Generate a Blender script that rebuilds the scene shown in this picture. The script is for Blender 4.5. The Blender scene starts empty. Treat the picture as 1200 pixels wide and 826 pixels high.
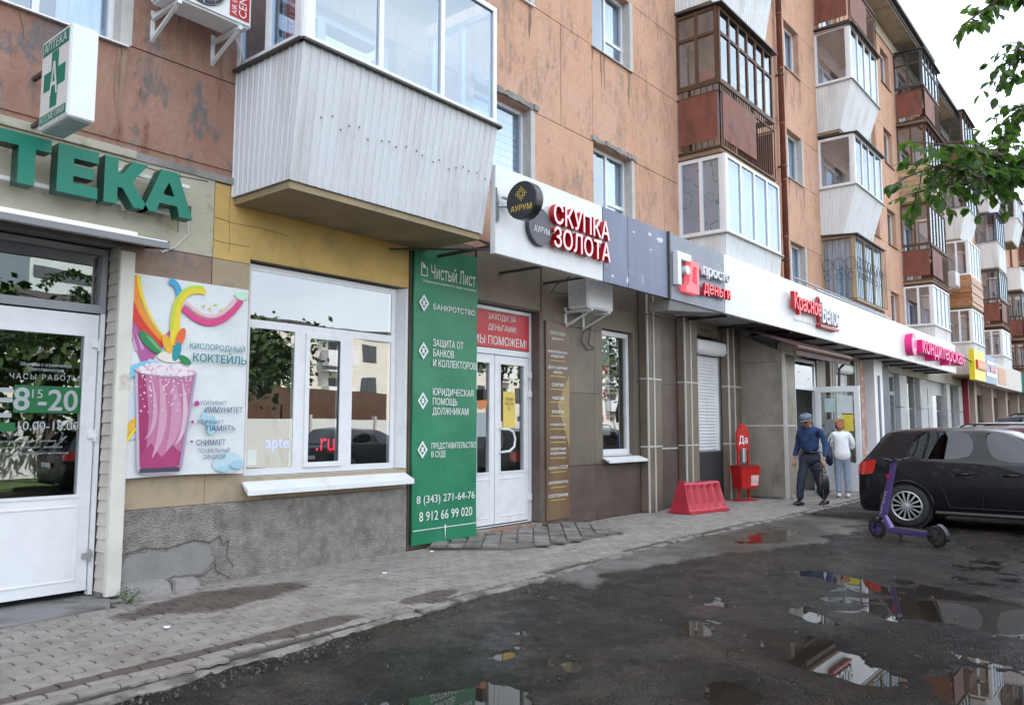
import bpy, bmesh, math, random
import numpy as np
from mathutils import Vector, Matrix, noise as mnoise
random.seed(7); rs = np.random.RandomState(7)
R = math.radians
S = bpy.context.scene
COL = S.collection

# ---------------------------------------------------------------- camera
cd = bpy.data.cameras.new('camera'); cam = bpy.data.objects.new('camera', cd); COL.objects.link(cam)
cd.lens = 28; cd.sensor_width = 36; cd.clip_end = 2000; cd.clip_start = 0.05
A, P = R(39.18), R(5.386)
cam.location = (0, -6.91, 1.42)
cam.rotation_euler = Vector((math.cos(A)*math.cos(P), math.sin(A)*math.cos(P), math.sin(P))).to_track_quat('-Z', 'Y').to_euler()
S.camera = cam

# ---------------------------------------------------------------- sky, sun, exposure
SUN_EL, SUN_AZ = R(50), R(62)      # azimuth from +X towards +Y: the sun stands behind the building
w = bpy.data.worlds.new('World'); S.world = w; w.use_nodes = True
nt = w.node_tree; nt.nodes.clear()
def N(t, **k):
    n = nt.nodes.new(t)
    for a, b in k.items(): setattr(n, a, b)
    return n
sky = N('ShaderNodeTexSky', sky_type='NISHITA'); sky.sun_disc = False
sky.sun_elevation = SUN_EL; sky.sun_rotation = math.pi/2 - SUN_AZ
sky.air_density = 1.0; sky.dust_density = 2.5; sky.ozone_density = 1.0
tc = N('ShaderNodeTexCoord'); nz = N('ShaderNodeTexNoise'); nz.inputs['Scale'].default_value = 2.2; nz.inputs['Detail'].default_value = 6
mpg = N('ShaderNodeMapping'); mpg.inputs['Scale'].default_value = (1, 1, 2.2)
rp = N('ShaderNodeMapRange'); rp.inputs['From Min'].default_value = .3; rp.inputs['From Max'].default_value = .62
rp.inputs['To Min'].default_value = .35; rp.inputs['To Max'].default_value = .85
mx = N('ShaderNodeMix', data_type='RGBA'); mx.inputs[7].default_value = (7.6, 8.1, 8.5, 1)
bg = N('ShaderNodeBackground'); bg.inputs['Strength'].default_value = 0.1
out = N('ShaderNodeOutputWorld')
L = nt.links.new
L(tc.outputs['Generated'], mpg.inputs['Vector']); L(mpg.outputs[0], nz.inputs['Vector']); L(nz.outputs[0], rp.inputs['Value'])
L(rp.outputs[0], mx.inputs[0]); L(sky.outputs[0], mx.inputs[6]); L(mx.outputs[2], bg.inputs['Color']); L(bg.outputs[0], out.inputs[0])
sl = bpy.data.lights.new('sun', 'SUN'); so = bpy.data.objects.new('sun', sl); COL.objects.link(so)
sl.energy = 3.0; sl.angle = R(0.53); sl.color = (1, .95, .87)
sd = Vector((math.cos(SUN_EL)*math.cos(SUN_AZ), math.cos(SUN_EL)*math.sin(SUN_AZ), math.sin(SUN_EL)))
so.rotation_euler = sd.to_track_quat('Z', 'Y').to_euler()
S.view_settings.view_transform = 'Standard'; S.view_settings.look = 'None'
S.view_settings.exposure = 1.95; S.view_settings.gamma = 1
S.cycles.max_bounces = 8; S.cycles.transparent_max_bounces = 12; S.cycles.caustics_reflective = False; S.cycles.caustics_refractive = False

# ---------------------------------------------------------------- materials
MT = {}
def mat(name, col, rough=.6, var=.12, scale=4, bump=.0, bscale=60, metal=0, col2=None, c2=(.5, .6), c2scale=1.5, streak=1, spec=.5, island=0, emit=0, coat=0, objc=False, stretch=None, voro=0, detail=6):
    """procedural surface: base colour with fine variation, optional second colour in blotches, optional bump"""
    if name in MT: return MT[name]
    m = bpy.data.materials.new(name); m.use_nodes = True; n = m.node_tree.nodes; l = m.node_tree.links.new
    b = n['Principled BSDF']; b.inputs['Roughness'].default_value = rough; b.inputs['Metallic'].default_value = metal
    b.inputs['Specular IOR Level'].default_value = spec; b.inputs['Coat Weight'].default_value = coat; b.inputs['Coat Roughness'].default_value = .03
    if objc: co = n.new('ShaderNodeTexCoord').outputs['Object']
    else: co = n.new('ShaderNodeNewGeometry').outputs['Position']
    def noi(sc, vec=co, det=detail):
        t = n.new('ShaderNodeTexNoise'); t.inputs['Scale'].default_value = sc; t.inputs['Detail'].default_value = det; t.inputs['Roughness'].default_value = .62
        l(vec, t.inputs['Vector']); return t.outputs[0]
    mp = n.new('ShaderNodeMapping'); mp.inputs['Scale'].default_value = stretch or (1, 1, 1/streak); l(co, mp.inputs['Vector']); sco = mp.outputs[0]
    f = noi(scale, sco)
    mr = n.new('ShaderNodeMapRange'); mr.inputs['From Min'].default_value = .25; mr.inputs['From Max'].default_value = .75
    mr.inputs['To Min'].default_value = 1-var; mr.inputs['To Max'].default_value = 1+var; l(f, mr.inputs['Value'])
    mul = n.new('ShaderNodeMix'); mul.data_type = 'RGBA'; mul.blend_type = 'MULTIPLY'; mul.inputs[0].default_value = 1
    mul.inputs[6].default_value = (*col, 1); cur = mul.outputs[2]
    l(mr.outputs[0], mul.inputs[7])
    if col2:
        g = noi(c2scale, sco)
        r2 = n.new('ShaderNodeMapRange'); r2.inputs['From Min'].default_value = c2[0]; r2.inputs['From Max'].default_value = c2[1]; l(g, r2.inputs['Value'])
        m2 = n.new('ShaderNodeMix'); m2.data_type = 'RGBA'; m2.inputs[7].default_value = (*col2, 1); l(cur, m2.inputs[6]); l(r2.outputs[0], m2.inputs[0]); cur = m2.outputs[2]
    if island:
        gi = n.new('ShaderNodeNewGeometry'); oi = n.new('ShaderNodeObjectInfo')
        ad = n.new('ShaderNodeMath'); ad.operation = 'ADD'; l(gi.outputs['Random Per Island'], ad.inputs[0]); l(oi.outputs['Random'], ad.inputs[1])
        fr = n.new('ShaderNodeMath'); fr.operation = 'FRACT'; l(ad.outputs[0], fr.inputs[0])
        r3 = n.new('ShaderNodeMapRange'); r3.inputs['To Min'].default_value = 1-island; r3.inputs['To Max'].default_value = 1+island; l(fr.outputs[0], r3.inputs['Value'])
        m3 = n.new('ShaderNodeMix'); m3.data_type = 'RGBA'; m3.blend_type = 'MULTIPLY'; m3.inputs[0].default_value = 1; l(cur, m3.inputs[6]); l(r3.outputs[0], m3.inputs[7]); cur = m3.outputs[2]
    l(cur, b.inputs['Base Color'])
    rr = n.new('ShaderNodeMapRange'); rr.inputs['From Min'].default_value = .3; rr.inputs['From Max'].default_value = .7
    rr.inputs['To Min'].default_value = max(rough-.1, .02); rr.inputs['To Max'].default_value = min(rough+.1, 1); l(f, rr.inputs['Value'])
    if rough > .12: l(rr.outputs[0], b.inputs['Roughness'])
    if emit: l(cur, b.inputs['Emission Color']); b.inputs['Emission Strength'].default_value = emit
    if bump:
        bp = n.new('ShaderNodeBump'); bp.inputs['Strength'].default_value = min(1, bump); bp.inputs['Distance'].default_value = .02
        if voro:
            vv = n.new('ShaderNodeTexVoronoi'); vv.inputs['Scale'].default_value = bscale; l(co, vv.inputs['Vector']); l(vv.outputs['Distance'], bp.inputs['Height'])
        else: l(noi(bscale), bp.inputs['Height'])
        l(bp.outputs[0], b.inputs['Normal'])
    m['cur'] = 0; MT[name] = m; return m

def glass(name, tint=(.85, .9, .9), ior=1.9, wob=.02, rough=0.0, gc=(.96, .98, 1, 1)):
    m = bpy.data.materials.new(name); m.use_nodes = True; n = m.node_tree.nodes; l = m.node_tree.links.new
    n.remove(n['Principled BSDF']); o = n['Material Output']
    t = n.new('ShaderNodeBsdfTransparent'); t.inputs[0].default_value = (*tint, 1)
    g = n.new('ShaderNodeBsdfGlossy'); g.inputs['Roughness'].default_value = rough; g.inputs['Color'].default_value = gc
    f = n.new('ShaderNodeFresnel'); f.inputs[0].default_value = ior
    x = n.new('ShaderNodeMixShader'); bf_ = n.new('ShaderNodeNewGeometry'); sb_ = n.new('ShaderNodeMath'); sb_.operation = 'SUBTRACT'; sb_.inputs[0].default_value = 1; l(bf_.outputs['Backfacing'], sb_.inputs[1]); ml_ = n.new('ShaderNodeMath'); ml_.operation = 'MULTIPLY'; l(f.outputs[0], ml_.inputs[0]); l(sb_.outputs[0], ml_.inputs[1]); l(ml_.outputs[0], x.inputs[0]); l(t.outputs[0], x.inputs[1]); l(g.outputs[0], x.inputs[2]); l(x.outputs[0], o.inputs[0])
    nn = n.new('ShaderNodeTexNoise'); nn.inputs['Scale'].default_value = 1.3; nn.inputs['Detail'].default_value = 1
    ge = n.new('ShaderNodeNewGeometry'); l(ge.outputs['Position'], nn.inputs['Vector'])
    bp = n.new('ShaderNodeBump'); bp.inputs['Strength'].default_value = wob; bp.inputs['Distance'].default_value = .1
    l(nn.outputs[0], bp.inputs['Height']); l(bp.outputs[0], g.inputs['Normal'])
    MT[name] = m; return m

G = glass('window_glass', ior=3.4); GD = glass('car_glass', (.10, .11, .12), 1.7, 0); GU = glass('upper_glass', (.82, .90, .98), 3.4, .03, gc=(.80, .91, 1, 1))
white = mat('white_pvc', (.78, .79, .82), .35, .04, 8, col2=(.62, .62, .62), c2=(.55, .85), c2scale=3)
whitem = mat('white_metal', (.78, .79, .81), .4, .05, 3, col2=(.6, .58, .55), c2=(.58, .8), c2scale=2.5, streak=4)
corr = mat('corrugated_steel', (.64, .65, .69), .38, .08, 2.5, col2=(.44, .41, .38), c2=(.52, .8), c2scale=2.8, streak=6)
corrw = mat('corrugated_white', (.72, .73, .75), .45, .06, 2.5, col2=(.48, .45, .41), c2=(.52, .8), c2scale=2.6, streak=6)
signw = mat('sign_white', (.74, .75, .77), .3, .04, 1.5, col2=(.58, .57, .55), c2=(.5, .85), c2scale=.9, streak=4)
signg = mat('sign_grey', (.115, .135, .225), .35, .16, 2, col2=(.22, .245, .34), c2=(.48, .75), c2scale=2.5, streak=6)
signg2 = mat('sign_grey_plain', (.16, .175, .235), .3, .05, 2)
darkm = mat('dark_metal', (.06, .055, .055), .5, .2, 9)
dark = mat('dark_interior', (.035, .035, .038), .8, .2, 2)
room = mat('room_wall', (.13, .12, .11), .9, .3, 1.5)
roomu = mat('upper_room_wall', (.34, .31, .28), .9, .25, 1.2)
curt = mat('curtain', (.72, .72, .72), .8, .25, 6, stretch=(9, 9, .3))
curtb = mat('blue_curtain', (.45, .55, .65), .8, .25, 6, stretch=(9, 9, .3))
blind = mat('blind', (.62, .64, .66), .7, .1, 3)
rust = mat('rusty_red_paint', (.20, .065, .043), .65, .3, 5, .25, 60, col2=(.10, .045, .03), c2=(.5, .68), c2scale=3.5, streak=2)
brown = mat('brown_wood', (.095, .042, .022), .6, .35, 7, .2, 60, streak=5)
plank = mat('varnished_plank', (.36, .16, .065), .45, .3, 4, .1, 40, island=.2, stretch=(1, 1, 9))
wcream = mat('weathered_cream_plank', (.42, .30, .18), .6, .3, 4, .1, 40, island=.2)
conc = mat('concrete', (.30, .285, .27), .85, .25, 2.5, .35, 50, col2=(.2, .19, .18), c2=(.5, .65))
slabm = mat('slab_underside', (.33, .26, .16), .85, .2, 1.6, .2, 40, col2=(.24, .19, .13), c2=(.5, .68))
yellow = mat('yellow_plaster', (.62, .42, .15), .88, .2, 2.2, .3, 45, col2=(.46, .33, .17), c2=(.56, .68), c2scale=2.3)
cream = mat('cream_plaster', (.50, .46, .37), .85, .15, 3, .35, 40, col2=(.33, .28, .20), c2=(.55, .66), c2scale=3)
stucco = mat('pebble_stucco', (.31, .285, .26), .92, .3, 16, .9, 70, col2=(.17, .155, .145), c2=(.45, .7), c2scale=5, voro=1)
smoothc = mat('patched_cement', (.24, .23, .225), .85, .18, 5, .3, 30)
gran = mat('cladding_stone', (.175, .138, .102), .5, .24, 3, .15, 60, col2=(.115, .09, .07), c2=(.45, .7), c2scale=1.4, island=.13, streak=1.6)
grand = mat('cladding_stone_dark', (.098, .068, .056), .5, .18, 3, .12, 60, col2=(.13, .105, .095), c2=(.45, .7), c2scale=1.4, island=.1)
granw = mat('vestibule_stone', (.27, .235, .195), .55, .2, 2.5, .12, 50, col2=(.15, .13, .11), c2=(.48, .68), c2scale=1.6, streak=1.5)
trim = mat('pale_trim', (.55, .53, .5), .5, .1, 6)
greym = mat('grey_panel', (.40, .41, .42), .5, .1, 2, col2=(.30, .30, .31), c2=(.5, .7))
blued = mat('blue_grey_panel', (.10, .115, .155), .5, .1, 2)
red = mat('red_plastic', (.50, .02, .018), .35, .08, 5)
pinkred = mat('faded_red_plastic', (.46, .03, .055), .5, .22, 6, .1, 50, col2=(.45, .05, .06), c2=(.5, .7), objc=True)
redl = mat('red_letter_side', (.42, .012, .02), .35, .05)
redf = mat('lit_red_face', (.75, .10, .12), .4, .04, emit=.25)
pinkf = mat('pale_pink_face', (.95, .50, .52), .4, .03, emit=.15)
pink = mat('magenta_letter', (.75, .02, .22), .35, .06)
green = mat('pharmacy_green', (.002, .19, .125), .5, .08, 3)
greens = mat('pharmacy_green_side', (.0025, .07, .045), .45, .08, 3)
bang = mat('banner_green', (.018, .20, .10), .42, .12, 1.2, .6, 3.2, col2=(.03, .27, .14), c2=(.5, .8), c2scale=.7)
ink = mat('white_print', (.78, .8, .8), .5, .02)
black = mat('black_plastic', (.018, .018, .02), .4, .1)
rubber = mat('rubber', (.025, .025, .027), .75, .2, 20)
gold = mat('gold_print', (.62, .47, .08), .4, .05)
alu = mat('aluminium', (.55, .56, .58), .35, .08, metal=.8)
wire = mat('cable', (.6, .6, .58), .5, .1)

def plaster():
    m = bpy.data.materials.new('orange_facade_plaster'); m.use_nodes = True; n = m.node_tree.nodes; l = m.node_tree.links.new
    b = n['Principled BSDF']; b.inputs['Roughness'].default_value = .9; b.inputs['Specular IOR Level'].default_value = .25
    pos = n.new('ShaderNodeNewGeometry').outputs['Position']
    def mp(s):
        k = n.new('ShaderNodeMapping'); k.inputs['Scale'].default_value = s; l(pos, k.inputs['Vector']); return k.outputs[0]
    def noi(sc, v, d=8, r=.6):
        t = n.new('ShaderNodeTexNoise'); t.inputs['Scale'].default_value = sc; t.inputs['Detail'].default_value = d; t.inputs['Roughness'].default_value = r; l(v, t.inputs['Vector']); return t.outputs[0]
    def rng(v, a, b_, c=0, d=1):
        t = n.new('ShaderNodeMapRange'); t.inputs['From Min'].default_value = a; t.inputs['From Max'].default_value = b_; t.inputs['To Min'].default_value = c; t.inputs['To Max'].default_value = d; l(v, t.inputs['Value']); return t.outputs[0]
    def mix(f, a, c, bt='MIX'):
        t = n.new('ShaderNodeMix'); t.data_type = 'RGBA'; t.blend_type = bt
        for s_, v in ((0, f), (6, a), (7, c)):
            if isinstance(v, tuple): t.inputs[s_].default_value = (*v, 1)
            elif isinstance(v, (int, float)): t.inputs[s_].default_value = v
            else: l(v, t.inputs[s_])
        return t.outputs[2]
    def math_(op, a, c):
        t = n.new('ShaderNodeMath'); t.operation = op
        for s_, v in ((0, a), (1, c)):
            if isinstance(v, (int, float)): t.inputs[s_].default_value = v
            else: l(v, t.inputs[s_])
        return t.outputs[0]
    sx = n.new('ShaderNodeSeparateXYZ'); l(pos, sx.inputs[0]); X = sx.outputs[0]
    v0 = mp((1, 1, 1)); vs = mp((1, 1, .22)); vh = mp((1, 1, .55))
    base = mix(rng(noi(.7, v0), .35, .65), (.60, .37, .275), (.58, .33, .225))
    base = mix(rng(noi(2.4, vs), .5, .75, 0, .55), base, (.64, .45, .325))
    # old pinkish brown coat near the pharmacy, fading into the orange one
    old = mix(rng(noi(1.6, vh), .38, .62), (.29, .155, .12), (.37, .215, .165))
    old = mix(rng(noi(4.5, vs, 8, .7), .56, .64, 0, .8), old, (.17, .075, .05))
    old = mix(rng(noi(1.1, vh, 8, .7), .57, .60, 0, .85), old, (.15, .14, .145))
    fx = rng(math_('ADD', X, math_('MULTIPLY', noi(1.2, v0), 1.2)), 5.4, 6.4)
    cur = mix(fx, old, base)
    # worn patches where the paint has come off: grey-brown, ragged
    near = rng(X, 14, 40, 1, .4)
    worn = math_('MULTIPLY', rng(noi(1.35, vh, 10, .72), .495, .57), near)
    cur = mix(math_('MULTIPLY', worn, math_('MULTIPLY', rng(noi(12, vs, 8, .78), .44, .58), .9)), cur, (.36, .235, .18))
    worn2 = math_('MULTIPLY', rng(noi(2.6, vh, 10, .75), .575, .63), near)
    cur = mix(math_('MULTIPLY', worn2, .75), cur, (.30, .235, .20))
    drip = n.new('ShaderNodeMapping'); drip.inputs['Scale'].default_value = (5, 5, .16); l(pos, drip.inputs['Vector'])
    cur = mix(rng(noi(1.6, drip.outputs[0], 5, .6), .56, .72, 0, .5), cur, (.36, .24, .185))
    cur = mix(1, cur, rng(noi(26, v0), .3, .7, .9, 1.08), 'MULTIPLY')
    l(cur, b.inputs['Base Color'])
    bp = n.new('ShaderNodeBump'); bp.inputs['Strength'].default_value = .45; bp.inputs['Distance'].default_value = .015
    l(math_('SUBTRACT', noi(22, v0), math_('MULTIPLY', worn, .5)), bp.inputs['Height']); l(bp.outputs[0], b.inputs['Normal'])
    return m
plast = plaster()

# ---------------------------------------------------------------- mesh helpers
class M:
    def __init__(s, xf=None): s.v = []; s.f = []; s.xf = xf
    def add(s, vs, fs):
        o = len(s.v)
        if s.xf: vs = [s.xf(*p) for p in vs]
        s.v += [tuple(p) for p in vs]; s.f += [tuple(i+o for i in f) for f in fs]; return s
    def box(s, x0, x1, y0, y1, z0, z1):
        return s.add([(x, y, z) for x in (x0, x1) for y in (y0, y1) for z in (z0, z1)],
                     [(0, 1, 3, 2), (4, 6, 7, 5), (0, 4, 5, 1), (2, 3, 7, 6), (0, 2, 6, 4), (1, 5, 7, 3)])
    def hexa(s, b, t):            # 4 bottom corners, 4 top corners
        return s.add(list(b)+list(t), [(0, 3, 2, 1), (4, 5, 6, 7), (0, 1, 5, 4), (1, 2, 6, 5), (2, 3, 7, 6), (3, 0, 4, 7)])
    def prism(s, poly, axis, a, b):   # polygon in the two other axes, extruded along axis
        def p3(p, c): return {0: (c, p[0], p[1]), 1: (p[0], c, p[1]), 2: (p[0], p[1], c)}[axis]
        k = len(poly)
        return s.add([p3(p, a) for p in poly]+[p3(p, b) for p in poly],
                     [tuple(range(k))[::-1], tuple(range(k, 2*k))]+[(i, (i+1) % k, (i+1) % k+k, i+k) for i in range(k)])
    def tube(s, pts, r, n=8, caps=True):
        pts = [Vector(p) for p in pts]; rr = r if isinstance(r, (list, tuple)) else [r]*len(pts)
        rings = []; t0 = (pts[1]-pts[0]).normalized(); up = Vector((0, 0, 1)) if abs(t0.z) < .9 else Vector((1, 0, 0))
        a = t0.cross(up).normalized()
        for i, p in enumerate(pts):
            t = (pts[min(i+1, len(pts)-1)]-pts[max(i-1, 0)]).normalized()
            a = (a-t*a.dot(t)).normalized(); b = t.cross(a)
            rings.append([p+(a*math.cos(2*math.pi*k/n)+b*math.sin(2*math.pi*k/n))*rr[i] for k in range(n)])
        vs = [q for g in rings for q in g]; fs = []
        for i in range(len(pts)-1):
            for k in range(n): fs.append((i*n+k, i*n+(k+1) % n, (i+1)*n+(k+1) % n, (i+1)*n+k))
        if caps: fs += [tuple(range(n))[::-1], tuple((len(pts)-1)*n+k for k in range(n))]
        return s.add(vs, fs)
    def lathe(s, prof, c, axis='z', n=24, caps=True):   # prof: (radius, height)
        vs = []
        for r, h in prof:
            for k in range(n):
                a = 2*math.pi*k/n; p = (r*math.cos(a), r*math.sin(a))
                vs.append({'z': (c[0]+p[0], c[1]+p[1], c[2]+h), 'x': (c[0]+h, c[1]+p[0], c[2]+p[1]), 'y': (c[0]+p[0], c[1]+h, c[2]+p[1])}[axis])
        fs = [(i*n+k, i*n+(k+1) % n, (i+1)*n+(k+1) % n, (i+1)*n+k) for i in range(len(prof)-1) for k in range(n)]
        if caps and prof[0][0] > 1e-4: fs.append(tuple(range(n))[::-1])
        if caps and prof[-1][0] > 1e-4: fs.append(tuple((len(prof)-1)*n+k for k in range(n)))
        return s.add(vs, fs)
    def quad(s, a, b, c, d): return s.add([a, b, c, d], [(0, 1, 2, 3)])

def mesh_of(name, m, mt, bevel=0, smooth=False):
    me = bpy.data.meshes.new(name); me.from_pydata(m.v, [], m.f)
    bm = bmesh.new(); bm.from_mesh(me)
    if len(m.f) < 60000: bmesh.ops.recalc_face_normals(bm, faces=bm.faces)
    if bevel:
        bmesh.ops.bevel(bm, geom=[e for e in bm.edges if len(e.link_faces) == 2 and e.calc_face_angle(0) > .5], offset=bevel, segments=2, affect='EDGES', clamp_overlap=True)
    bm.to_mesh(me); bm.free()
    if smooth:
        for p in me.polygons: p.use_smooth = True
    if mt: me.materials.append(mt)
    return me
def tag(o, label=None, cat=None, group=None, kind=None):
    if label: o['label'] = label
    if cat: o['category'] = cat
    if group: o['group'] = group
    if kind: o['kind'] = kind
    return o
def wl(o):
    v = Vector(o.location)
    while o.parent: o = o.parent; v = v+Vector(o.location)
    return v
def islands(m):
    par = list(range(len(m.v)))
    def fd(a):
        while par[a] != a: par[a] = par[par[a]]; a = par[a]
        return a
    for f in m.f:
        for a in f[1:]: par[fd(a)] = fd(f[0])
    gr = {}
    for f in m.f: gr.setdefault(fd(f[0]), []).append(f)
    out = []
    for fs in gr.values():
        k = M(); rm = {}
        for f in fs:
            for a in f:
                if a not in rm: rm[a] = len(k.v); k.v.append(m.v[a])
            k.f.append(tuple(rm[a] for a in f))
        out.append(k)
    return out
def obj(name, m, mt=None, parent=None, **kw):
    if name in ('whitewashed_reveal', 'green_band', 'inner_wall', 'blob', 'bracket', 'splash', 'corner_tint', 'straw', 'peeled_spot', 'bullet') and isinstance(m, M):
        for k in islands(m): o = obj1(name, k, mt, parent, **kw)
        return o
    return obj1(name, m, mt, parent, **kw)
def obj1(name, m, mt=None, parent=None, label=None, cat=None, group=None, kind=None, bevel=0, smooth=False, loc=None):
    if isinstance(m, M):
        off = wl(parent) if parent else (Vector(loc) if loc is not None else Vector((0, 0, 0)))
        if off.length > 0: m.v = [(p[0]-off.x, p[1]-off.y, p[2]-off.z) for p in m.v]
        me = mesh_of(name, m, mt, bevel, smooth)
    else: me = m
    o = bpy.data.objects.new(name, me); COL.objects.link(o)
    if parent: o.parent = parent
    elif loc is not None: o.location = loc
    return tag(o, label, cat, group, kind)
def empty(name, loc, label, cat, group=None):
    o = bpy.data.objects.new(name, None); COL.objects.link(o); o.location = loc; o.empty_display_size = .2
    return tag(o, label, cat, group)
def copy_tree(o, parent=None):
    c = o.copy(); COL.objects.link(c); c.parent = parent
    for ch in o.children: copy_tree(ch, c)
    return c
def frame_xf(P_, Q_):      # local x runs from P to Q, local y points outward (to the right of P->Q), z up
    P_ = Vector(P_); d = (Vector(Q_)-P_).normalized(); n = Vector((d.y, -d.x))
    return lambda x, y, z: (P_.x+d.x*x+n.x*y, P_.y+d.y*x+n.y*y, z)

# text, as meshes; placed on a plane by origin, direction of reading and normal
from mathutils.geometry import delaunay_2d_cdt
def glyph_mesh(body, align, space, lead, depth, offset):
    """outlines of the built-in font, filled by non-zero winding (its own filler breaks on overlapping contours)"""
    cu = bpy.data.curves.new('t', 'FONT'); cu.body = body; cu.size = 1; cu.fill_mode = 'NONE'
    cu.resolution_u = 3; cu.align_x = align; cu.space_character = space; cu.space_line = lead
    to = bpy.data.objects.new('t', cu); COL.objects.link(to)
    dg = bpy.context.evaluated_depsgraph_get(); me = bpy.data.meshes.new_from_object(to.evaluated_get(dg))
    bpy.data.objects.remove(to); bpy.data.curves.remove(cu)
    co = np.zeros(len(me.vertices)*3); me.vertices.foreach_get('co', co); co = co.reshape(-1, 3)
    ed = np.zeros(len(me.edges)*2, int); me.edges.foreach_get('vertices', ed); ed = ed.reshape(-1, 2); bpy.data.meshes.remove(me)
    # put every loop in order so that its edges all run the same way round
    nb = {}
    for a, b in ed.tolist(): nb.setdefault(a, []).append(b); nb.setdefault(b, []).append(a)
    seen = set(); dirs = []; loops = []
    for st_ in sorted(nb):
        if st_ in seen: continue
        lp = [st_]; seen.add(st_); cur = st_
        while True:
            nx_ = [q_ for q_ in sorted(nb[cur]) if q_ not in seen]
            if not nx_: break
            cur = min(nx_, key=lambda q_: abs(q_-cur)); seen.add(cur); lp.append(cur)
        if len(lp) > 2: loops.append(lp); dirs += list(zip(lp, lp[1:]+lp[:1]))
    pts = [Vector((float(p[0]), float(p[1]))) for p in co]
    r_ = delaunay_2d_cdt(pts, dirs, [], 0, 1e-6)
    V2 = np.array([(v.x, v.y) for v in r_[0]]); T_ = [t for t in r_[2] if len(t) == 3]; cen = V2[np.array(T_)].mean(1)
    A_ = co[[d[0] for d in dirs], :2]; B_ = co[[d[1] for d in dirs], :2]
    px_, py_ = cen[:, 0:1], cen[:, 1:2]; ya, yb = A_[None, :, 1], B_[None, :, 1]
    up = (ya <= py_) & (yb > py_); dn = (yb <= py_) & (ya > py_)
    isl = (B_[None, :, 0]-A_[None, :, 0])*(py_-ya)-(px_-A_[None, :, 0])*(yb-ya)
    wn_ = (up & (isl > 0)).sum(1)-(dn & (isl < 0)).sum(1)
    F_ = [tuple(t) for t, k_ in zip(T_, wn_) if k_ != 0]; nV = len(V2)
    vs = np.concatenate([V2, np.zeros((nV, 1))], 1)
    if depth:
        base = len(co); vs = np.concatenate([vs+[0, 0, .5], np.concatenate([co[:, :2], np.full((base, 1), -.5)], 1), np.concatenate([co[:, :2], np.full((base, 1), .5)], 1)])
        F_ += [(nV+a, nV+b, nV+base+b, nV+base+a) for a, b in dirs]
    return vs, F_
def txt(body, x0, x1, z0, z1, y, mt, parent, depth=0, bold=0, xf=None, name='lettering', fit=True, side=None, label=None, align='CENTER', space=1, lead=1):
    """lettering facing -Y inside the box x0..x1, z0..z1, front face at y-depth; xf maps (x, y, z) to another wall"""
    co, faces = glyph_mesh(body, align, space, lead, depth, 0)
    mn, mxx = co.min(0), co.max(0)
    sx = (x1-x0)/(mxx[0]-mn[0]); sz = (z1-z0)/(mxx[1]-mn[1])
    if not fit: sx = sz = min(sx, sz)
    cx = (x0+x1)/2; cz = (z0+z1)/2
    X = (co[:, 0]-(mn[0]+mxx[0])/2)*sx+cx; Z = (co[:, 1]-(mn[1]+mxx[1])/2)*sz+cz; Yv = y-(co[:, 2]+.5)*depth if depth else np.full(len(X), y)
    m = M(xf)
    passes = [(0, 0)] if not bold else [(0, 0), (bold*.8, 0), (-bold*.8, 0)] if bold <= .012 else [(0, 0), (bold*.7, 0), (-bold*.7, 0), (bold*.35, bold*.5), (-bold*.35, -bold*.5)]
    for i, (a, c) in enumerate(passes):
        m.add(list(zip((X+a*sz).tolist(), (Yv-i*.0006).tolist(), (Z+c*sz).tolist())), faces)
    if side and depth:
        # front faces get the face colour, the rest the side colour
        off = wl(parent); m.v = [(p[0]-off.x, p[1]-off.y, p[2]-off.z) for p in m.v]
        mm = bpy.data.meshes.new(name); mm.from_pydata(m.v, [], m.f); mm.materials.append(side); mm.materials.append(mt)
        for p in mm.polygons:
            if abs(p.normal.y) > .9 and abs(p.center.y+off.y-(y-depth)) < .25*depth: p.material_index = 1
        o = bpy.data.objects.new(name, mm); COL.objects.link(o); o.parent = parent
        return tag(o, label)
    return obj(name, m, mt, parent, label=label)

# ================================================================ GROUND
def vnoise(x, y, seed=0):
    xi = np.floor(x).astype(int); yi = np.floor(y).astype(int); fx = x-xi; fy = y-yi
    fx = fx*fx*(3-2*fx); fy = fy*fy*(3-2*fy)
    def h(a, b):
        k = (a*374761393+b*668265263+seed*974711) & 0x7fffffff; k = ((k ^ (k >> 13))*1274126177) & 0x7fffffff
        return ((k ^ (k >> 16)) & 0xffff)/65535.
    return (h(xi, yi)*(1-fx)+h(xi+1, yi)*fx)*(1-fy)+(h(xi, yi+1)*(1-fx)+h(xi+1, yi+1)*fx)*fy
def fbm(x, y, o=4, seed=0):
    s = 0; a = .5
    for i in range(o): s = s+a*vnoise(x*2**i, y*2**i, seed+i); a *= .5
    return s
KX = [-6, 1, 2.3, 5.1, 8.9, 14, 30, 90]; KY = [-2.95, -2.58, -2.46, -2.30, -2.03, -2.15, -2.2, -2.2]
def kerb(x): return float(np.interp(x, KX, KY))

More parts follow.
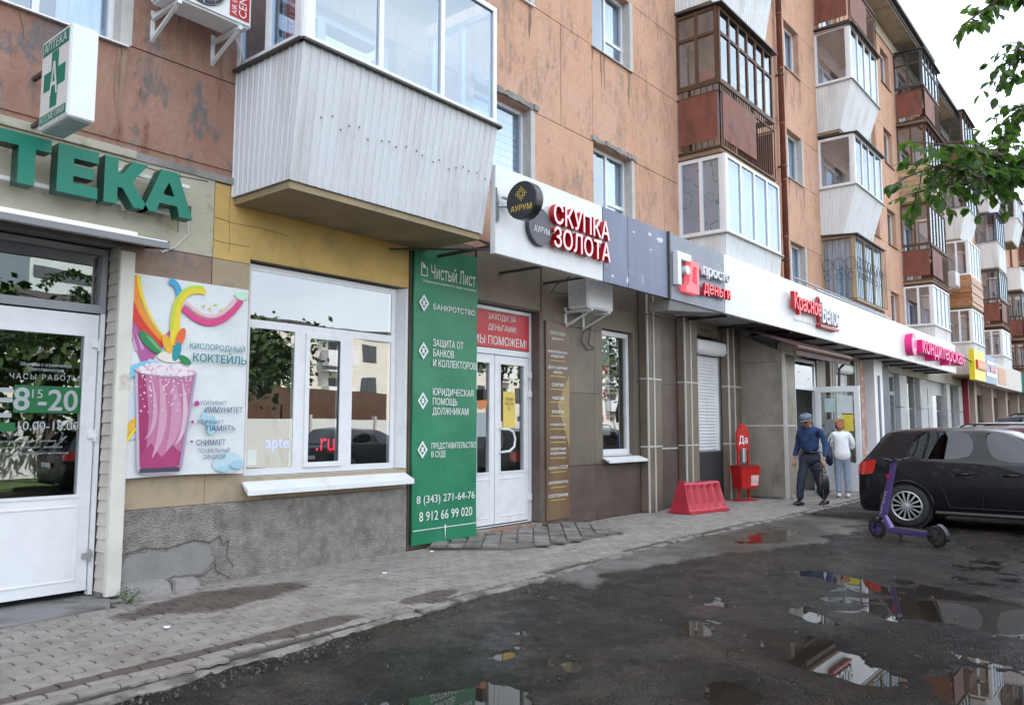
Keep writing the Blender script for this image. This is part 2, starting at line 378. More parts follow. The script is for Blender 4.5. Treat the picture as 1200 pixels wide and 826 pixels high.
# puddles: x, y, rx, ry, angle
PUD = [(3.25, -3.95, .52, .30, .2, 'large puddle at the bottom edge of the photo mirroring the green banner'),
       (5.35, -5.15, .60, .26, .95, 'long puddle in the middle of the asphalt mirroring the white sign'),
       (7.6, -5.65, 1.2, .62, .75, 'wide puddle in front of the black hatchback and the purple scooter'),
       (8.2, -4.4, .55, .2, .9, 'narrow puddle in the asphalt nearest the purple scooter'),
       (6.45, -4.72, .26, .10, .9, 'tiny bright puddle between the two middle puddles'),
       (4.2, -3.98, .13, .08, .5, 'small round puddle right of the bottom edge puddle'),
       (4.12, -3.50, .10, .06, .3, 'small puddle nearest the kerb below the green banner'),
       (5.55, -4.14, .22, .11, .7, 'small puddle left of the tiny bright one'),
       (4.3, -4.98, .36, .2, .9, 'muddy brown puddle at the bottom edge of the photo'),
       (10.7, -2.68, 1.1, .34, .12, 'shallow puddle by the kerb in front of the red barrier'),
       (5.1, -6.3, .7, .35, .8, 'puddle at the bottom right corner of the photo')]
x0, x1, y0, y1, st = 1.0, 17.0, -8.2, -1.6, .03
nx = int((x1-x0)/st)+1; ny = int((y1-y0)/st)+1
gx, gy = np.meshgrid(np.linspace(x0, x1, nx), np.linspace(y0, y1, ny), indexing='ij')
z = (fbm(gx*1.1, gy*1.1, 3, 3)-.45)*.034+(fbm(gx*5, gy*5, 3, 9)-.45)*.026+(fbm(gx*19, gy*19, 2, 5)-.4)*.014
ky = np.interp(gx, KX, KY)
apron = np.clip(1-(ky-gy-.40-.75*np.clip((gx-7.5)/2.5, 0, 1)*1.0+(fbm(gx*1.6, gy*1.6, 4, 31)-.5)*.9)/.10, 0, 1)*np.clip((gx-6.2+(fbm(gx*2, gy*2, 3, 77)-.5)*2)/.4, 0, 1)*np.clip((13.8-gx)/.5, 0, 1)
z = z*(1-.75*apron)+apron*.012
WET = np.zeros_like(z)
for (px, py, rx, ry, an, _) in PUD:
    dx = gx-px; dy = gy-py; c, s_ = math.cos(an), math.sin(an)
    u = (dx*c-dy*s_)/rx if False else (dx*c+dy*s_)/rx; v = (-dx*s_+dy*c)/ry
    d = np.sqrt(u*u+v*v)+(fbm(gx*4, gy*4, 3, int(px*10))-.47)*.9
    k = np.clip(1.25-d, 0, 1); k = k*k*(3-2*k)
    z -= k*.035; WET = np.maximum(WET, np.clip((2.5-d)/1.3, 0, 1))
# strip of loose crumbs by the kerb, tyre-worn hollows
z += np.where(ky-gy < .12, .012*vnoise(gx*40, gy*40, 12), 0)
plat = np.clip((fbm(gx*.9, gy*.9, 6, 40)-.47)*22, 0, 1)*(1-apron)
z += .010*plat
edge = np.minimum(np.minimum(gx-x0, x1-gx), np.minimum(gy-y0, y1-gy)); e = np.clip(edge/.25, 0, 1)
Z0 = -.05
z = Z0+z*e
vs = np.stack([gx.ravel(), gy.ravel(), z.ravel()], 1)
idx = np.arange(nx*ny).reshape(nx, ny)
q = np.stack([idx[:-1, :-1], idx[1:, :-1], idx[1:, 1:], idx[:-1, 1:]], -1).reshape(-1, 4)
B = 400
ring = [(-B, -B), (B, -B), (B, y0), (-B, y0), (x0, y0), (x1, y0), (x0, y1), (x1, y1), (-B, y1), (B, y1), (-B, B), (B, B)]
rv = np.array([(a, b, Z0) for a, b in ring]); o_ = len(vs)
vs = np.concatenate([vs, rv]); rf = [(0, 1, 2, 3), (3, 4, 6, 8), (5, 2, 9, 7), (8, 9, 11, 10)]
allq = np.concatenate([q, np.array(rf)+o_])
me = bpy.data.meshes.new('road'); me.vertices.add(len(vs)); me.vertices.foreach_set('co', vs.ravel())
me.loops.add(len(allq)*4); me.loops.foreach_set('vertex_index', allq.ravel()); me.polygons.add(len(allq)); me.polygons.foreach_set('loop_start', np.arange(len(allq))*4)
me.update(); me.validate(); me.polygons.foreach_set('use_smooth', [True]*len(allq))
ca = me.color_attributes.new('kind', 'FLOAT_COLOR', 'POINT')
wetn = fbm(gx*.55, gy*.55, 3, 55)
cc = np.zeros((len(vs), 4)); cc[:, 3] = 1; cc[:nx*ny, 0] = apron.ravel(); cc[:nx*ny, 1] = WET.ravel(); cc[:nx*ny, 2] = np.clip((wetn.ravel()-.34)*5, 0, 1)
ca.data.foreach_set('color', cc.ravel())
cb = me.color_attributes.new('layer', 'FLOAT_COLOR', 'POINT'); c3 = np.zeros((len(vs), 4)); c3[:, 3] = 1; c3[:nx*ny, 0] = plat.ravel(); cb.data.foreach_set('color', c3.ravel())
def asphalt():
    m = bpy.data.materials.new('wet_asphalt'); m.use_nodes = True; n = m.node_tree.nodes; l = m.node_tree.links.new; b = n['Principled BSDF']
    pos = n.new('ShaderNodeNewGeometry').outputs['Position']
    at = n.new('ShaderNodeVertexColor'); at.layer_name = 'kind'; sp = n.new('ShaderNodeSeparateColor'); l(at.outputs[0], sp.inputs[0])
    def noi(sc, d=5, r=.6):
        t = n.new('ShaderNodeTexNoise'); t.inputs['Scale'].default_value = sc; t.inputs['Detail'].default_value = d; t.inputs['Roughness'].default_value = r; l(pos, t.inputs['Vector']); return t.outputs[0]
    def rng(v, a, b_, c=0, d=1):
        t = n.new('ShaderNodeMapRange'); t.inputs['From Min'].default_value = a; t.inputs['From Max'].default_value = b_; t.inputs['To Min'].default_value = c; t.inputs['To Max'].default_value = d; l(v, t.inputs['Value']); return t.outputs[0]
    def mix(f, a, c, bt='MIX', fl=False):
        t = n.new('ShaderNodeMix'); ids = (0, 2, 3) if fl else (0, 6, 7); t.data_type = 'FLOAT' if fl else 'RGBA'
        if not fl: t.blend_type = bt
        for s_, v in zip(ids, (f, a, c)):
            if isinstance(v, tuple): t.inputs[s_].default_value = (*v, 1)
            elif isinstance(v, (int, float)): t.inputs[s_].default_value = v
            else: l(v, t.inputs[s_])
        return t.outputs[0 if fl else 2]
    vo = n.new('ShaderNodeTexVoronoi'); vo.inputs['Scale'].default_value = 75; l(pos, vo.inputs['Vector'])
    c1 = mix(rng(noi(1.3), .35, .65), (.013, .0115, .0105), (.026, .0215, .018))
    c1 = mix(rng(noi(2.5, 9, .75), .46, .62, 0, .7), c1, (.048, .038, .029))
    c1 = mix(rng(vo.outputs['Color'], .55, .95, 0, .45), c1, (.085, .08, .075))
    a2_ = n.new('ShaderNodeVertexColor'); a2_.layer_name = 'layer'; s2_ = n.new('ShaderNodeSeparateColor'); l(a2_.outputs[0], s2_.inputs[0])
    c1 = mix(1, c1, mix(s2_.outputs[0], (.72, .70, .74), (1.55, 1.38, 1.22)), 'MULTIPLY')
    vc_ = n.new('ShaderNodeTexVoronoi'); vc_.feature = 'DISTANCE_TO_EDGE'; vc_.inputs['Scale'].default_value = 1.1; wv = n.new('ShaderNodeMix'); wv.data_type = 'VECTOR'; wv.inputs[0].default_value = .22; nn_ = n.new('ShaderNodeTexNoise'); nn_.inputs['Scale'].default_value = 3.5; nn_.inputs['Detail'].default_value = 6; l(pos, nn_.inputs['Vector']); l(pos, wv.inputs[4]); l(nn_.outputs['Color'], wv.inputs[5]); l(wv.outputs[1], vc_.inputs['Vector'])
    c1 = mix(rng(vc_.outputs['Distance'], .004, .012, .75, 0), c1, (.006, .006, .006))
    c2 = mix(rng(noi(2.2, 8, .7), .4, .62), (.27, .255, .24), (.16, .15, .14))
    c = mix(sp.outputs[0], c1, c2)
    c = mix(mix(1, sp.outputs[1], 0.0, fl=True) if False else sp.outputs[1], c, mix(1, c, (.5, .46, .42), 'MULTIPLY'))
    l(c, b.inputs['Base Color'])
    wet = sp.outputs[2]
    sheen = rng(noi(3.2, 9, .75), .45, .60)
    r0 = mix(wet, rng(noi(9, 6), .3, .7, .5, .75), mix(sheen, .42, .10, fl=True), fl=True)
    r1 = mix(sp.outputs[1], r0, .24, fl=True)
    r2 = mix(sp.outputs[0], r1, mix(sp.outputs[1], .7, .3, fl=True), fl=True)
    l(r2, b.inputs['Roughness']); l(mix(wet, .10, mix(sheen, .25, .55, fl=True), fl=True), b.inputs['Specular IOR Level'])
    bp = n.new('ShaderNodeBump'); bp.inputs['Strength'].default_value = 1; bp.inputs['Distance'].default_value = .026
    ad = n.new('ShaderNodeMath'); ad.operation = 'ADD'; l(noi(55, 4), ad.inputs[0]); l(vo.outputs['Distance'], ad.inputs[1])
    a3 = n.new('ShaderNodeMath'); a3.operation = 'MULTIPLY_ADD'; l(noi(17, 6, .7), a3.inputs[0]); a3.inputs[1].default_value = 2.2; l(ad.outputs[0], a3.inputs[2]); l(a3.outputs[0], bp.inputs['Height']); l(bp.outputs[0], b.inputs['Normal'])
    return m
me.materials.append(asphalt()); o = bpy.data.objects.new('road', me); COL.objects.link(o); tag(o, kind='structure')

water = mat('puddle_water', (.022, .018, .014), .0, .3, 3, spec=.9)
water.node_tree.nodes['Principled BSDF'].inputs['IOR'].default_value = 1.33
for pi_, (px, py, rx, ry, an, lab) in enumerate(PUD):
    m = M(); k = 40; c, s_ = math.cos(an), math.sin(an); rx2, ry2 = rx*1.5+.08, ry*1.5+.08
    if py > -2.9: ry2 = ry*1.15
    m.add([(px+c*rx2*math.cos(t)-s_*ry2*math.sin(t), py+s_*rx2*math.cos(t)+c*ry2*math.sin(t), Z0-.009+.0003*pi_) for t in [2*math.pi*i/k for i in range(k)]], [tuple(range(k))])
    obj('puddle', m, water, kind='structure')

obj('standing_water', M().add([(1.15, -8.0, Z0-.0102), (12.6, -8.0, Z0-.0102), (12.6, -2.6, Z0-.0102), (6.0, -2.6, Z0-.0102), (1.15, -3.0, Z0-.0102)], [(0, 1, 2, 3, 4)]), water, kind='structure')

# --- sidewalk: base slab, wavy pavers one by one, kerb stones
m = M(); pts = [(x, kerb(x)+.11) for x in (-6, 1, 2.3, 5.1, 8.9, 14, 30, 90)]
poly = [(-6, .6)]+pts+[(90, .6)]
m.prism(poly, 2, -.2, -.012)
side = obj('sidewalk', m, mat('sidewalk_bed', (.085, .08, .076), .95, .25, 8, .4, 60), kind='structure')
def paver_mat():
    m = mat('paver_concrete', (.27, .243, .228), .8, .22, 9, .5, 90, col2=(.185, .155, .135), c2=(.52, .7), c2scale=2.2, island=.12, detail=8)
    n = m.node_tree.nodes; l = m.node_tree.links.new; b = n['Principled BSDF']; src = b.inputs['Base Color'].links[0].from_socket
    pos = n.new('ShaderNodeNewGeometry').outputs['Position']; nz = n.new('ShaderNodeTexNoise'); nz.inputs['Scale'].default_value = 3; nz.inputs['Detail'].default_value = 5; l(pos, nz.inputs['Vector'])
    tot = None
    # damp stains with a shape of their own: centre x, y, radii, direction
    for (cx, cy, rx, ry, an) in ((3.75, -.72, .85, .36, .05), (2.5, -2.10, 1.15, .075, .03), (3.6, -2.08, .55, .14, .05), (4.9, -2.0, .35, .13, .1)):
        mp = n.new('ShaderNodeMapping'); mp.vector_type = 'TEXTURE'; mp.inputs['Location'].default_value = (cx, cy, 0); mp.inputs['Rotation'].default_value = (0, 0, an); mp.inputs['Scale'].default_value = (rx, ry, 50)
        l(pos, mp.inputs['Vector']); ln = n.new('ShaderNodeVectorMath'); ln.operation = 'LENGTH'; l(mp.outputs[0], ln.inputs[0])
        a = n.new('ShaderNodeMath'); a.operation = 'MULTIPLY_ADD'; l(nz.outputs[0], a.inputs[0]); a.inputs[1].default_value = 1.1; l(ln.outputs['Value'], a.inputs[2])
        r = n.new('ShaderNodeMapRange'); r.inputs['From Min'].default_value = 1.42; r.inputs['From Max'].default_value = 1.6; r.inputs['To Min'].default_value = 1; r.inputs['To Max'].default_value = 0; l(a.outputs[0], r.inputs['Value'])
        if tot is None: tot = r.outputs[0]
        else:
            x = n.new('ShaderNodeMath'); x.operation = 'MAXIMUM'; l(tot, x.inputs[0]); l(r.outputs[0], x.inputs[1]); tot = x.outputs[0]
    mx_ = n.new('ShaderNodeMix'); mx_.data_type = 'RGBA'; mx_.blend_type = 'MULTIPLY'; mx_.inputs[7].default_value = (.38, .34, .31, 1); l(tot, mx_.inputs[0]); l(src, mx_.inputs[6]); l(mx_.outputs[2], b.inputs['Base Color'])
    return m
pav = paver_mat()
PL, PW = .222, .111
def paver_outline():
    k = 6; g = .011; a = .013
    f = lambda x: a*math.sin(2*math.pi*x/PL*2)
    pts = []
    for i in range(k+1):
        x = -PL/2+g/2+(PL-g)*i/k; pts.append((x, -PW/2+g/2+f(x)))
    pts.append((PL/2-g/2+.008, 0))
    for i in range(k, -1, -1):
        x = -PL/2+g/2+(PL-g)*i/k; pts.append((x, PW/2-g/2+f(x)))
    pts.append((-PL/2+g/2+.008, 0))
    return pts
po = paver_outline(); k = len(po)
def paver_geo(m, cx, cy, top, tx=0, ty=0):
    ins = [(x*.955, y*.93) for x, y in po]
    vs = [(cx+x, cy+y, -.02) for x, y in po]+[(cx+x, cy+y, top-.004+tx*x+ty*y) for x, y in po]+[(cx+x, cy+y, top+tx*x+ty*y) for x, y in ins]
    fs = [(i, (i+1) % k, (i+1) % k+k, i+k) for i in range(k)]+[(i+k, (i+1) % k+k, (i+1) % k+2*k, i+2*k) for i in range(k)]+[tuple(range(2*k, 3*k))]
    m.add(vs, fs)
spots = []
row = 0; y = -.09
while y > -4:
    x = -1.5+(PL/2 if row % 2 else 0)
    while x < 26:
        if kerb(x)+.065+PW/2 < y and not (x < 3.1 and y > -.42) : spots.append((x, y))
        x += PL
    y -= PW; row += 1
CAMX, CAMY = 0, -6.91
def vis(x, y):
    dx, dy = x-CAMX, y-CAMY; a = math.atan2(dy, dx); return R(39.18-34) < a < R(39.18+33.5)
spots.sort(key=lambda p: (0 if vis(*p) else 1, math.hypot(p[0]-CAMX, p[1]-CAMY)))
pm = M(); paver_geo(pm, 0, 0, 0); pme = mesh_of('paver', pm, pav)
rest = M()
for i, (x, y) in enumerate(spots):
    top = .002+(float(fbm(np.array(x*1.2), np.array(y*1.2), 3, 8))-.45)*.016+random.uniform(-.0015, .0015)
    tx, ty = random.uniform(-.016, .016), random.uniform(-.035, .035)
    if i < 300:
        o = bpy.data.objects.new('paver', pme); COL.objects.link(o); o.parent = side; o.location = (x, y, top); o.rotation_euler = (ty, -tx, random.uniform(-.01, .01))
    else: paver_geo(rest, x, y, top, tx, ty)
ro = obj('paver_field', rest, pav, side, kind='stuff')
m = M().box(26.1, 90, -2.0, 0.5, -.1, .003); obj('far_paving', m, pav, side)
kst = mat('kerb_concrete', (.23, .21, .195), .9, .25, 6, .6, 45, col2=(.075, .068, .06), c2=(.44, .60), c2scale=5, island=.08)
x = -2.
while x < 30:
    Lk = random.uniform(.85, 1.0); a = (x, kerb(x)); b = (x+Lk-.012, kerb(x+Lk-.012)); d = Vector((b[0]-a[0], b[1]-a[1])).normalized(); nn = Vector((-d.y, d.x))*.095
    t = -.008+random.uniform(-.020, .004); m = M()
    n_ = 6; vs = []
    for i in range(n_+1):
        u = i/n_; px, py = a[0]+(b[0]-a[0])*u, a[1]+(b[1]-a[1])*u; cz = random.uniform(-.014, .003); cy = random.uniform(-.02, .035)
        vs += [(px, py+cy, -.09), (px, py+cy, t+cz-.008), (px, py+cy+.012, t+cz), (px+nn.x, py+nn.y, t+.002), (px+nn.x, py+nn.y, -.09)]
    fs = [(i*5+j, (i+1)*5+j, (i+1)*5+j+1, i*5+j+1) for i in range(n_) for j in range(4)]+[(0, 1, 2, 3, 4), tuple(n_*5+j for j in (4, 3, 2, 1, 0))]
    m.add(vs, fs); obj('kerb_stone', m, kst, side); x += Lk
# concrete threshold in front of the pharmacy door
m = M().prism([(-2, .4), (3.06, .4), (3.12, -.1), (3.0, -.36), (2.3, -.46), (-2, -.48)], 2, -.05, .018)
obj('concrete_apron', m, mat('threshold_concrete', (.20, .19, .19), .85, .2, 4, .5, 50, col2=(.12, .11, .11), c2=(.5, .62), c2scale=3), side)

# raised patch of tiles in front of the double door
def inside(p, poly):
    c = False
    for i in range(len(poly)):
        (x_1, y_1), (x_2, y_2) = poly[i-1], poly[i]
        if (y_1 > p[1]) != (y_2 > p[1]) and p[0] < (x_2-x_1)*(p[1]-y_1)/(y_2-y_1)+x_1: c = not c
    return c
rp_ = [(6.75, -.12), (7.3, -.98), (8.2, -1.14), (9.35, -1.16), (9.9, -.3), (9.7, -.06), (7.2, -.05)]
ramp = empty('tiled_step', (8.2, -.5, 0), 'low raised patch of broken grey paving tiles in front of the glazed double doors', 'step')
obj('base', M().prism(rp_, 2, -.01, .030), mat('step_bed', (.15, .13, .115), .95, .3, 9, .6, 40), ramp)
tm = M().box(-.094, .094, -.094, .094, -.012, .018); tme = mesh_of('tile', tm, mat('step_tile', (.22, .205, .195), .8, .2, 7, .45, 60, col2=(.13, .115, .1), c2=(.48, .62), c2scale=4, island=.15), .006)
for i in range(-9, 10):
    for j in range(-9, 10):
        a = R(38); u, v = i*.203, j*.203; px, py = 8.4+u*math.cos(a)-v*math.sin(a), -.55+u*math.sin(a)+v*math.cos(a)
        if inside((px, py), rp_) and (random.random() > .07):
            o = bpy.data.objects.new('tile', tme); COL.objects.link(o); o.parent = ramp; o.location = (px-8.2, py+.5, .034+random.uniform(-.004, .008)); o.rotation_euler = (random.uniform(-.03, .03), random.uniform(-.03, .03), a+random.uniform(-.03, .03))

# ================================================================ APARTMENT BUILDING
bld = empty('apartment_building', (0, 0, 0), 'long five storey orange plastered apartment block with glazed balconies above the shops', 'building')
FS = [3.68+2.9*i for i in range(4)]                 # balcony slabs
WZ = [(4.78+2.87*i, 6.03+2.87*i) for i in range(4)]
BX = [4.16, 13.5, 21.75, 30.55, 37.9, 46.0, 54.2, 62.4]   # balcony left edges
BW = 2.68
WX = [(1.75, 3.03), (7.66, 8.9), (10.55, 11.75), (19.38, 20.42), (26.6, 27.7), (28.75, 29.85), (34.6, 35.7), (43.2, 44.3), (50.6, 51.7), (59.0, 60.1), (67, 68.1), (-1.3, -.1)]
ops = []
for (za, zb) in WZ:
    for (a, b) in WX: ops.append((a, b, za, zb))
for x in BX:
    for i in range(4): ops.append((x+.45, x+2.1, FS[i]+.08, WZ[i][1]))
TOP = 15.4
def cells(xs, zs, ops):
    out = []
    for i in range(len(xs)-1):
        for j in range(len(zs)-1):
            cx, cz = (xs[i]+xs[i+1])/2, (zs[j]+zs[j+1])/2
            if not any(a < cx < b and c < cz < d for a, b, c, d in ops): out.append((xs[i], xs[i+1], zs[j], zs[j+1]))
    return out
xs = sorted(set([-4, 33.46, 78]+[v for o in ops for v in o[:2]])); zs = sorted(set([3.85, TOP-.62, TOP]+[v for o in ops for v in o[2:]]))
m = M()
for c in cells(xs, zs, ops+[(33.46, 78, TOP-.62, TOP)]): m.box(c[0], c[1], 0, .32, c[2], c[3])
m.box(-4, 78, 11.5, 12, 0, TOP-.62); m.box(-4, -3.7, .35, 11.5, 0, TOP-.01); m.box(77.7, 78, .35, 11.5, 0, TOP-.63)
obj('wall', m, plast, bld)
# facade panels with open joints between them (near part)
zs2 = [3.9]+[v for w_ in WZ for v in w_]+[TOP]
pcount = 0
for j in range(len(zs2)-1):
    xx = set([-3.9, 33.44]); band = j % 2 == 0
    for (a, b) in WX[:7]: xx |= {a, b} if not band else {a-.02}
    for x in BX[:4]: xx |= {x+.45, x+2.1}
    if band: xx |= {9.65, 6.9, 16.6, 18.6, 24.6}
    else: xx |= {12.9, 17.9, 25.2}
    xl = sorted(v for v in xx if v <= 33.44); ll = [xl[0]]
    for v in xl[1:]:
        if v-ll[-1] > .25: ll.append(v)
    for (a, b, c, d) in cells(ll, [zs2[j], zs2[j+1]], []):
        sub = [o for o in ops if o[0] < b-.01 and o[1] > a+.01 and o[2] < d-.01 and o[3] > c+.01]
        g = .006; t = .012+random.uniform(0, .005); m = M()
        xs3 = sorted(set([a+g, b-g]+[min(max(v, a+g), b-g) for o in sub for v in o[:2]])); zs3 = sorted(set([c+g, d-g]+[min(max(v, c+g), d-g) for o in sub for v in o[2:]]))
        cl = [k_ for k_ in cells(xs3, zs3, sub) if k_[1]-k_[0] > .03 and k_[3]-k_[2] > .03]
        for k_ in cl: m.box(k_[0], k_[1], -t, .004, k_[2], k_[3])
        if cl: obj('wall_panel', m, plast, bld)

# windows -------------------------------------------------------
def lights_frame(name, x0, x1, z0, z1, y, lights, mt, parent, gl=G, fw=.05, xf=None, dp=.06, sash=.035, sash_ids=()):
    """frame with openings; each light is a (x0, x1, z0, z1) opening, panes become sub-parts"""
    m = M(xf); xs = sorted(set([x0, x1]+[v for l_ in lights for v in l_[:2]])); zs = sorted(set([z0, z1]+[v for l_ in lights for v in l_[2:]]))
    for c in cells(xs, zs, lights): m.box(c[0], c[1], y, y+dp, c[2], c[3])
    for i in sash_ids:
        a, b, c, d = lights[i]
        for r in ((a, b, c, c+sash), (a, b, d-sash, d), (a, a+sash, c+sash, d-sash), (b-sash, b, c+sash, d-sash)): m.box(r[0], r[1], y-.012, y+dp-.02, r[2], r[3])
    fr = obj(name, m, mt, parent)
    return fr
def panes(lights, y, parent, gl=G, xf=None):
    for (a, b, c, d) in lights:
        obj('pane', M(xf).box(a-.005, b+.005, y+.02, y+.028, c-.005, d+.005), gl, parent)
def roombox(x0, x1, z0, z1, y, d, mt, parent, name='room_recess'):
    m = M().box(x0-.3, x1+.3, y+d, y+d+.02, z0-.4, z1+.4); m.box(x0-.32, x0-.3, y, y+d, z0-.4, z1+.4); m.box(x1+.3, x1+.32, y, y+d, z0-.4, z1+.4)
    m.box(x0-.3, x1+.3, y, y+d, z0-.42, z0-.4); m.box(x0-.3, x1+.3, y, y+d, z1+.4, z1+.42); obj(name, m, mt, parent)
sillm = mat('sill_metal', (.5, .48, .46), .5, .15, 5)
def upper_window(x0, x1, z0, z1, idx, near):
    yy = .13; wd = x1-x0; f = .055
    mid = x0+wd*(.42 if idx % 2 else .5)
    Ls = [(x0+f, mid-f/2, z0+f, z1-f), (mid+f/2, x1-f, z0+f, z1-f)]
    if idx == 2: Ls = [(x0+f, mid-f/2, z0+f, z1-f), (mid+f/2, x1-f, z0+.42, z1-f), (mid+f/2, x1-f, z0+f, z0+.42-f)]
    fr = lights_frame('window', x0, x1, z0, z1, yy, Ls, white, bld)
    panes(Ls, yy, fr, GU)
    obj('sill', M().hexa([(x0-.05, -.06, z0-.035), (x1+.05, -.06, z0-.035), (x1+.05, yy, z0-.01), (x0-.05, yy, z0-.01)], [(x0-.05, -.06, z0-.02), (x1+.05, -.06, z0-.02), (x1+.05, yy, z0+.005), (x0-.05, yy, z0+.005)]), whitem if near and idx in (0, 1) else sillm if near else brown, fr)
    r = random.random()
    if r < .6 or idx < 4:
        cm = curt if idx != 3 else blind
        m = M()
        def wavy(a, b):
            n_ = 26; vs = []
            for i in range(n_+1):
                u = a+(b-a)*i/n_; vs += [(u, yy+.12+.015*math.sin(u*70), z0-.1), (u, yy+.12+.015*math.sin(u*70+.5), z1+.1)]
            m.add(vs, [(2*i, 2*i+2, 2*i+3, 2*i+1) for i in range(n_)])
        if idx == 1: 
            for k_ in range(12): m.box(x0, x1, yy+.1, yy+.11, z0+k_*.105, z0+k_*.105+.095)
        elif r < .3: wavy(x0, x1)
        else: wavy(x0, x0+wd*.3); wavy(x1-wd*.35, x1)
        obj('curtain', m, cm, fr)
for i, (za, zb) in enumerate(WZ):
    for j, (a, b) in enumerate(WX):
        if j in (4, ) : pass
        upper_window(a, b, za, zb, j, a < 20)
m = M().box(-4, 78, 1.6, 1.62, 3.9, TOP-.64)
for i in range(5): m.box(-4, 78, .33, 1.6, 3.7+2.9*i, 3.72+2.9*i)
obj('inner_wall', m, roomu, bld)
# crumbling lintels over the two windows above the sign
for (a, b) in (WX[1], WX[2]):
    m = M(); n_ = 14
    for i in range(n_):
        u0 = a-.06+(b-a+.2)*i/n_; m.box(u0, u0+(b-a+.2)/n_+.002, -.03-random.random()*.035, 0.02, WZ[0][1]+.005+random.random()*.02, WZ[0][1]+.07+random.random()*.04)
    obj('broken_lintel', m, conc, bld)
# reveals whitewashed
m = M()
for (a, b) in WX[:4]:
    for (za, zb) in WZ[:2]: m.box(b-.012, b+.09, -.022, .125, za, zb+.01)
obj('whitewashed_reveal', m, mat('whitewash', (.52, .5, .48), .9, .15, 7), bld)

dirt = mat('sill_run_stain', (.27, .18, .14), .95, .3, 14, streak=8)
for wi, (a, b) in enumerate(WX[:4]):
    for (za, zb) in WZ[:3]:
        m = M()
        for q_ in range(5):
            cx = random.choice((a, b))+random.uniform(-.07, .07) if q_ < 3 else random.uniform(a, b); w_ = random.uniform(.008, .028); ln = random.uniform(.15, .75); n3 = 7; vs = []
            for i in range(n3+1):
                t_ = i/n3; ww = w_*(1-t_)**.6+.001; ox = .012*math.sin(t_*5+q_); vs += [(cx+ox-ww*random.uniform(.6, 1.2), -.0195, za-.04-ln*t_), (cx+ox+ww*random.uniform(.6, 1.2), -.0195, za-.04-ln*t_)]
            m.add([(v[0], v[1]-q_*.0002, v[2]) for v in vs], [(2*i, 2*i+1, 2*i+3, 2*i+2) for i in range(n3)])
        obj('run_stain', m, dirt, bld, kind='stuff')
# roof and eaves --------------------------------------------------
es = mat('eave_slab', (.40, .34, .27), .85, .2, 1.6, .2, 40, col2=(.24, .22, .2), c2=(.52, .66), c2scale=1.4); fz = mat('pale_frieze', (.52, .45, .36), .85, .12, 3); rm_ = mat('roof_sheet', (.06, .058, .06), .55, .2, 4)
for (xa, xb, T) in ((-40, 33.45, TOP), (33.47, 78, TOP-.62)):
    m = M().box(xa, xb, -.74, -.70, T, T+.16); m.hexa([(xa, -.8, T+.17), (xb, -.8, T+.17), (xb, 6, T+2.0), (xa, 6, T+2.0)], [(xa, -.8, T+.21), (xb, -.8, T+.21), (xb, 6, T+2.05), (xa, 6, T+2.05)])
    m.hexa([(xa, 6.01, T+2.0), (xb, 6.01, T+2.0), (xb, 12.6, T+.17), (xa, 12.6, T+.17)], [(xa, 6.01, T+2.05), (xb, 6.01, T+2.05), (xb, 12.6, T+.21), (xa, 12.6, T+.21)])
    roof = obj('roof', m, rm_, bld); k_ = max(xa, -4)
    while k_ < xb-.5: obj('eave_slab', M().box(k_+.02, min(k_+3.13, xb-.01), -.70, -.02, T-.04+random.uniform(-.01, .01), T+.1), es, roof); k_ += 3.15
    obj('roof_edge', M().box(xa, xb, -.86, -.76, T+.13, T+.24), darkm, roof); obj('cornice', M().box(max(xa, -4), xb, -.06, -.018, T-.42, T-.05), fz, bld)
obj('wall', M().box(-40, -4.01, 0, 12, 0, TOP), plast, bld); obj('end_wall', M().box(-40, -4.02, -.03, -.003, 0, 3.8), gran, bld)
for f_ in range(4):
    for k_ in range(9): obj('window', M().box(-38+k_*3.8, -36.4+k_*3.8, -.02, -.003, 4.8+2.87*f_, 6.1+2.87*f_), whitem, bld)

def film():
    m = mat('patterned_film', (.50, .50, .50), .4, .06, 3); n = m.node_tree.nodes; l = m.node_tree.links.new; b = n['Principled BSDF']; src = b.inputs['Base Color'].links[0].from_socket
    pos = n.new('ShaderNodeNewGeometry').outputs['Position']; t = n.new('ShaderNodeTexNoise'); t.inputs['Scale'].default_value = 2.3; t.inputs['Detail'].default_value = 2.5; l(pos, t.inputs['Vector'])
    a = n.new('ShaderNodeMath'); a.operation = 'SUBTRACT'; l(t.outputs[0], a.inputs[0]); a.inputs[1].default_value = .5; c = n.new('ShaderNodeMath'); c.operation = 'ABSOLUTE'; l(a.outputs[0], c.inputs[0])
    q = n.new('ShaderNodeMapRange'); q.inputs['From Min'].default_value = .006; q.inputs['From Max'].default_value = .014; q.inputs['To Min'].default_value = .8; q.inputs['To Max'].default_value = 0; l(c.outputs[0], q.inputs['Value'])
    x = n.new('ShaderNodeMix'); x.data_type = 'RGBA'; x.inputs[7].default_value = (.13, .12, .12, 1); l(q.outputs[0], x.inputs[0]); l(src, x.inputs[6]); l(x.outputs[2], b.inputs['Base Color']); return m
filmm = film()
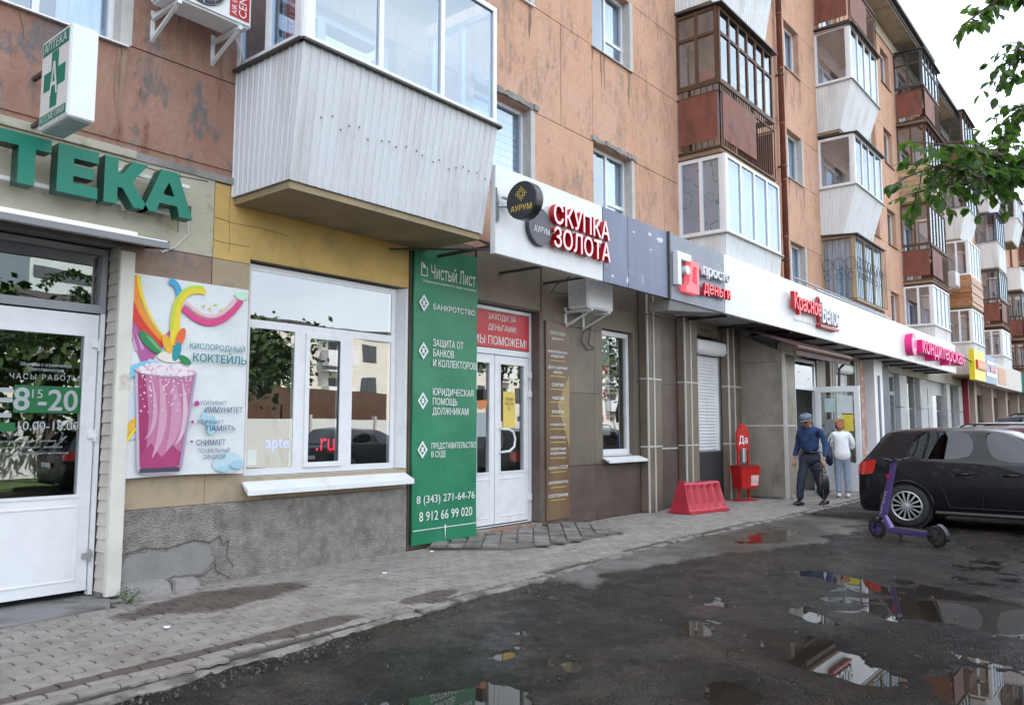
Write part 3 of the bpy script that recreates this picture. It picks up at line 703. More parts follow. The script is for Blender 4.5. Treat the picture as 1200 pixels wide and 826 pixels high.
# balconies -------------------------------------------------------
def corrugated(Pb, Qb, Pt, Qt, pitch=.095, dep=.014):
    """sheet between bottom edge Pb-Qb and top edge Pt-Qt (3D points), ribs along the height; outward = right of P->Q"""
    Pb, Qb, Pt, Qt = map(Vector, (Pb, Qb, Pt, Qt)); Ln = (Qt-Pt).length; n_ = max(2, int(Ln/pitch)); d = (Qt-Pt).normalized(); nn = Vector((d.y, -d.x, 0)); m = M(); vs = []
    for i in range(n_):
        for fr, h in ((0, 0), (.07, 1), (.16, 1), (.23, 0), (.60, 0), (.66, .35), (.72, 0)):
            u = (i+fr)/n_; vs += [Pb.lerp(Qb, u)+nn*dep*h, Pt.lerp(Qt, u)+nn*dep*h]
    vs += [Qb, Qt]; k_ = len(vs)//2
    m.add(vs, [(2*i, 2*i+2, 2*i+3, 2*i+1) for i in range(k_-1)]); return m
def glazing(P_, Q_, z0, z1, n_, mt, par, gl, fw=.05, transom=None, skip=(), low=None):
    xf = frame_xf(P_, Q_); Ln = (Vector(Q_)-Vector(P_)).length; Ls = []; w_ = (Ln-fw)/n_
    for i in range(n_):
        a = fw+i*w_; b = a+w_-fw
        zz = [z0+fw, z1-fw] if not transom else [z0+fw, transom-fw/2, transom+fw/2, z1-fw]
        for j in range(0, len(zz), 2): Ls.append((a, b, zz[j], zz[j+1]))
    lights_frame('window_frame', 0, Ln, z0, z1, -.03, Ls, mt, par, xf=xf, dp=.06)
    for i, l_ in enumerate(Ls):
        if i not in skip: obj('pane', M(xf).box(l_[0], l_[1], .0, .006, l_[2], l_[3]), gl, par)
def balcony(x, f, clad, glz, taper=(.0, 0), dep=.95, over=0, ztop=None, w_=BW, nf=4, ns=2, lid=None, label=None, tr=None, rail=1.27, curtain=None):
    z = FS[f] if f < 4 else FS[3]; x1_ = x+w_; bz = z+rail; d0 = dep-taper[0]; yb, yt = -d0, -dep
    zt = ztop or z+2.62
    b = obj('balcony', M().box(x+.02, x1_-.02-taper[1], yb+.02, .0, z-.10, z+.05), slabm, bld, label=label)
    if clad in ('corr', 'white'):
        cm = corr if clad == 'corr' else corrw
        bb = [(x, 0, z-.03), (x, yb, z-.03), (x1_-taper[1], yb, z-.03), (x1_-taper[1], 0, z-.03)]; tt = [(x, 0, bz), (x, yt, bz), (x1_, yt, bz), (x1_, 0, bz)]
        for i in range(3):
            obj('corrugated_sheet', corrugated(bb[i], bb[i+1], tt[i], tt[i+1]), cm, b)
        m = M()
        for i in range(3):
            xf = frame_xf(tt[i][:2], tt[i+1][:2]); Ln = (Vector(tt[i+1])-Vector(tt[i])).length; m2 = M(xf).box(-.03, Ln+.03, -.03, .055, bz, bz+.022); m.v += m2.v if False else []; o_ = len(m.v); m.v += m2.v; m.f += [tuple(k_+o_ for k_ in f_) for f_ in m2.f]
        obj('ledge', m, darkm if clad == 'corr' and x < 5 else sillm, b)
    elif clad == 'rust':
        cs = [(x, 0), (x, yt), (x1_, yt), (x1_, 0)]
        for i in range(3):
            xf = frame_xf(cs[i], cs[i+1]); Ln = (Vector(cs[i+1])-Vector(cs[i])).length
            m = M(xf); m.box(0, Ln, -.02, .02, bz-.04, bz); m.box(0, Ln, -.02, .02, z+.0, z+.04); m.box(0, Ln, -.015, .015, bz-.2, bz-.17); n_ = int(Ln/.11)
            for k_ in range(n_+1): m.box(k_*Ln/n_-.008, k_*Ln/n_+.008, -.008, .008, z+.04, bz-.04)
            obj('railing', m, brown, b)
            fr = 1 if i != 1 else .62
            obj('cladding_sheet', M(xf).box(.06, Ln*fr-.05, .022, .032, z+.16, bz-.21), rust, b)
        obj('slab_edge', M().box(x-.03, x1_+.03, yt-.04, .0, z-.12, z-.101), rust, b)
    elif clad in ('plank', 'creamplank'):
        cs = [(x, 0), (x, yt), (x1_, yt), (x1_, 0)]; pmt = plank if clad == 'plank' else wcream
        for i in range(3):
            xf = frame_xf(cs[i], cs[i+1]); Ln = (Vector(cs[i+1])-Vector(cs[i])).length; n_ = 7
            for k_ in range(n_):
                za = z-.05+k_*(rail+.05)/n_; obj('plank', M(xf).box(0, Ln, .0+.02*(k_ % 2), .03+.02*(k_ % 2), za+.01, za+(rail+.05)/n_-.012), pmt, b)
    elif clad == 'open':
        cs = [(x, 0), (x, yt), (x1_, yt), (x1_, 0)]
        for i in range(3):
            xf = frame_xf(cs[i], cs[i+1]); Ln = (Vector(cs[i+1])-Vector(cs[i])).length; m = M(xf).box(0, Ln, -.02, .02, z+1.0, z+1.04); n_ = int(Ln/.13)
            m.box(0, Ln, -.015, .015, z+.1, z+.13)
            for k_ in range(n_+1): m.box(k_*Ln/n_-.008, k_*Ln/n_+.008, -.008, .008, z, z+1.0)
            obj('railing', m, brown, b)
    # glazing
    g0 = bz+(.022 if clad in ('corr', 'white') else .002); cs = [(x+.02, 0), (x+.02, yt+.02), (x1_-.02, yt+.02), (x1_-.02, 0)]
    if glz:
        fm = {'white': white, 'brown': brown, 'dark': darkm, 'blue': blued, 'cream': wcream}[glz]
        glazing(cs[0], cs[1], g0, zt, ns, fm, b, GU, .07 if glz == 'white' else .06, transom=tr)
        glazing(cs[1], cs[2], g0, zt, nf, fm, b, GU, .06, transom=tr)
        glazing(cs[2], cs[3], g0, zt, ns, fm, b, GU, .06, transom=tr)
        if glz == 'white': obj('corner_post', M().box(x+.0, x+.13, yt, yt+.13, g0+.001, zt-.001), white, b)
    if lid:
        lm = {'dark': darkm, 'white': sillm, 'rust': brown}[lid]
        obj('lid', M().hexa([(x-.06, yt-.12, zt+.002), (x1_+.06, yt-.12, zt+.002), (x1_+.06, 0, zt+.06), (x-.06, 0, zt+.06)], [(x-.06, yt-.12, zt+.03), (x1_+.06, yt-.12, zt+.03), (x1_+.06, 0, zt+.10), (x-.06, 0, zt+.10)]), lm, b)
    if curtain:
        m = M(); n_ = 60
        for (p, q, k2) in (((x+.1, yt+.14), (x1_-.1, yt+.14), n_), ((x+.12, -.05), (x+.12, yt+.14), 20)):
            vs = []
            for i in range(k2+1):
                u = i/k2; px, py = p[0]+(q[0]-p[0])*u, p[1]+(q[1]-p[1])*u; wv = .02*math.sin(i*1.7)
                vs += [(px+(wv if p[0] == q[0] else 0), py+(wv if p[1] == q[1] else 0), bz+.05), (px+(wv if p[0] == q[0] else 0), py+(wv if p[1] == q[1] else 0), zt-.05)]
            m.add(vs, [(2*i, 2*i+2, 2*i+3, 2*i+1) for i in range(k2)])
        obj('curtain', m, curtain, b)
    # back door and window of the flat
    fr = lights_frame('balcony_door', x+.45, x+2.1, z+.08, WZ[f][1], .12, [(x+.55, x+1.05, z+.7, WZ[f][1]-.08), (x+1.15, x+2.0, z+.9, WZ[f][1]-.08)], white, bld)
    panes([(x+.55, x+1.05, z+.7, WZ[f][1]-.08), (x+1.15, x+2.0, z+.9, WZ[f][1]-.08)], .12, fr, GU)
    return b
# A: big white steel clad balcony over the pharmacy window
balcony(BX[0], 0, 'corr', 'white', (.16, .08), dep=1.08, nf=3, w_=2.72, ztop=6.35, rail=1.22)
for f in (1, 2, 3): balcony(BX[0], f, 'white', 'white')
m = M()
for k_ in range(20):
    u_ = .25+k_*.122+random.uniform(-.03, .03); zz = 4.28+random.uniform(-.05, .05); yy_ = -.92-.16*(zz-3.65)/1.25-.016; m.lathe([(.011, -.002), (.009, -.006)], (4.16+u_, yy_, zz), 'y', 7)
obj('rivet_holes', m, darkm, bld, kind='stuff')
# B column
bf = balcony(BX[1], 0, 'white', 'white', (.12, .0), nf=4, ztop=6.45, curtain=blind)
obj('film', M().box(BX[1]+.035, BX[1]+.04, -.86, -.06, 5.05, 6.38), filmm, bf)
bb_ = balcony(BX[1], 1, 'rust', 'brown', nf=6, ns=2, tr=8.82, lid='dark', ztop=9.32, dep=.88)
balcony(BX[1], 2, 'white', 'white', (.2, .1)); balcony(BX[1], 3, 'rust', 'brown')
obj('cardboard_box', M().box(BX[1]+.05, BX[1]+.3, -.8, -.4, 7.96, 8.14), red, bb_)
obj('board_lining', M().box(BX[1]+.5, BX[1]+2.5, -.06, -.03, 6.7, 9.3), plank, bb_)
# C column
bc = balcony(BX[2], 0, 'rust', 'cream', nf=3, ns=1, ztop=6.5, lid='dark', rail=1.08, curtain=curt, dep=.85)
balcony(BX[2], 1, 'white', 'white', (.35, .25), nf=4, ns=1, lid='dark', ztop=9.25); balcony(BX[2], 2, 'white', 'white', (.35, .3), nf=4, ns=1, lid='dark', ztop=12.3); balcony(BX[2], 3, 'rust', None)
# wrought grilles of the second floor balcony
m = M()
for (P_, Q_) in (((BX[2]-.05, 0), (BX[2]-.05, -.93)), ((BX[2]-.05, -.93), (BX[2]+BW+.05, -.93))):
    xf = frame_xf(P_, Q_); Ln = (Vector(Q_)-Vector(P_)).length; n_ = int(Ln/.14)
    for k_ in range(n_+1):
        m.tube([xf(k_*Ln/n_, 0, 4.8), xf(k_*Ln/n_, 0, 6.45)], .007, 5)
    for k_ in range(int(Ln/.3)):
        c_ = (k_+.5)*.3; m.tube([xf(c_+.13*math.cos(t*.6), 0, 5.75+.17*math.sin(t*.6)) for t in range(11)], .007, 4); m.tube([xf(c_+.08*math.cos(t*.6), 0, 5.42+.1*math.sin(t*.6)) for t in range(11)], .007, 4)
    m.tube([xf(0, 0, 4.8), xf(Ln, 0, 4.8)], .01, 5); m.tube([xf(0, 0, 6.45), xf(Ln, 0, 6.45)], .01, 5)
obj('window_grille', m, darkm, bc)
# D
balcony(BX[3], 0, 'white', 'white', nf=4, ztop=6.4); balcony(BX[3], 1, 'rust', 'brown', nf=5, ztop=9.3); balcony(BX[3], 2, 'creamplank', 'brown', nf=5, ztop=12.2, lid='rust'); balcony(BX[3], 3, 'rust', 'dark', nf=5, ztop=14.95, lid='dark', tr=14.5)
# E
balcony(BX[4], 0, 'white', 'white', nf=4, ztop=6.4); balcony(BX[4], 1, 'plank', 'white', nf=4, ztop=9.35); balcony(BX[4], 2, 'white', 'dark', (.3, .2), nf=4, lid='white'); balcony(BX[4], 3, 'rust', 'brown', lid='dark')
# F
balcony(BX[5], 0, 'white', 'white', nf=2, ztop=6.3); balcony(BX[5], 1, 'rust', 'dark', nf=4, ztop=9.3); balcony(BX[5], 2, 'white', 'blue', nf=4, ztop=12.2, lid='dark'); balcony(BX[5], 3, 'white', 'white', (.3, .2))
balcony(BX[6], 0, 'rust', 'brown'); balcony(BX[6], 1, 'rust', 'dark'); balcony(BX[6], 2, 'white', None); balcony(BX[6], 3, 'white', 'white', (.3, .2), lid='dark')
balcony(BX[7], 0, 'white', 'white'); balcony(BX[7], 1, 'rust', 'brown'); balcony(BX[7], 2, 'white', 'white'); balcony(BX[7], 3, 'rust', 'dark')

# ================================================================ GROUND FLOOR
GO = [(1.22, 3.10, -.2, 2.98), (4.38, 6.515, .94, 3.08), (7.72, 9.10, .02, 3.09), (10.76, 11.88, .97, 3.02), (13.92, 15.18, .97, 3.22), (22.4, 23.7, .97, 3.22), (16.5, 18.2, .02, 2.95)]
xs = sorted(set([-4, 25.2]+[v for o in GO for v in o[:2]])); zs = sorted(set([-.2, 3.85]+[v for o in GO for v in o[2:]]))
m = M()
for c in cells(xs, zs, GO): m.box(c[0], c[1], .03, .34, c[2], c[3])
obj('ground_floor_wall', m, smoothc, bld)
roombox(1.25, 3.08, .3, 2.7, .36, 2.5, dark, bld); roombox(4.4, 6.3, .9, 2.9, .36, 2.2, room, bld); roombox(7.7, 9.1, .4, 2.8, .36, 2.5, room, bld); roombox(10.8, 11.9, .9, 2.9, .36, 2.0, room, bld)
# yellow and cream plaster
def plates(name, x0, x1, z0, z1, mt, t=.0, holes=GO, y=.03, label=None, extra=()):
    xs = sorted(set([x0, x1]+[min(max(v, x0), x1) for o in holes for v in o[:2]]+list(extra))); zs = sorted(set([z0, z1]+[min(max(v, z0), z1) for o in holes for v in o[2:]])); m = M()
    for c in cells(xs, zs, holes):
        if c[1]-c[0] > .004 and c[3]-c[2] > .004: m.box(c[0], c[1], -t, y-.001, c[2], c[3])
    return obj(name, m, mt, bld, label=label)
tan = mat('faded_tan_plaster', (.42, .335, .23), .9, .2, 3, .4, 45, col2=(.30, .25, .19), c2=(.48, .64), c2scale=3)
plates('yellow_plaster', 3.98, 6.52, 3.03, 3.77, yellow, .0); plates('tan_plaster', 3.98, 6.52, .72, 3.025, tan, .0)
plates('cream_plaster', -4, 3.97, 3.03, 3.77, cream, .006)
plates('bare_plaster', 3.12, 3.97, 2.70, 3.026, mat('bare_old_plaster', (.30, .21, .16), .9, .25, 6, .3, 40, col2=(.20, .17, .16), c2=(.5, .6), c2scale=4), -.004)
plates('tan_plaster', 3.12, 3.975, .72, 2.695, tan, .0)
plates('ledge_line', 3.2, 6.52, 3.772, 3.84, conc, .02)
plates('ledge_line', -4, 3.2, 3.775, 3.845, cream, .035)
cr = mat('crack', (.10, .085, .07), .9, .1)
m = M(); n_ = 30                                    # plinth with a weathered top and a broken, patched area
m.box(3.12, 6.50, -.035, .028, -.05, .715); obj('plinth', m, stucco, bld, bevel=.006)
pts = [(3.18, .14), (3.25, .32), (3.45, .36), (3.62, .33), (3.86, .38), (4.02, .34), (4.07, .2), (3.95, .1), (3.7, .12), (3.4, .07)]
pts2 = []
for (a, b), (c, d) in zip(pts, pts[1:]+pts[:1]):
    for k_ in range(6): t_ = k_/6; pts2.append((a+(c-a)*t_+random.uniform(-.012, .012), b+(d-b)*t_+random.uniform(-.012, .012)))
obj('cement_patch', M().prism(pts2, 1, -.041, -.034), smoothc, bld)
for cp_ in ([(4.02, .36), (4.12, .42), (4.16, .33), (4.22, .37), (4.2, .22), (4.28, .12)], [(3.2, .34), (3.4, .39), (3.62, .36), (3.87, .41), (4.03, .37)], [(4.08, .2), (4.1, .1), (4.25, .02)], [(3.5, .06), (3.8, .09), (3.98, .08), (4.05, .14)]):
    m = M()
    for (a, b), (c, d) in zip(cp_, cp_[1:]):
        k_ = Vector((c-a, d-b)).normalized(); m.add([(a-k_.y*.006, -.0425, b+k_.x*.006), (c-k_.y*.004, -.0425, d+k_.x*.004), (c+k_.y*.006, -.0425, d-k_.x*.006), (a+k_.y*.004, -.0425, b-k_.x*.004)], [(0, 1, 2, 3)])
    obj('crack', m, MT['crack'], bld)
for (a, b, c, d, h) in ((3.20, 3.62, -.17, -.03, .11), (3.64, 3.90, -.14, -.03, .09)):
    m = M().hexa([(a, c, -.02), (b, c-.01, -.02), (b+.01, d, -.02), (a, d, -.02)], [(a+.02, c+.02, h), (b-.02, c+.015, h-.02), (b-.01, d, h), (a+.01, d, h+.01)]); obj('loose_stone', m, mat('loose_stone', (.27, .255, .25), .9, .25, 12, .6, 30), bld, bevel=.012)
def crack(pts, w_=.006, y=-.0015):
    m = M()
    for (a, b), (c, d) in zip(pts, pts[1:]):
        k_ = Vector((c-a, d-b)).normalized(); nx_, nz_ = -k_.y*w_/2, k_.x*w_/2
        m.add([(a+nx_, y, b+nz_), (c+nx_, y, d+nz_), (c-nx_, y, d-nz_), (a-nx_, y, b-nz_)], [(0, 1, 2, 3)])
    obj('crack', m, cr, bld)
crack([(3.98, 3.42), (4.2, 3.40), (4.5, 3.41), (4.8, 3.39)]); crack([(4.14, 3.75), (4.13, 3.5), (4.15, 3.2), (4.14, 3.09)], .004); crack([(3.98, 3.20), (4.1, 3.19), (4.36, 3.20)])
crack([(3.62, 3.76), (3.61, 3.5), (3.62, 3.2)], .008, -.0075); crack([(1.8, 3.1), (2.6, 3.12), (3.3, 3.09)], .006, -.0075); crack([(3.05, 3.74), (3.5, 3.72), (3.9, 3.745)], .012, -.0075)

# cladding slabs of the brown stone section
def slabs(x0, x1, z0, z1, y, mt, hw=1.12, hh=.93, holes=GO, t=.03, off=0, zs_=None):
    nx_ = max(1, round((x1-x0)/hw)); xl = [x0+(x1-x0)*i/nx_ for i in range(nx_+1)]; zl = zs_ or [z0+(z1-z0)*i/max(1, round((z1-z0)/hh)) for i in range(max(1, round((z1-z0)/hh))+1)]
    for i in range(len(xl)-1):
        for j in range(len(zl)-1):
            a, b, c, d = xl[i]+.003, xl[i+1]-.003, zl[j]+.003, zl[j+1]-.003
            sub = [o for o in holes if o[0] < b and o[1] > a and o[2] < d and o[3] > c]
            xs3 = sorted(set([a, b]+[min(max(v, a), b) for o in sub for v in o[:2]])); zs3 = sorted(set([c, d]+[min(max(v, c), d) for o in sub for v in o[2:]])); m = M()
            cl = [k_ for k_ in cells(xs3, zs3, sub) if k_[1]-k_[0] > .02 and k_[3]-k_[2] > .02]
            yy = y-random.uniform(0, .003)
            for k_ in cl: m.box(k_[0], k_[1], yy, y+t, k_[2], k_[3])
            if cl: obj('cladding_slab', m, mt, bld)
slabs(6.54, 7.70, .0, 3.8, -.001, gran, zs_=[0, .9, 1.9, 2.9, 3.8]); slabs(7.74, 9.13, 3.1, 3.8, -.001, gran, zs_=[3.1, 3.8])
slabs(9.16, 11.9, .85, 3.8, -.001, gran, 1.3, zs_=[.85, 1.95, 2.95, 3.8]); slabs(9.16, 11.9, .0, .845, -.012, grand, 1.37, zs_=[0, .845])
slabs(12.42, 13.27, .0, 3.8, -.001, grand, .9, zs_=[0, 1.05, 2.2, 3.8]); slabs(13.83, 15.2, .0, 3.8, -.001, gran, 1.4, zs_=[3.23, 3.8])
obj('under_window_panel', M().box(13.85, 15.2, .005, .028, 0, .95), dark, bld); obj('wall_strip', M().box(13.83, 13.915, .0, .028, .96, 3.22), gran, bld)
slabs(18.3, 25.2, .0, 3.8, -.001, gran, 1.15, zs_=[0, 1.05, 2.2, 3.25, 3.8])
def pilaster(x0, x1, y=-.16, mt=gran, tr=True, zs_=(0, 1.1, 2.25, 3.8)):
    for a, b in zip(zs_, zs_[1:]): obj('pilaster_slab', M().box(x0, x1, y, -.003, a+.012, b-.012), mt, bld)
    if tr:
        m = M(); m.box(x0-.012, x0+.016, y-.014, y+.012, 0, 3.8); m.box(x0+(x1-x0)*.42, x0+(x1-x0)*.42+.03, y-.016, y-.0005, 0, 3.8)
        for z_ in zs_[1:-1]: m.box(x0+.02, x1, y-.012, y+.03, z_-.012, z_+.012); m.box(x0-.010, x0+.01, y+.013, -.004, z_-.012, z_+.012)
        obj('corner_trim', m, trim, bld)
pilaster(11.93, 12.40); pilaster(13.30, 13.82); pilaster(15.2, 15.8)
for x in (19.9, 21.6, 23.8): pilaster(x, x+.45)
m = M()
for z_ in (1.05,): m.box(12.42, 13.27, -.012, -.002, z_-.012, z_+.012)
obj('horizontal_trim', m, trim, bld)
# pinkish part before the corner
obj('pink_wall_strip', M().box(24.3, 25.18, -.04, -.002, .0, 3.7), mat('pink_wall', (.42, .22, .19), .8, .3, 3, col2=(.5, .42, .38), c2=(.5, .6), c2scale=3), bld)

# --- pharmacy door (recessed), post, siding jamb
dy = .17
d = obj('door', M().box(0, 0.001, 0, .001, 0, .001), white, bld, label='white glazed pharmacy door')
bpy.data.objects.remove(d)
def door_leaf(x0, x1, z0, z1, y, zg0, zg1, par=bld, fw=.105, gl=G, label=None, xf=None, mt=white):
    m = M(xf); g = (x0+fw, x1-fw, zg0, zg1)
    for c in cells(sorted({x0, x1, g[0], g[1]}), sorted({z0, z1, zg0, zg1}), [g]): m.box(c[0], c[1], y, y+.06, c[2], c[3])
    # raised beads round the glass and the lower panel
    for (a, b, c, d_) in ((g[0]-.02, g[1]+.02, g[2]-.02, g[2]+.006), (g[0]-.02, g[1]+.02, g[3]-.006, g[3]+.02), (g[0]-.02, g[0]+.006, g[2]+.006, g[3]-.006), (g[1]-.006, g[1]+.02, g[2]+.006, g[3]-.006)): m.box(a, b, y-.008, y+.01, c, d_)
    if zg0-z0 > .35:
        a, b, c, d_ = g[0], g[1], z0+.1, zg0-.1
        for r in ((a-.012, b+.012, c-.012, c), (a-.012, b+.012, d_, d_+.012), (a-.012, a, c, d_), (b, b+.012, c, d_)): m.box(r[0], r[1], y-.006, y+.01, r[2], r[3])
    o = obj('door', m, mt, par, label=label)
    obj('pane', M(xf).box(g[0]-.004, g[1]+.004, y+.025, y+.033, g[2]-.004, g[3]+.004), gl, o)
    return o
LP = [(2.22, 3.0, 2.5, 2.92)]
fr = lights_frame('door_frame', 1.24, 3.08, 2.40, 2.96, dy-.02, [(1.30, 2.14, 2.47, 2.91), (2.22, 3.03, 2.47, 2.91)], mat('grey_pvc', (.30, .31, .33), .5, .1), bld); panes([(1.30, 2.14, 2.47, 2.91), (2.22, 3.03, 2.47, 2.91)], dy, fr, G)
obj('door_post', M().box(3.045, 3.08, dy-.02, dy+.05, .03, 2.398), white, bld)
d1 = door_leaf(2.16, 3.035, .07, 2.385, dy, .86, 2.20, label='white pharmacy door leaf with opening hours lettering on its glass')
d0 = door_leaf(1.27, 2.15, .07, 2.385, dy, .86, 2.20)
h = M().tube([(2.235, dy-.01, 1.12), (2.235, dy-.07, 1.13), (2.235, dy-.085, 1.18), (2.235, dy-.085, 1.50), (2.235, dy-.07, 1.55), (2.235, dy-.01, 1.56)], .017, 10); obj('handle', h, white, d1, smooth=True)
for z_ in (.33, 1.33, 2.1): obj('hinge', M().box(2.985, 3.07, dy-.025, dy-.001, z_, z_+.045).box(3.03, 3.05, dy-.04, dy-.001, z_-.03, z_+.075), whitem if z_ > 1 else alu, d1, bevel=.004)
ym = dy+.02
stick = mat('sticker_white', (.36, .40, .42), .6, .03); sg = mat('sticker_green', (.006, .13, .04), .6, .05)
obj('green_sticker', M().box(2.42, 2.94, ym, ym+.002, 1.54, 1.76), sg, d1)
txt('8', 2.42, 2.53, 1.56, 1.74, ym-.002, stick, d1, bold=.03); txt('15', 2.55, 2.63, 1.66, 1.73, ym-.002, stick, d1); txt('-20', 2.60, 2.90, 1.56, 1.73, ym-.002, stick, d1, bold=.03)
txt('ЧАСЫ РАБОТЫ', 2.38, 2.90, 1.81, 1.855, ym-.002, stick, d1, space=1.3); txt('10.00-18.00', 2.46, 2.92, 1.40, 1.47, ym-.002, stick, d1, bold=.012)
txt('Общество с ограниченной\nответственностью', 2.45, 2.84, 1.88, 1.95, ym-.002, stick, d1)
for k_ in range(3): txt('Екатеринбург, аптека', 2.33, 2.75+.05*k_, 1.30-.05*k_, 1.322-.05*k_, ym-.002, stick, d1)
obj('green_badge', M().box(2.30, 2.44, ym, ym+.002, 1.39, 1.46), sg, d1)
for k_, z_ in enumerate((1.5, 1.62, 1.7)): obj('sticker', M().box(2.29, 2.41, ym, ym+.002, z_, z_+.035), stick, d1)
# siding boards on the jamb and the white corner post
for k_ in range(27):
    z_ = .06+k_*.108; obj('siding_board', M().hexa([(3.085, -.03, z_), (3.10, -.03, z_), (3.10, dy-.03, z_), (3.085, dy-.03, z_)], [(3.098, -.03, z_+.105), (3.102, -.03, z_+.105), (3.102, dy-.03, z_+.105), (3.098, dy-.03, z_+.105)]), mat('cream_siding', (.56, .52, .46), .6, .15, 4, island=.06), bld)
obj('corner_post', M().box(3.085, 3.21, -.085, -.031, .03, 2.93), mat('dirty_white_post', (.66, .63, .58), .5, .12, 3, col2=(.4, .3, .22), c2=(.62, .75), c2scale=3), bld, bevel=.006)
# slim metal canopy over the pharmacy door
can = empty('door_canopy', (2, -.1, 3.05), 'narrow weathered metal canopy strip above the pharmacy door', 'canopy')
m = M().hexa([(.6, -.42, 2.935), (3.32, -.42, 2.935), (3.32, -.008, 3.02), (.6, -.008, 3.02)], [(.6, -.42, 3.0), (3.32, -.42, 3.0), (3.32, -.008, 3.09), (.6, -.008, 3.09)]); obj('canopy_box', m, whitem, can, bevel=.004)
obj('front_rail', M().box(.6, 3.33, -.445, -.424, 2.93, 2.985), mat('grey_gutter', (.22, .22, .23), .5, .15), can, bevel=.003); obj('end_cap', M().hexa([(3.322, -.42, 2.93), (3.335, -.42, 2.93), (3.335, -.01, 3.0), (3.322, -.01, 3.0)], [(3.322, -.42, 3.0), (3.335, -.42, 3.0), (3.335, -.01, 3.09), (3.322, -.01, 3.09)]), darkm, can)
obj('cover_strip', M().hexa([(.6, -.33, 3.02), (3.1, -.33, 3.02), (3.1, -.25, 3.04), (.6, -.25, 3.04)], [(.6, -.33, 3.05), (3.1, -.33, 3.05), (3.1, -.25, 3.07), (.6, -.25, 3.07)]), whitem, can)
tag(obj('wall_cable', M().tube([(3.33, -.2, 3.02), (3.45, -.05, 2.98), (3.6, -.012, 3.06), (3.72, -.012, 3.2), (3.70, -.01, 3.4), (3.69, 0, 3.44)], .009, 6), wire, smooth=True), 'loose white cable running from the pharmacy canopy up the cream plaster', 'cable')
obj('hole', M().box(3.62, 3.74, -.009, -.0065, 3.36, 3.47), darkm, bld)

# --- pharmacy window
x0, x1, z0, z1 = 4.40, 6.41, .95, 3.06
f = .065; zt = 2.46
Ls = [(x0+f, x1-f, zt+.04, z1-f), (x0+f, 5.0, z0+f, zt-.04), (5.18, 5.59, z0+f+.04, zt-.09), (5.77, x1-f, z0+f, zt-.04)]
wn = lights_frame('window', x0, x1, z0, z1, .10, Ls, white, bld, sash_ids=(2,), sash=.0)
wn['label'] = 'large white four light pharmacy window'
m = M()
a, b, c, d = Ls[2]
for r in ((a-.05, b+.05, c-.05, c+.003), (a-.05, b+.05, d-.003, d+.05), (a-.05, a+.003, c+.003, d-.003), (b-.003, b+.05, c+.003, d-.003)): m.box(r[0], r[1], .082, .0995, r[2], r[3])
obj('sash', m, white, wn, bevel=.002); panes(Ls, .087, wn, G)
obj('reveal', M().hexa([(6.415, .17, .95), (6.512, .17, .95), (6.512, .0, .95), (6.485, .0, .95)], [(6.415, .17, 3.07), (6.512, .17, 3.07), (6.512, .0, 3.07), (6.485, .0, 3.07)]), white, wn)
obj('sill', M().hexa([(4.33, -.16, .775), (6.50, -.16, .775), (6.50, .10, .93), (4.38, .10, .93)], [(4.33, -.16, .83), (6.50, -.16, .83), (6.50, .10, .945), (4.38, .10, .945)]), whitem, wn, bevel=.004)
neonb = mat('blue_lit_letters', (.05, .16, .9), .4, 0, emit=.55); neonr = mat('red_lit_letters', (.9, .02, .06), .4, 0, emit=.45)
sg1 = empty('window_lettering', (5.2, .5, 1.2), 'small glowing blue and red web address letters inside the pharmacy window', 'lettering')
txt('apteka', 4.95, 5.40, 1.16, 1.33, .5, neonb, sg1); txt('.ru', 5.60, 5.86, 1.16, 1.30, .5, neonr, sg1)
obj('poster_sheet', M().box(4.52, 4.62, .16, .165, 1.05, 1.2), mat('light_blue_bucket', (.35, .5, .6), .5), wn)

# --- double door of the pawn shop
dy = .13
fr = lights_frame('door_frame', 7.74, 9.08, .10, 3.07, dy, [(7.79, 9.03, .11, 2.42), (7.79, 9.03, 2.50, 3.02)], white, bld)
redp = mat('red_sign_film', (.56, .045, .055), .45, .04)
op = obj('sign_board', M().box(7.79, 9.03, dy+.01, dy+.03, 2.50, 3.02), redp, fr)
tx = empty('door_sign', (8.4, dy, 2.5), 'red sign panel with white Cyrillic offer lettering above the double door', 'sign')
obj('panel', M().box(7.80, 9.02, dy-.004, dy+.008, 2.51, 3.01), redp, tx)
txt('ЗАХОДИ ЗА', 8.12, 8.72, 2.88, 2.975, dy-.006, ink, tx); txt('ДЕНЬГАМИ!', 8.12, 8.72, 2.735, 2.83, dy-.006, ink, tx); txt('МЫ ПОМОЖЕМ!', 7.82, 8.96, 2.55, 2.67, dy-.006, ink, tx, bold=.012)
bpy.data.objects.remove(op)
da = door_leaf(7.80, 8.27, .13, 2.41, dy+.01, .82, 2.30, label='left leaf of the white double door'); db = door_leaf(8.285, 9.02, .13, 2.41, dy+.01, .82, 2.30, label='right leaf of the white double door')
obj('handle', M().tube([(8.38, dy, 1.08), (8.38, dy-.05, 1.09), (8.50, dy-.07, 1.10), (8.60, dy-.07, 1.16), (8.62, dy-.07, 1.27), (8.58, dy-.07, 1.36), (8.48, dy-.07, 1.40), (8.38, dy-.05, 1.40), (8.38, dy, 1.41)], .016, 8), whitem, db, smooth=True)
obj('sticker', M().box(8.48, 8.74, dy+.028, dy+.031, 1.42, 1.92), mat('yellow_sticker', (.75, .55, .12), .5, .08), db); txt('РЕЖИМ\nРАБОТЫ\n9-21', 8.52, 8.70, 1.66, 1.84, dy+.026, darkm, db)
obj('sticker', M().lathe([(.12, 0), (.12, .003)], (8.03, dy+.029, 1.78), 'y', 20), mat('orange_sticker', (.75, .25, .08), .5, .1), da); obj('sticker', M().box(7.92, 8.12, dy+.028, dy+.031, 1.3, 1.62), stick, da)
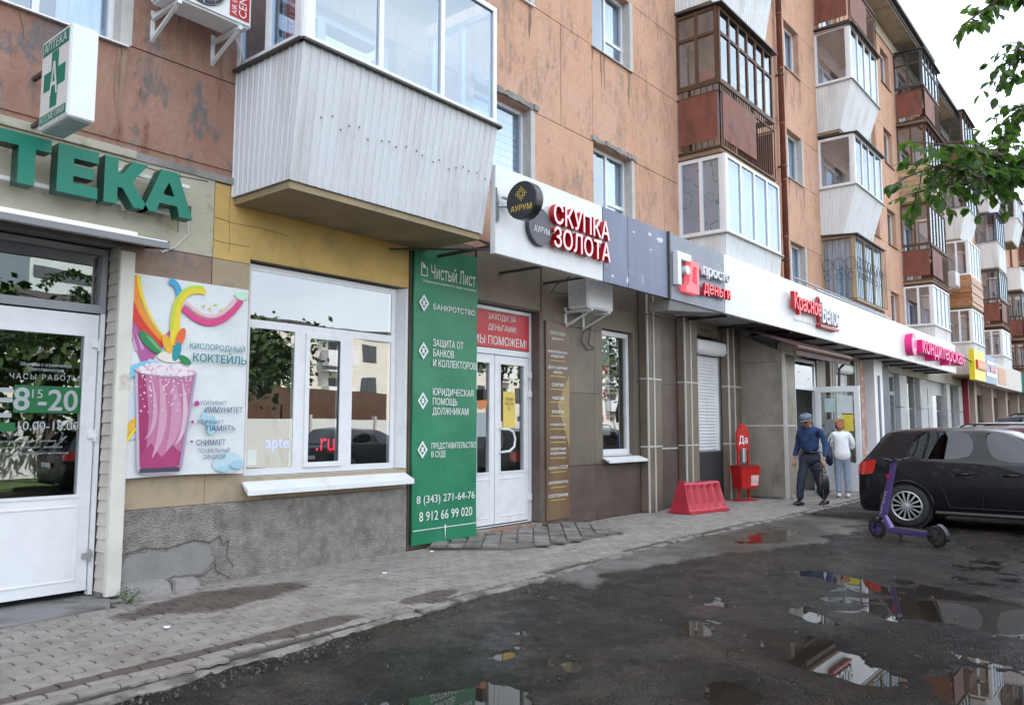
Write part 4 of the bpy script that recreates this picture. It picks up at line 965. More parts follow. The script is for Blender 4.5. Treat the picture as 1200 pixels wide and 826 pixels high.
obj('lock_box', M().box(7.86, 7.93, -.02, dy+.0, 1.78, 1.92), black, da)
for z_ in (.4, 1.85, 2.12): obj('hinge', M().box(9.0, 9.06, dy-.03, dy+.008, z_, z_+.09), whitem, db, bevel=.004)
m = M(); m.box(7.72, 9.12, -.03, .2, -.02, .085); obj('threshold', m, mat('brick_threshold', (.26, .15, .11), .9, .35, 9, .5, 40, col2=(.28, .26, .24), c2=(.45, .55), c2scale=5), bld)
obj('door_reveal', M().box(9.082, 9.155, -.02, .16, 0, 3.09), grand, bld)

# --- narrow window with posters
x0, x1, z0, z1 = 10.79, 11.72, .99, 3.0
Ls = [(x0+.08, x1-.08, z0+.08, z1-.08)]; wn2 = lights_frame('window', x0, x1, z0, z1, .09, Ls, white, bld); panes(Ls, .1, wn2, G)
obj('reveal', M().box(11.73, 11.875, .0, .14, .97, 3.02), gran, wn2)
obj('sill', M().hexa([(10.72, -.15, .86), (11.92, -.15, .86), (11.88, .09, .975), (10.75, .09, .975)], [(10.72, -.15, .90), (11.92, -.15, .90), (11.88, .09, .985), (10.75, .09, .985)]), whitem, wn2, bevel=.004)
obj('poster', M().box(10.95, 11.25, .17, .175, 1.3, 2.9), mat('pale_poster', (.60, .52, .50), .6, .1), wn2)
for z_ in (1.5, 1.9, 2.3): obj('poster_band', M().box(10.97, 11.22, .165, .169, z_, z_+.14), redp, wn2)

# --- roller shutters
def shutter(x0, x1, z0, z1):
    m = M(); n_ = 30; h_ = (z1-.28-z0)/n_; 
    s_ = obj('roller_shutter', M().box(x0, x0+.05, .04, .1, z0, z1-.28).box(x1-.05, x1, .04, .1, z0, z1-.28), whitem, bld)
    for k_ in range(n_):
        z_ = z0+k_*h_; m.hexa([(x0+.05, .085, z_), (x1-.05, .085, z_), (x1-.05, .095, z_), (x0+.05, .095, z_)], [(x0+.05, .070, z_+h_*.5), (x1-.05, .070, z_+h_*.5), (x1-.05, .095, z_+h_*.5), (x0+.05, .095, z_+h_*.5)]); m.hexa([(x0+.05, .070, z_+h_*.5), (x1-.05, .070, z_+h_*.5), (x1-.05, .095, z_+h_*.5), (x0+.05, .095, z_+h_*.5)], [(x0+.05, .085, z_+h_*.97), (x1-.05, .085, z_+h_*.97), (x1-.05, .095, z_+h_*.97), (x0+.05, .095, z_+h_*.97)])
    obj('shutter_slats', m, whitem, s_)
    obj('shutter_box', M().prism([(-.10, z1-.25), (-.13, z1-.20), (-.13, z1-.04), (-.08, z1), (.06, z1), (.06, z1-.27), (-.06, z1-.27)], 0, x0-.02, x1+.12), whitem, s_, bevel=.006)
shutter(13.93, 15.16, .97, 3.12); shutter(22.42, 23.68, .97, 3.2)

# --- projecting vestibule of the liquor shop
VX0, VX1, VY = 15.86, 18.35, -1.02
ves = empty('shop_vestibule', (VX0, VY, 0), 'stone clad entrance vestibule with open white door under the dark red canopy', 'vestibule')
def vs_slab(xf, a, b, z0, z1): obj('cladding_slab', M(xf).box(a+.004, b-.004, 0, .05, z0+.004, z1-.004), granw, ves)
xfS = frame_xf((VX0, 0), (VX0, VY))                  # left side
Ls_ = abs(VY)
for (za, zb) in ((.04, 1.45), (1.47, 2.75)): vs_slab(xfS, 0, Ls_, za, zb)
obj('side_gusset', M(xfS).add([(0, .0, 2.755), (Ls_, .0, 2.755), (Ls_, .0, 2.95), (0, .0, 3.42), (0, .05, 2.755), (Ls_, .05, 2.755), (Ls_, .05, 2.95), (0, .05, 3.42)], [(0, 1, 2, 3), (7, 6, 5, 4), (0, 4, 5, 1), (1, 5, 6, 2), (2, 6, 7, 3), (3, 7, 4, 0)]), granw, ves)
xfF = frame_xf((VX0, VY), (VX1, VY))
for (za, zb) in ((.04, 1.45), (1.47, 2.9)): vs_slab(xfF, 0, .55, za, zb)
for (za, zb) in ((.04, 1.45), (1.47, 2.9)): vs_slab(xfF, 1.9, VX1-VX0, za, zb)
m = M(xfF); m.box(-.03, -.004, -.06, .062, 0, 2.92); m.box(.0, .55, .0505, .058, 1.447, 1.473); m2 = M(xfS); m2.box(0, Ls_, .0505, .058, 1.447, 1.473)
obj('corner_trim', m, trim, ves); obj('corner_trim', m2, trim, ves)
obj('threshold', M().box(VX0-.0, VX1+.02, VY-.12, .0, -.02, .07), conc, ves)
obj('inner_wall', M().box(VX1-.06, VX1, VY, 0, .0, 3.0).box(VX0+.02, VX0+.06, VY+.06, 0, .07, 3.0), mat('vestibule_inner', (.4, .4, .4), .7, .1), ves)
dxa, dxb = VX0+.62, VX0+1.78
fr = lights_frame('door_frame', VX0+.56, VX0+1.86, .08, 2.86, VY-.03, [(dxa, dxb, .08, 2.22), (dxa, dxb, 2.30, 2.80)], white, ves); obj('transom_pane', M().box(dxa, dxb, VY-.01, VY-.004, 2.30, 2.80), G, ves)
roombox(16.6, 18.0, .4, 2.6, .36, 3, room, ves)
xfD = frame_xf((17.66, VY-.04), (17.66, VY-.98))
dl = door_leaf(0, .92, .10, 2.30, 0, .68, 2.18, par=ves, xf=xfD, label='open white glazed door leaf covered with notices', mt=white)
for (a, b, c, d_, cl) in ((.2, .42, 1.75, 2.05, (.45, .6, .62)), (.48, .78, 1.7, 2.1, (.6, .66, .68)), (.2, .4, 1.3, 1.6, (.25, .27, .3)), (.55, .78, 1.35, 1.72, (.75, .6, .08)), (.25, .5, .9, 1.2, (.5, .5, .5))): obj('notice', M(xfD).box(a, b, .045, .05, c, d_), mat('notice_%d' % int(a*100+c*100), cl, .6, .15, 9), dl)
vc = obj('canopy', M().hexa([(15.45, VY-.42, 3.0), (18.9, VY-.42, 3.0), (18.6, -.02, 3.55), (15.3, -.02, 3.55)], [(15.45, VY-.42, 3.03), (18.9, VY-.42, 3.03), (18.6, -.02, 3.58), (15.3, -.02, 3.58)]), mat('dark_red_roofing', (.055, .02, .022), .6, .2, 5), ves, label='dark red sloping canopy roof')
m = M()
for k_ in range(16): xk = 15.5+k_*.225; m.hexa([(xk, VY-.43, 3.032), (xk+.03, VY-.43, 3.032), (xk+.03, -.02, 3.582), (xk, -.02, 3.582)], [(xk+.008, VY-.43, 3.055), (xk+.022, VY-.43, 3.055), (xk+.022, -.02, 3.605), (xk+.008, -.02, 3.605)])
obj('seam', m, MT['dark_red_roofing'], vc); obj('fascia', M().box(15.45, 18.9, VY-.43, VY-.40, 2.83, 2.999), MT['dark_red_roofing'], vc); obj('gutter', M().tube([(15.42, VY-.44, 2.98), (18.95, VY-.44, 2.98)], .05, 8).box(15.45, 18.9, VY-.4, VY-.34, 2.9, 2.97), brown, vc, smooth=False)
obj('downpipe', M().tube([(18.8, VY-.42, 2.95), (18.7, VY-.25, 2.75), (18.7, VY-.22, 2.2)], .03, 8), darkm, vc)

# ================================================================ SECOND SHOP FRONT AND BEYOND
gl2 = [(27.75, 28.85, .15, 2.5), (27.75, 28.85, 2.62, 3.1), (30.2, 31.7, .5, 3.25), (33.2, 33.9, 2.3, 2.95), (33.2, 33.9, .6, 2.2), (34.6, 36.4, .6, 2.7), (37.3, 38.8, .4, 3.2)]
xs = sorted(set([25.2, 39.8]+[v for o in gl2 for v in o[:2]])); zs = sorted(set([0, 3.8]+[v for o in gl2 for v in o[2:]])); m = M()
for c in cells(xs, zs, gl2): m.box(c[0], c[1], .06, .2, c[2], c[3])
sf = obj('shop_front', m, greym, bld, label='pale grey shop front with tall mirrored windows'); panes(gl2, .08, sf, G)
for (a, b) in ((25.4, 26.3), ): obj('white_pilaster', M().box(a, b, -.25, .05, 0, 3.7), whitem, sf)
obj('dark_strip', M().box(25.75, 25.95, -.27, -.252, .0, 3.0), blued, sf); obj('blue_grey_panel', M().box(26.5, 27.6, -.12, .05, 0, 3.35), blued, sf)
for (a, b) in ((29.0, 30.0), (31.9, 33.0), (36.5, 37.2), (39.0, 39.8)):
    for (za, zb) in ((0, .98), (1.0, 2.1), (2.12, 3.2)): obj('stone_panel', M().box(a, b, -.1, .05, za, zb), greym, sf)
obj('fascia', M().box(27.7, 39.8, -.08, .05, 3.22, 3.75), mat('fascia_beige', (.38, .36, .32), .7, .12, 2), sf)
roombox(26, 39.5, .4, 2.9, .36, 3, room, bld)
for (a, b, cl) in ((28.8, 28.9, white), ): pass
m = M()
gl3 = [(41.6+i*2.3, 43.2+i*2.3, .4, 3.0) for i in range(14)]
xs = sorted(set([39.8, 78]+[v for o in gl3 for v in o[:2]])); zs = [0, .4, 3.0, 3.85]
for c in cells(xs, zs, gl3): m.box(c[0], c[1], .0, .2, c[2], c[3])
s3 = obj('shop_front', m, mat('far_stone', (.28, .22, .18), .7, .2, 2, col2=(.16, .14, .13), c2=(.5, .55), c2scale=.4), bld); panes(gl3, .1, s3, G); roombox(41, 76, .4, 2.9, .36, 2, room, bld)
for i in range(9): obj('column', M().box(40.9+i*4.6, 41.4+i*4.6, -.4, -.003, 0, 3.6), mat('far_column', (.42, .33, .28), .7, .15, 2), s3)
obj('entrance_frame', M().box(40.0, 40.2, -.3, -.003, 0, 3.6), mat('dark_red_strip', (.3, .03, .05), .5), s3)

# ================================================================ SIGNS
SY = -1.0
def sign_panel(name, x0, x1, z0, z1, mt, label, t=.08, y=SY, joints=()):
    e_ = empty(name, (x0, y, z0), label, 'sign'); xl = [x0]+list(joints)+[x1]
    for a, b in zip(xl, xl[1:]): obj('panel', M().box(a+.003, b-.003, y, y+t, z0, z1), mt, e_, bevel=.004)
    return e_
ST, SB = 4.50, 3.44
s1 = sign_panel('shop_sign', 6.94, 9.25, SB, ST, signw, 'white sign board with red lettering and round emblem, nearest of the long sign band', joints=())
for zz, bd in ((3.98, 'СКУПКА'), (3.68, 'ЗОЛОТА')):
    txt(bd, 7.96, 9.26 if bd == 'СКУПКА' else 9.27, zz+.01, zz+.27, SY-.035, pinkf, s1, depth=.075, bold=.02, side=redl)
    obj('letter_backing', M().box(8.0, 9.2, SY-.034, SY-.001, zz+.06, zz+.2), redl, s1)
emb = obj('emblem_disc', M().lathe([(.235, 0), (.24, .01), (.24, .055), (.235, .06)], (7.74, SY-.062, 3.90), 'y', 40), mat('grey_disc_face', (.07, .065, .085), .4, .04), s1, smooth=False)
txt('АУРУМ', 7.60, 7.92, 3.82, 3.90, SY-.066, ink, s1, bold=.01)
for (px, pz) in ((7.06, SB),): pass
m = M()                                                # brackets between wall and sign
for z_ in (3.52, 4.3): m.box(6.96, 6.99, SY+.08, 0, z_, z_+.035)
m.tube([(6.975, SY+.1, 3.55), (6.975, -.05, 4.0)], .015, 6); m.tube([(6.2, 0, 3.50), (6.975, SY+.1, 3.5)], .012, 6)
for x in (8.2, 9.2): m.box(x, x+.03, SY+.08, 0, 3.5, 3.535)
obj('bracket', m, darkm, s1)
# round projecting sign
rs1 = empty('round_sign', (7.12, SY-.30, 4.04), 'round black projecting sign with gold ornament and lettering, fixed to the white sign board', 'sign')
rc = (7.12, SY-.30, 4.04)
cd_ = Vector((-.80, -.60, 0)); 
def face_xf(c, nrm):
    nrm = Vector(nrm).normalized(); rx = Vector((0, 0, 1)).cross(nrm).normalized()
    return lambda x, y, z: (c[0]+rx.x*x+(-nrm.x)*y, c[1]+rx.y*x+(-nrm.y)*y, c[2]+z)
fx_ = face_xf(rc, (-1, 0, 0))
m = M(fx_).lathe([(.215, .07), (.225, .06), (.225, -.06), (.215, -.07)], (0, 0, 0), 'y', 48); m.v=[tuple(p) for p in m.v]; obj('disc', m, mat('black_gloss', (.022, .023, .028), .3, .05), rs1)
txt('АУРУМ', -.155, .155, -.125, -.055, -.0725, gold, rs1, xf=fx_, bold=.01)
m = M(fx_)
for i in range(-3, 4):
    for j in range(-3, 4):
        if abs(i)+abs(j) <= 3 and not (i == 0 and j == 0):
            s_ = .011; cx, cz = i*.026, .075+j*.026; m.add([(cx-s_, -.0725, cz), (cx, -.0725, cz-s_), (cx+s_, -.0725, cz), (cx, -.0725, cz+s_)], [(0, 1, 2, 3)])
obj('ornament', m, gold, rs1)
obj('arm', M().tube([(7.12, SY-.10, 4.0), (7.0, SY-.03, 4.0), (6.97, SY-.005, 4.0)], .014, 6).box(6.945, 6.975, SY-.03, SY-.001, 3.82, 4.22).box(6.96, 7.13, SY-.10, SY-.07, 4.08, 4.10), alu, rs1)
s2 = sign_panel('shop_sign', 9.26, 11.14, SB+.0, ST, signg, 'worn blue grey sign board with faded lettering next to the white board', joints=(9.93,))
txt('И СКУПКА ЗОЛОТА, АНТИКВАРИАТА', 9.32, 11.08, 3.63, 3.70, SY-.0015, mat('faded_print', (.33, .35, .43), .5, .1), s2)
m = M()
random.seed(5)
for (cx, cz, a, b) in ((10.9, 4.32, .12, .06), (10.58, 4.36, .06, .04), (10.1, 4.3, .05, .03), (9.9, 3.56, .04, .09), (9.5, 3.55, .05, .03), (10.6, 4.12, .05, .02), (10.35, 3.62, .02, .10)):
    pl = [(cx+a*math.cos(t)*random.uniform(.35, 1), cz+b*math.sin(t)*random.uniform(.35, 1)) for t in [i*math.pi/5 for i in range(10)]]; m.add([(p[0], SY-.0012, p[1]) for p in pl], [tuple(range(10))])
obj('peeled_spot', m, mat('peeled_white', (.6, .62, .68), .5, .1), s2)
random.seed(11)
m = M().box(11.145, 11.185, SY-.03, SY+.1, SB-.01, ST+.01); obj('end_strip', m, darkm, s2)
s3_ = sign_panel('shop_sign', 11.19, 13.22, SB, ST+.0, signg2, 'plain grey sign board with white and red 3D lettering of a loan shop', joints=())
m = M(); yy = SY-.002
m.box(11.30, 11.42, yy-.09, yy, 3.68, 4.22); m.box(11.42, 11.78, yy-.09, yy, 4.10, 4.22); obj('white_letter', m, signw, s3_, bevel=.004)
m = M(); m.prism([(11.62, 3.70), (11.68, 3.78), (11.74, 4.12), (12.02, 4.12), (12.02, 3.60), (11.94, 3.60), (11.94, 4.04), (11.81, 4.04), (11.76, 3.78), (11.93, 3.74), (11.94, 3.60), (11.55, 3.60), (11.55, 3.70)], 1, yy-.10, yy); obj('red_letter', m, redf, s3_)
obj('white_dot', M().lathe([(.075, -.105), (.075, -.02)], (11.62, yy, 3.95), 'y', 16), signw, s3_)
txt('просто', 12.2, 13.26, 3.92, 4.11, yy-.05, signw, s3_, depth=.05, bold=.02); txt('деньги', 12.2, 13.26, 3.62, 3.83, yy-.05, redf, s3_, depth=.05, bold=.02, side=redl)
s4 = sign_panel('shop_sign', 13.23, 33.6, SB, ST, signw, 'very long plain white sign board running over the liquor shop with small red lettering', t=.1)
m = M(); xk = 16.35
txt('Красное', xk, 18.0, 3.78, 4.24, SY-.05, redf, s4, depth=.09, bold=.02, side=redl); txt('Белое', 18.1, 19.3, 3.76, 4.22, SY-.05, signw, s4, depth=.09, bold=.02, side=mat('silver_side', (.45, .45, .5), .4)); obj('red_bar', M().box(18.0, 19.3, SY-.12, SY-.001, 3.66, 3.72), redl, s4)
obj('loop', M().tube([(18.02+.12*math.cos(t*.5), SY-.06, 4.05+.28*math.sin(t*.5)) for t in range(13)], .03, 6), redl, s4)
txt('Продукты и напитки', 16.6, 17.9, 3.66, 3.71, SY-.002, darkm, s4)
s5 = empty('shop_sign_letters', (26, SY, 3.6), 'magenta 3D lettering at the far end of the white sign band', 'lettering')
obj('disc', M().lathe([(.34, 0), (.34, -.2)], (26.3, SY, 3.93), 'y', 24), pink, s5); txt('С', 26.12, 26.48, 3.72, 4.12, SY-.201, pinkf, s5)
txt('кондитерская', 26.9, 33.5, 3.58, 4.12, SY-.001, pink, s5, depth=.3, bold=.02)
m = M().box(13.25, 33.5, SY+.1, -.01, SB+.03, SB+.06); obj('soffit', m, mat('soffit_grey', (.30, .30, .31), .6, .12, 3), s4)
obj('lower_box', M().hexa([(11.25, SY+.03, SB-.003), (13.2, SY+.03, SB-.003), (13.2, SY+.42, SB-.003), (11.25, SY+.42, SB-.003)][::-1], [(11.3, SY+.10, SB-.16), (13.2, SY+.10, SB-.03), (13.2, SY+.42, SB-.03), (11.3, SY+.42, SB-.16)][::-1]), mat('soffit_grey', (0, 0, 0)), s3_)
m = M()
for x in np.arange(13.5, 33, 1.6): m.box(x, x+.04, SY+.1, -.01, SB-.03, SB+.025)
obj('bracket', m, darkm, s4)
obj('cable_tray', M().box(18.2, 24.5, SY-.0, -.1, ST+.03, ST+.05).tube([(16.9, SY+.05, ST+.12), (24.3, SY+.05, ST+.1)], .02, 5), alu, s4)
# yellow, blue and pale signs further on
s6 = sign_panel('shop_sign', 35.6, 38.0, 3.3, 4.5, mat('sign_yellow', (.78, .62, .02), .4, .05), 'bright yellow sign board with red strip beyond the white sign band', y=-1.3, t=.2)
obj('red_strip', M().box(35.9, 38.0, -1.36, -1.301, 3.75, 4.1), red, s6); txt('СВЯЗНОЙ', 36.1, 37.9, 3.82, 4.03, -1.362, mat('sign_yellow', (0, 0, 0)), s6); obj('dot', M().lathe([(.16, -.07), (.16, 0)], (36.1, -1.30, 3.93), 'y', 14), mat('orange_sticker', (0, 0, 0)), s6)
obj('bracket', M().tube([(33.7, -.9, 4.25), (35.6, -1.2, 4.0), (33.7, -.9, 3.75)], .03, 5), darkm, s6)
s7 = sign_panel('shop_sign', 38.3, 41.2, 3.3, 4.5, mat('sign_blue', (.12, .20, .36), .4, .1), 'blue sign board with red and white stripes behind the yellow one', y=-1.25, t=.2)
obj('red_strip', M().box(39.6, 41.0, -1.27, -1.251, 3.85, 4.05), red, s7); obj('white_strip', M().box(38.6, 41.0, -1.27, -1.251, 3.6, 3.75), signw, s7); obj('white_strip', M().box(38.8, 40.8, -1.27, -1.251, 4.12, 4.25), signw, s7)
s8 = sign_panel('shop_sign', 41.3, 51.5, 3.35, 4.45, mat('sign_pale', (.55, .50, .46), .5, .1), 'long beige sign board furthest along the facade', y=-1.0, t=.5, joints=(44, 46.5, 49))
obj('picture', M().box(43.5, 45.8, -1.02, -1.001, 3.5, 4.25), mat('copper_picture', (.55, .28, .18), .5, .3), s8)
s9 = sign_panel('shop_sign', 52, 62, 3.35, 4.45, mat('sign_teal', (.05, .25, .24), .5, .1), 'teal sign board at the right end of the facade', y=-1.1, t=.5)

# pharmacy letters on rails
ph = empty('pharmacy_letters', (2.3, -.2, 3.27), 'large green 3D Cyrillic pharmacy letters above the door canopy', 'lettering')
LY0, LY1 = -.26, -.12
def letter(polys, holes=()):
    m = M()
    for p in polys: m.prism(p, 1, LY0, LY1)
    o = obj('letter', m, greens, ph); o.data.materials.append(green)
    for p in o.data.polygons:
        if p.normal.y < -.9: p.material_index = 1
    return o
zb, zt_ = 3.275, 3.665
def Rr(a, b, c, d): return [(a, c), (b, c), (b, d), (a, d)]
letter([[(1.17+.44, zb), (1.73, zb), (1.87, zt_), (1.75, zt_)], [(2.03, zb), (1.90, zb), (1.75, zt_), (1.87, zt_)]])
letter([Rr(2.20, 2.32, zb, zt_-.10), Rr(2.07, 2.43, zt_-.10, zt_)])
letter([Rr(2.48, 2.60, zb, zt_), Rr(2.60, 2.79, zb, zb+.095), Rr(2.60, 2.79, zt_-.095, zt_), Rr(2.60, 2.76, 3.425, 3.515)])
letter([Rr(2.84, 2.95, zb, zt_), [(2.95, 3.42), (2.99, 3.42), (3.09, zb), (3.22, zb), (3.07, 3.49), (3.20, zt_), (3.07, zt_), (2.99, 3.54), (2.95, 3.54)]])
letter([[(3.17, zb), (3.285, zb), (3.31, zb+.09), (3.47, zb+.09), (3.445, zb+.17), (3.335, zb+.17), (3.392, zt_-.10), (3.445, zb+.17), (3.47, zb+.09), (3.495, zb), (3.62, zb), (3.47, zt_), (3.32, zt_)]])
obj('rail', M().box(1.2, 3.66, -.11, -.085, 3.32, 3.35).box(1.2, 3.66, -.11, -.085, 3.60, 3.63).box(1.5, 1.53, -.085, -.008, 3.3, 3.65).box(3.1, 3.13, -.085, -.008, 3.3, 3.65), whitem, ph)

# pharmacy light box
lb = empty('pharmacy_light_box', (2.3, -.7, 3.65), 'projecting white light box with green cross and pharmacy lettering', 'sign')
bx0, bx1, by0, by1, bz0, bz1 = 2.28, 2.47, -.92, -.40, 3.66, 4.36
obj('housing', M().box(bx0, bx1, by0, by1, bz0, bz1), whitem, lb, bevel=.008)
obj('underside', M().box(bx0+.02, bx1-.02, by0+.02, by1-.02, bz0-.012, bz0-.001), mat('dull_green_base', (.25, .33, .31), .6), lb)
fxb = frame_xf((bx0, by1), (bx0, by0)); g2 = green
obj('face', M(fxb).box(.015, .505, .0, .004, bz0+.02, bz1-.02), signw, lb)
obj('cross', M(fxb).box(.20, .32, .004, .007, bz0+.13, bz1-.14).box(.07, .2, .004, .007, bz0+.28, bz0+.42).box(.32, .45, .004, .007, bz0+.28, bz0+.42), g2, lb)
obj('green_band', M(fxb).box(.03, .49, .004, .007, bz1-.13, bz1-.03).box(.03, .49, .004, .007, bz0+.03, bz0+.10), g2, lb)
fxt = lambda x, y, z: fxb(x, -y, z)
txt('АПТЕКА', .06, .46, bz1-.115, bz1-.045, -.009, signw, lb, xf=fxt, bold=.012); txt('КОСМЕТИКИ', .05, .47, bz0+.04, bz0+.09, -.009, signw, lb, xf=fxt); txt('А', .19, .33, bz0+.22, bz0+.48, -.009, signw, lb, xf=fxt, bold=.012)
obj('bracket', M().box(2.35, 2.38, by1, 0, 3.8, 3.83).box(2.35, 2.38, by1, 0, 4.2, 4.23), darkm, lb)

# poster with the drink
po_ = empty('drink_poster', (3.9, -.05, .97), 'white vinyl poster of a pink drink in a tall glass with Cyrillic lettering', 'poster')
px0, px1, pz0, pz1 = 3.125, 4.335, .985, 2.755; py = -.095
pc = lambda n_, c: mat('poster_'+n_, c, .5, .06)
m = M(); nxp, nzp = 24, 30; vs = []
for i in range(nxp+1):
    for j in range(nzp+1):
        u, v = i/nxp, j/nzp; sg_ = .012*math.sin(v*7+u*3)*(u*(1-u)*4)+.006*math.sin(u*23+v*5)
        vs.append((px0+(px1-px0)*u, py+.035+min(0, sg_)*.6, pz0+(pz1-pz0)*v+.015*math.sin(u*math.pi)*(1 if j == 0 else 0)))
m.add(vs, [(i*(nzp+1)+j, (i+1)*(nzp+1)+j, (i+1)*(nzp+1)+j+1, i*(nzp+1)+j+1) for i in range(nxp) for j in range(nzp)])
obj('sheet', m, mat('poster_vinyl', (.70, .72, .74), .4, .08, 3, .6, 3.5), po_, smooth=True)
LAY = [0]
def flat(name, polys, mt, pr=po_):
    LAY[0] += 1; m = M(); yv = py+.026-LAY[0]*.0005
    for pi2, p in enumerate(polys): m.add([(a, yv-pi2*.00002, b) for a, b in p], [tuple(range(len(p)))])
    return obj(name, m, mt, pr)
def U(u, v): return (px0+(px1-px0)*u, pz0+(pz1-pz0)*v)
def band(pts, w_): # ribbon as polygon strip list
    out = []
    for i in range(len(pts)-1):
        (a, b), (c, d) = pts[i], pts[i+1]
        def nrm(k_):
            p, q = pts[max(k_-1, 0)], pts[min(k_+1, len(pts)-1)]; t = Vector((q[0]-p[0], q[1]-p[1])).normalized(); return (-t.y, t.x)
        n1, n2 = nrm(i), nrm(i+1); w1 = w_[i] if isinstance(w_, list) else w_; w2 = w_[i+1] if isinstance(w_, list) else w_
        out.append([(a+n1[0]*w1, b+n1[1]*w1), (c+n2[0]*w2, d+n2[1]*w2), (c-n2[0]*w2, d-n2[1]*w2), (a-n1[0]*w1, b-n1[1]*w1)])
    return out
def curve(p0, p1, p2, n_=12): return [((1-t)**2*p0[0]+2*t*(1-t)*p1[0]+t*t*p2[0], (1-t)**2*p0[1]+2*t*(1-t)*p1[1]+t*t*p2[1]) for t in [i/n_ for i in range(n_+1)]]
def disc(c, rx, rz=None, n_=20): rz = rz or rx; return [(c[0]+rx*math.cos(2*math.pi*i/n_), c[1]+rz*math.sin(2*math.pi*i/n_)) for i in range(n_)]
def UV(*a): return [U(u, v) for u, v in a]
flat('corner_tint', [disc(U(.86, .06), .16, .10, 24)], pc('ice', (.52, .66, .74))); flat('corner_tint', [disc(U(.10, .30), .10, .2, 24)], pc('ice2', (.60, .66, .74)))
flat('fan', [[U(.005, .78)]+[U(.005+.36*math.sin(t), .78-.26*math.cos(t)*(1 if k_ % 2 else .88)) for k_, t in enumerate([i_*.1 for i_ in range(4, 15)])]+[U(.30, .70)]], pc('lilac', (.42, .10, .30)))
for k_ in range(7): flat('fan_ray', [[U(.03+.03*k_, .74-.008*k_), U(.055+.045*k_, .60+.012*k_), U(.075+.045*k_, .61+.012*k_)]], pc('fan_light', (.60, .34, .52)))
flat('ribbon', band(curve(U(.015, .985), U(.03, .76), U(.30, .66)), [.06-.003*k_ for k_ in range(13)]), pc('red', (.60, .04, .02)))
flat('ribbon', band(curve(U(.06, .99), U(.085, .79), U(.33, .665)), [.04-.002*k_ for k_ in range(13)]), pc('orange', (.78, .26, .02)))
flat('ribbon', band(curve(U(.10, .99), U(.125, .82), U(.34, .672)), [.018-.001*k_ for k_ in range(13)]), pc('yellow', (.80, .60, .03)))
flat('ribbon', band(curve(U(.33, .985), U(.43, .98), U(.41, .86)), .03), pc('blue', (.05, .34, .60)))
flat('ribbon', band(curve(U(.62, .955), U(.33, .99), U(.40, .66)), [.028+.0018*k_ for k_ in range(13)]), pc('yellow', (0, 0, 0)))
flat('ribbon', band(curve(U(.60, .975), U(.36, .99), U(.365, .74)), .014), pc('lime', (.50, .62, .04)))
flat('citrus', band(curve(U(.44, .86), U(.70, .70), U(.93, .935), 18), [.026+.006*math.sin(k_*.17) for k_ in range(19)]), pc('pink', (.66, .05, .22)))
flat('citrus', band(curve(U(.47, .885), U(.70, .75), U(.88, .94), 18), .016), pc('pink_light', (.78, .45, .52)))
flat('citrus_dots', [disc(U(.56+.05*k_, .875-.004*(k_-3)**2+.02*(k_ % 2)), .012) for k_ in range(6)], pc('lime', (0, 0, 0)))
flat('leaf_tint', [disc(U(.93, .96), .07, .04)], pc('mint', (.52, .74, .58)))
flat('ribbon', band(curve(U(.005, .01), U(-.02, .27), U(.26, .33)), [.03]*13), pc('amber', (.75, .40, .03)))
flat('ribbon', band(curve(U(.02, .01), U(.02, .24), U(.26, .30)), [.012]*13), pc('yellow', (0, 0, 0)))
flat('ribbon', band(curve(U(.01, .42), U(.04, .56), U(.26, .535)), [.02+.004*k_ for k_ in range(13)]), pc('sky', (.20, .52, .70)))
flat('blob', [disc(U(.36, .60), .12, .05)], pc('cream', (.75, .70, .62)))
def pod(u, v, a, b, ang): return [(U(u, v)[0]+a*math.cos(t)*math.cos(ang)-b*math.sin(t)*math.sin(ang), U(u, v)[1]+a*math.cos(t)*math.sin(ang)+b*math.sin(t)*math.cos(ang)) for t in [i_*math.pi/10 for i_ in range(20)]]
flat('straw', [pod(.20, .665, .13, .045, -.75)], pc('green', (.02, .22, .08))); flat('straw', [pod(.235, .66, .10, .014, -.75)], pc('green_light', (.12, .42, .14)))
flat('straw', [pod(.43, .70, .10, .04, 1.25)], pc('coral', (.72, .13, .04))); flat('straw', [pod(.33, .665, .09, .04, -1.2)], pc('amber', (0, 0, 0))); flat('straw', [pod(.405, .63, .09, .038, 1.35)], pc('teal', (.015, .26, .32))); flat('straw', [pod(.47, .59, .07, .032, -.5)], pc('green', (0, 0, 0)))
flat('tumbler', [UV((.145, .035), (.20, .018), (.42, .018), (.475, .035), (.565, .53), (.10, .53))], pc('glass_rim', (.50, .42, .54)))
flat('drink', [UV((.165, .055), (.22, .042), (.40, .042), (.455, .055), (.545, .515), (.12, .515))], pc('drink', (.50, .17, .31)))
flat('drink_shade', [UV((.165, .055), (.20, .046), (.215, .30), (.175, .515), (.12, .515))], pc('drink_dark', (.34, .03, .13)))
flat('drink_shade', [UV((.165, .055), (.22, .042), (.40, .042), (.455, .055), (.468, .12), (.40, .16), (.32, .10), (.24, .17), (.158, .11))], pc('drink_deep', (.38, .045, .16)))
for k_, (cx_, cw_, c0_) in enumerate(((.30, .035, (.60, .32, .44)), (.40, .05, (.57, .27, .40)), (.47, .025, (.66, .44, .54)), (.24, .02, (.60, .34, .46)))):
    flat('swirl', band(curve(U(cx_-.05, .10+.03*k_), U(cx_+.07, .26), U(cx_-.02, .49), 14), [cw_*math.sin(math.pi*(q_+.6)/15.2) for q_ in range(15)]), pc('swirl%d' % k_, c0_))
flat('bubbles', [disc(U(.14+.38*random.random(), .30+.2*random.random()**.5), random.uniform(.004, .011), None, 8) for _ in range(90)], pc('bubble', (.74, .52, .62)))
flat('foam', [disc(U(.332, .525), .285, .055, 28)], pc('foam', (.66, .44, .54)))
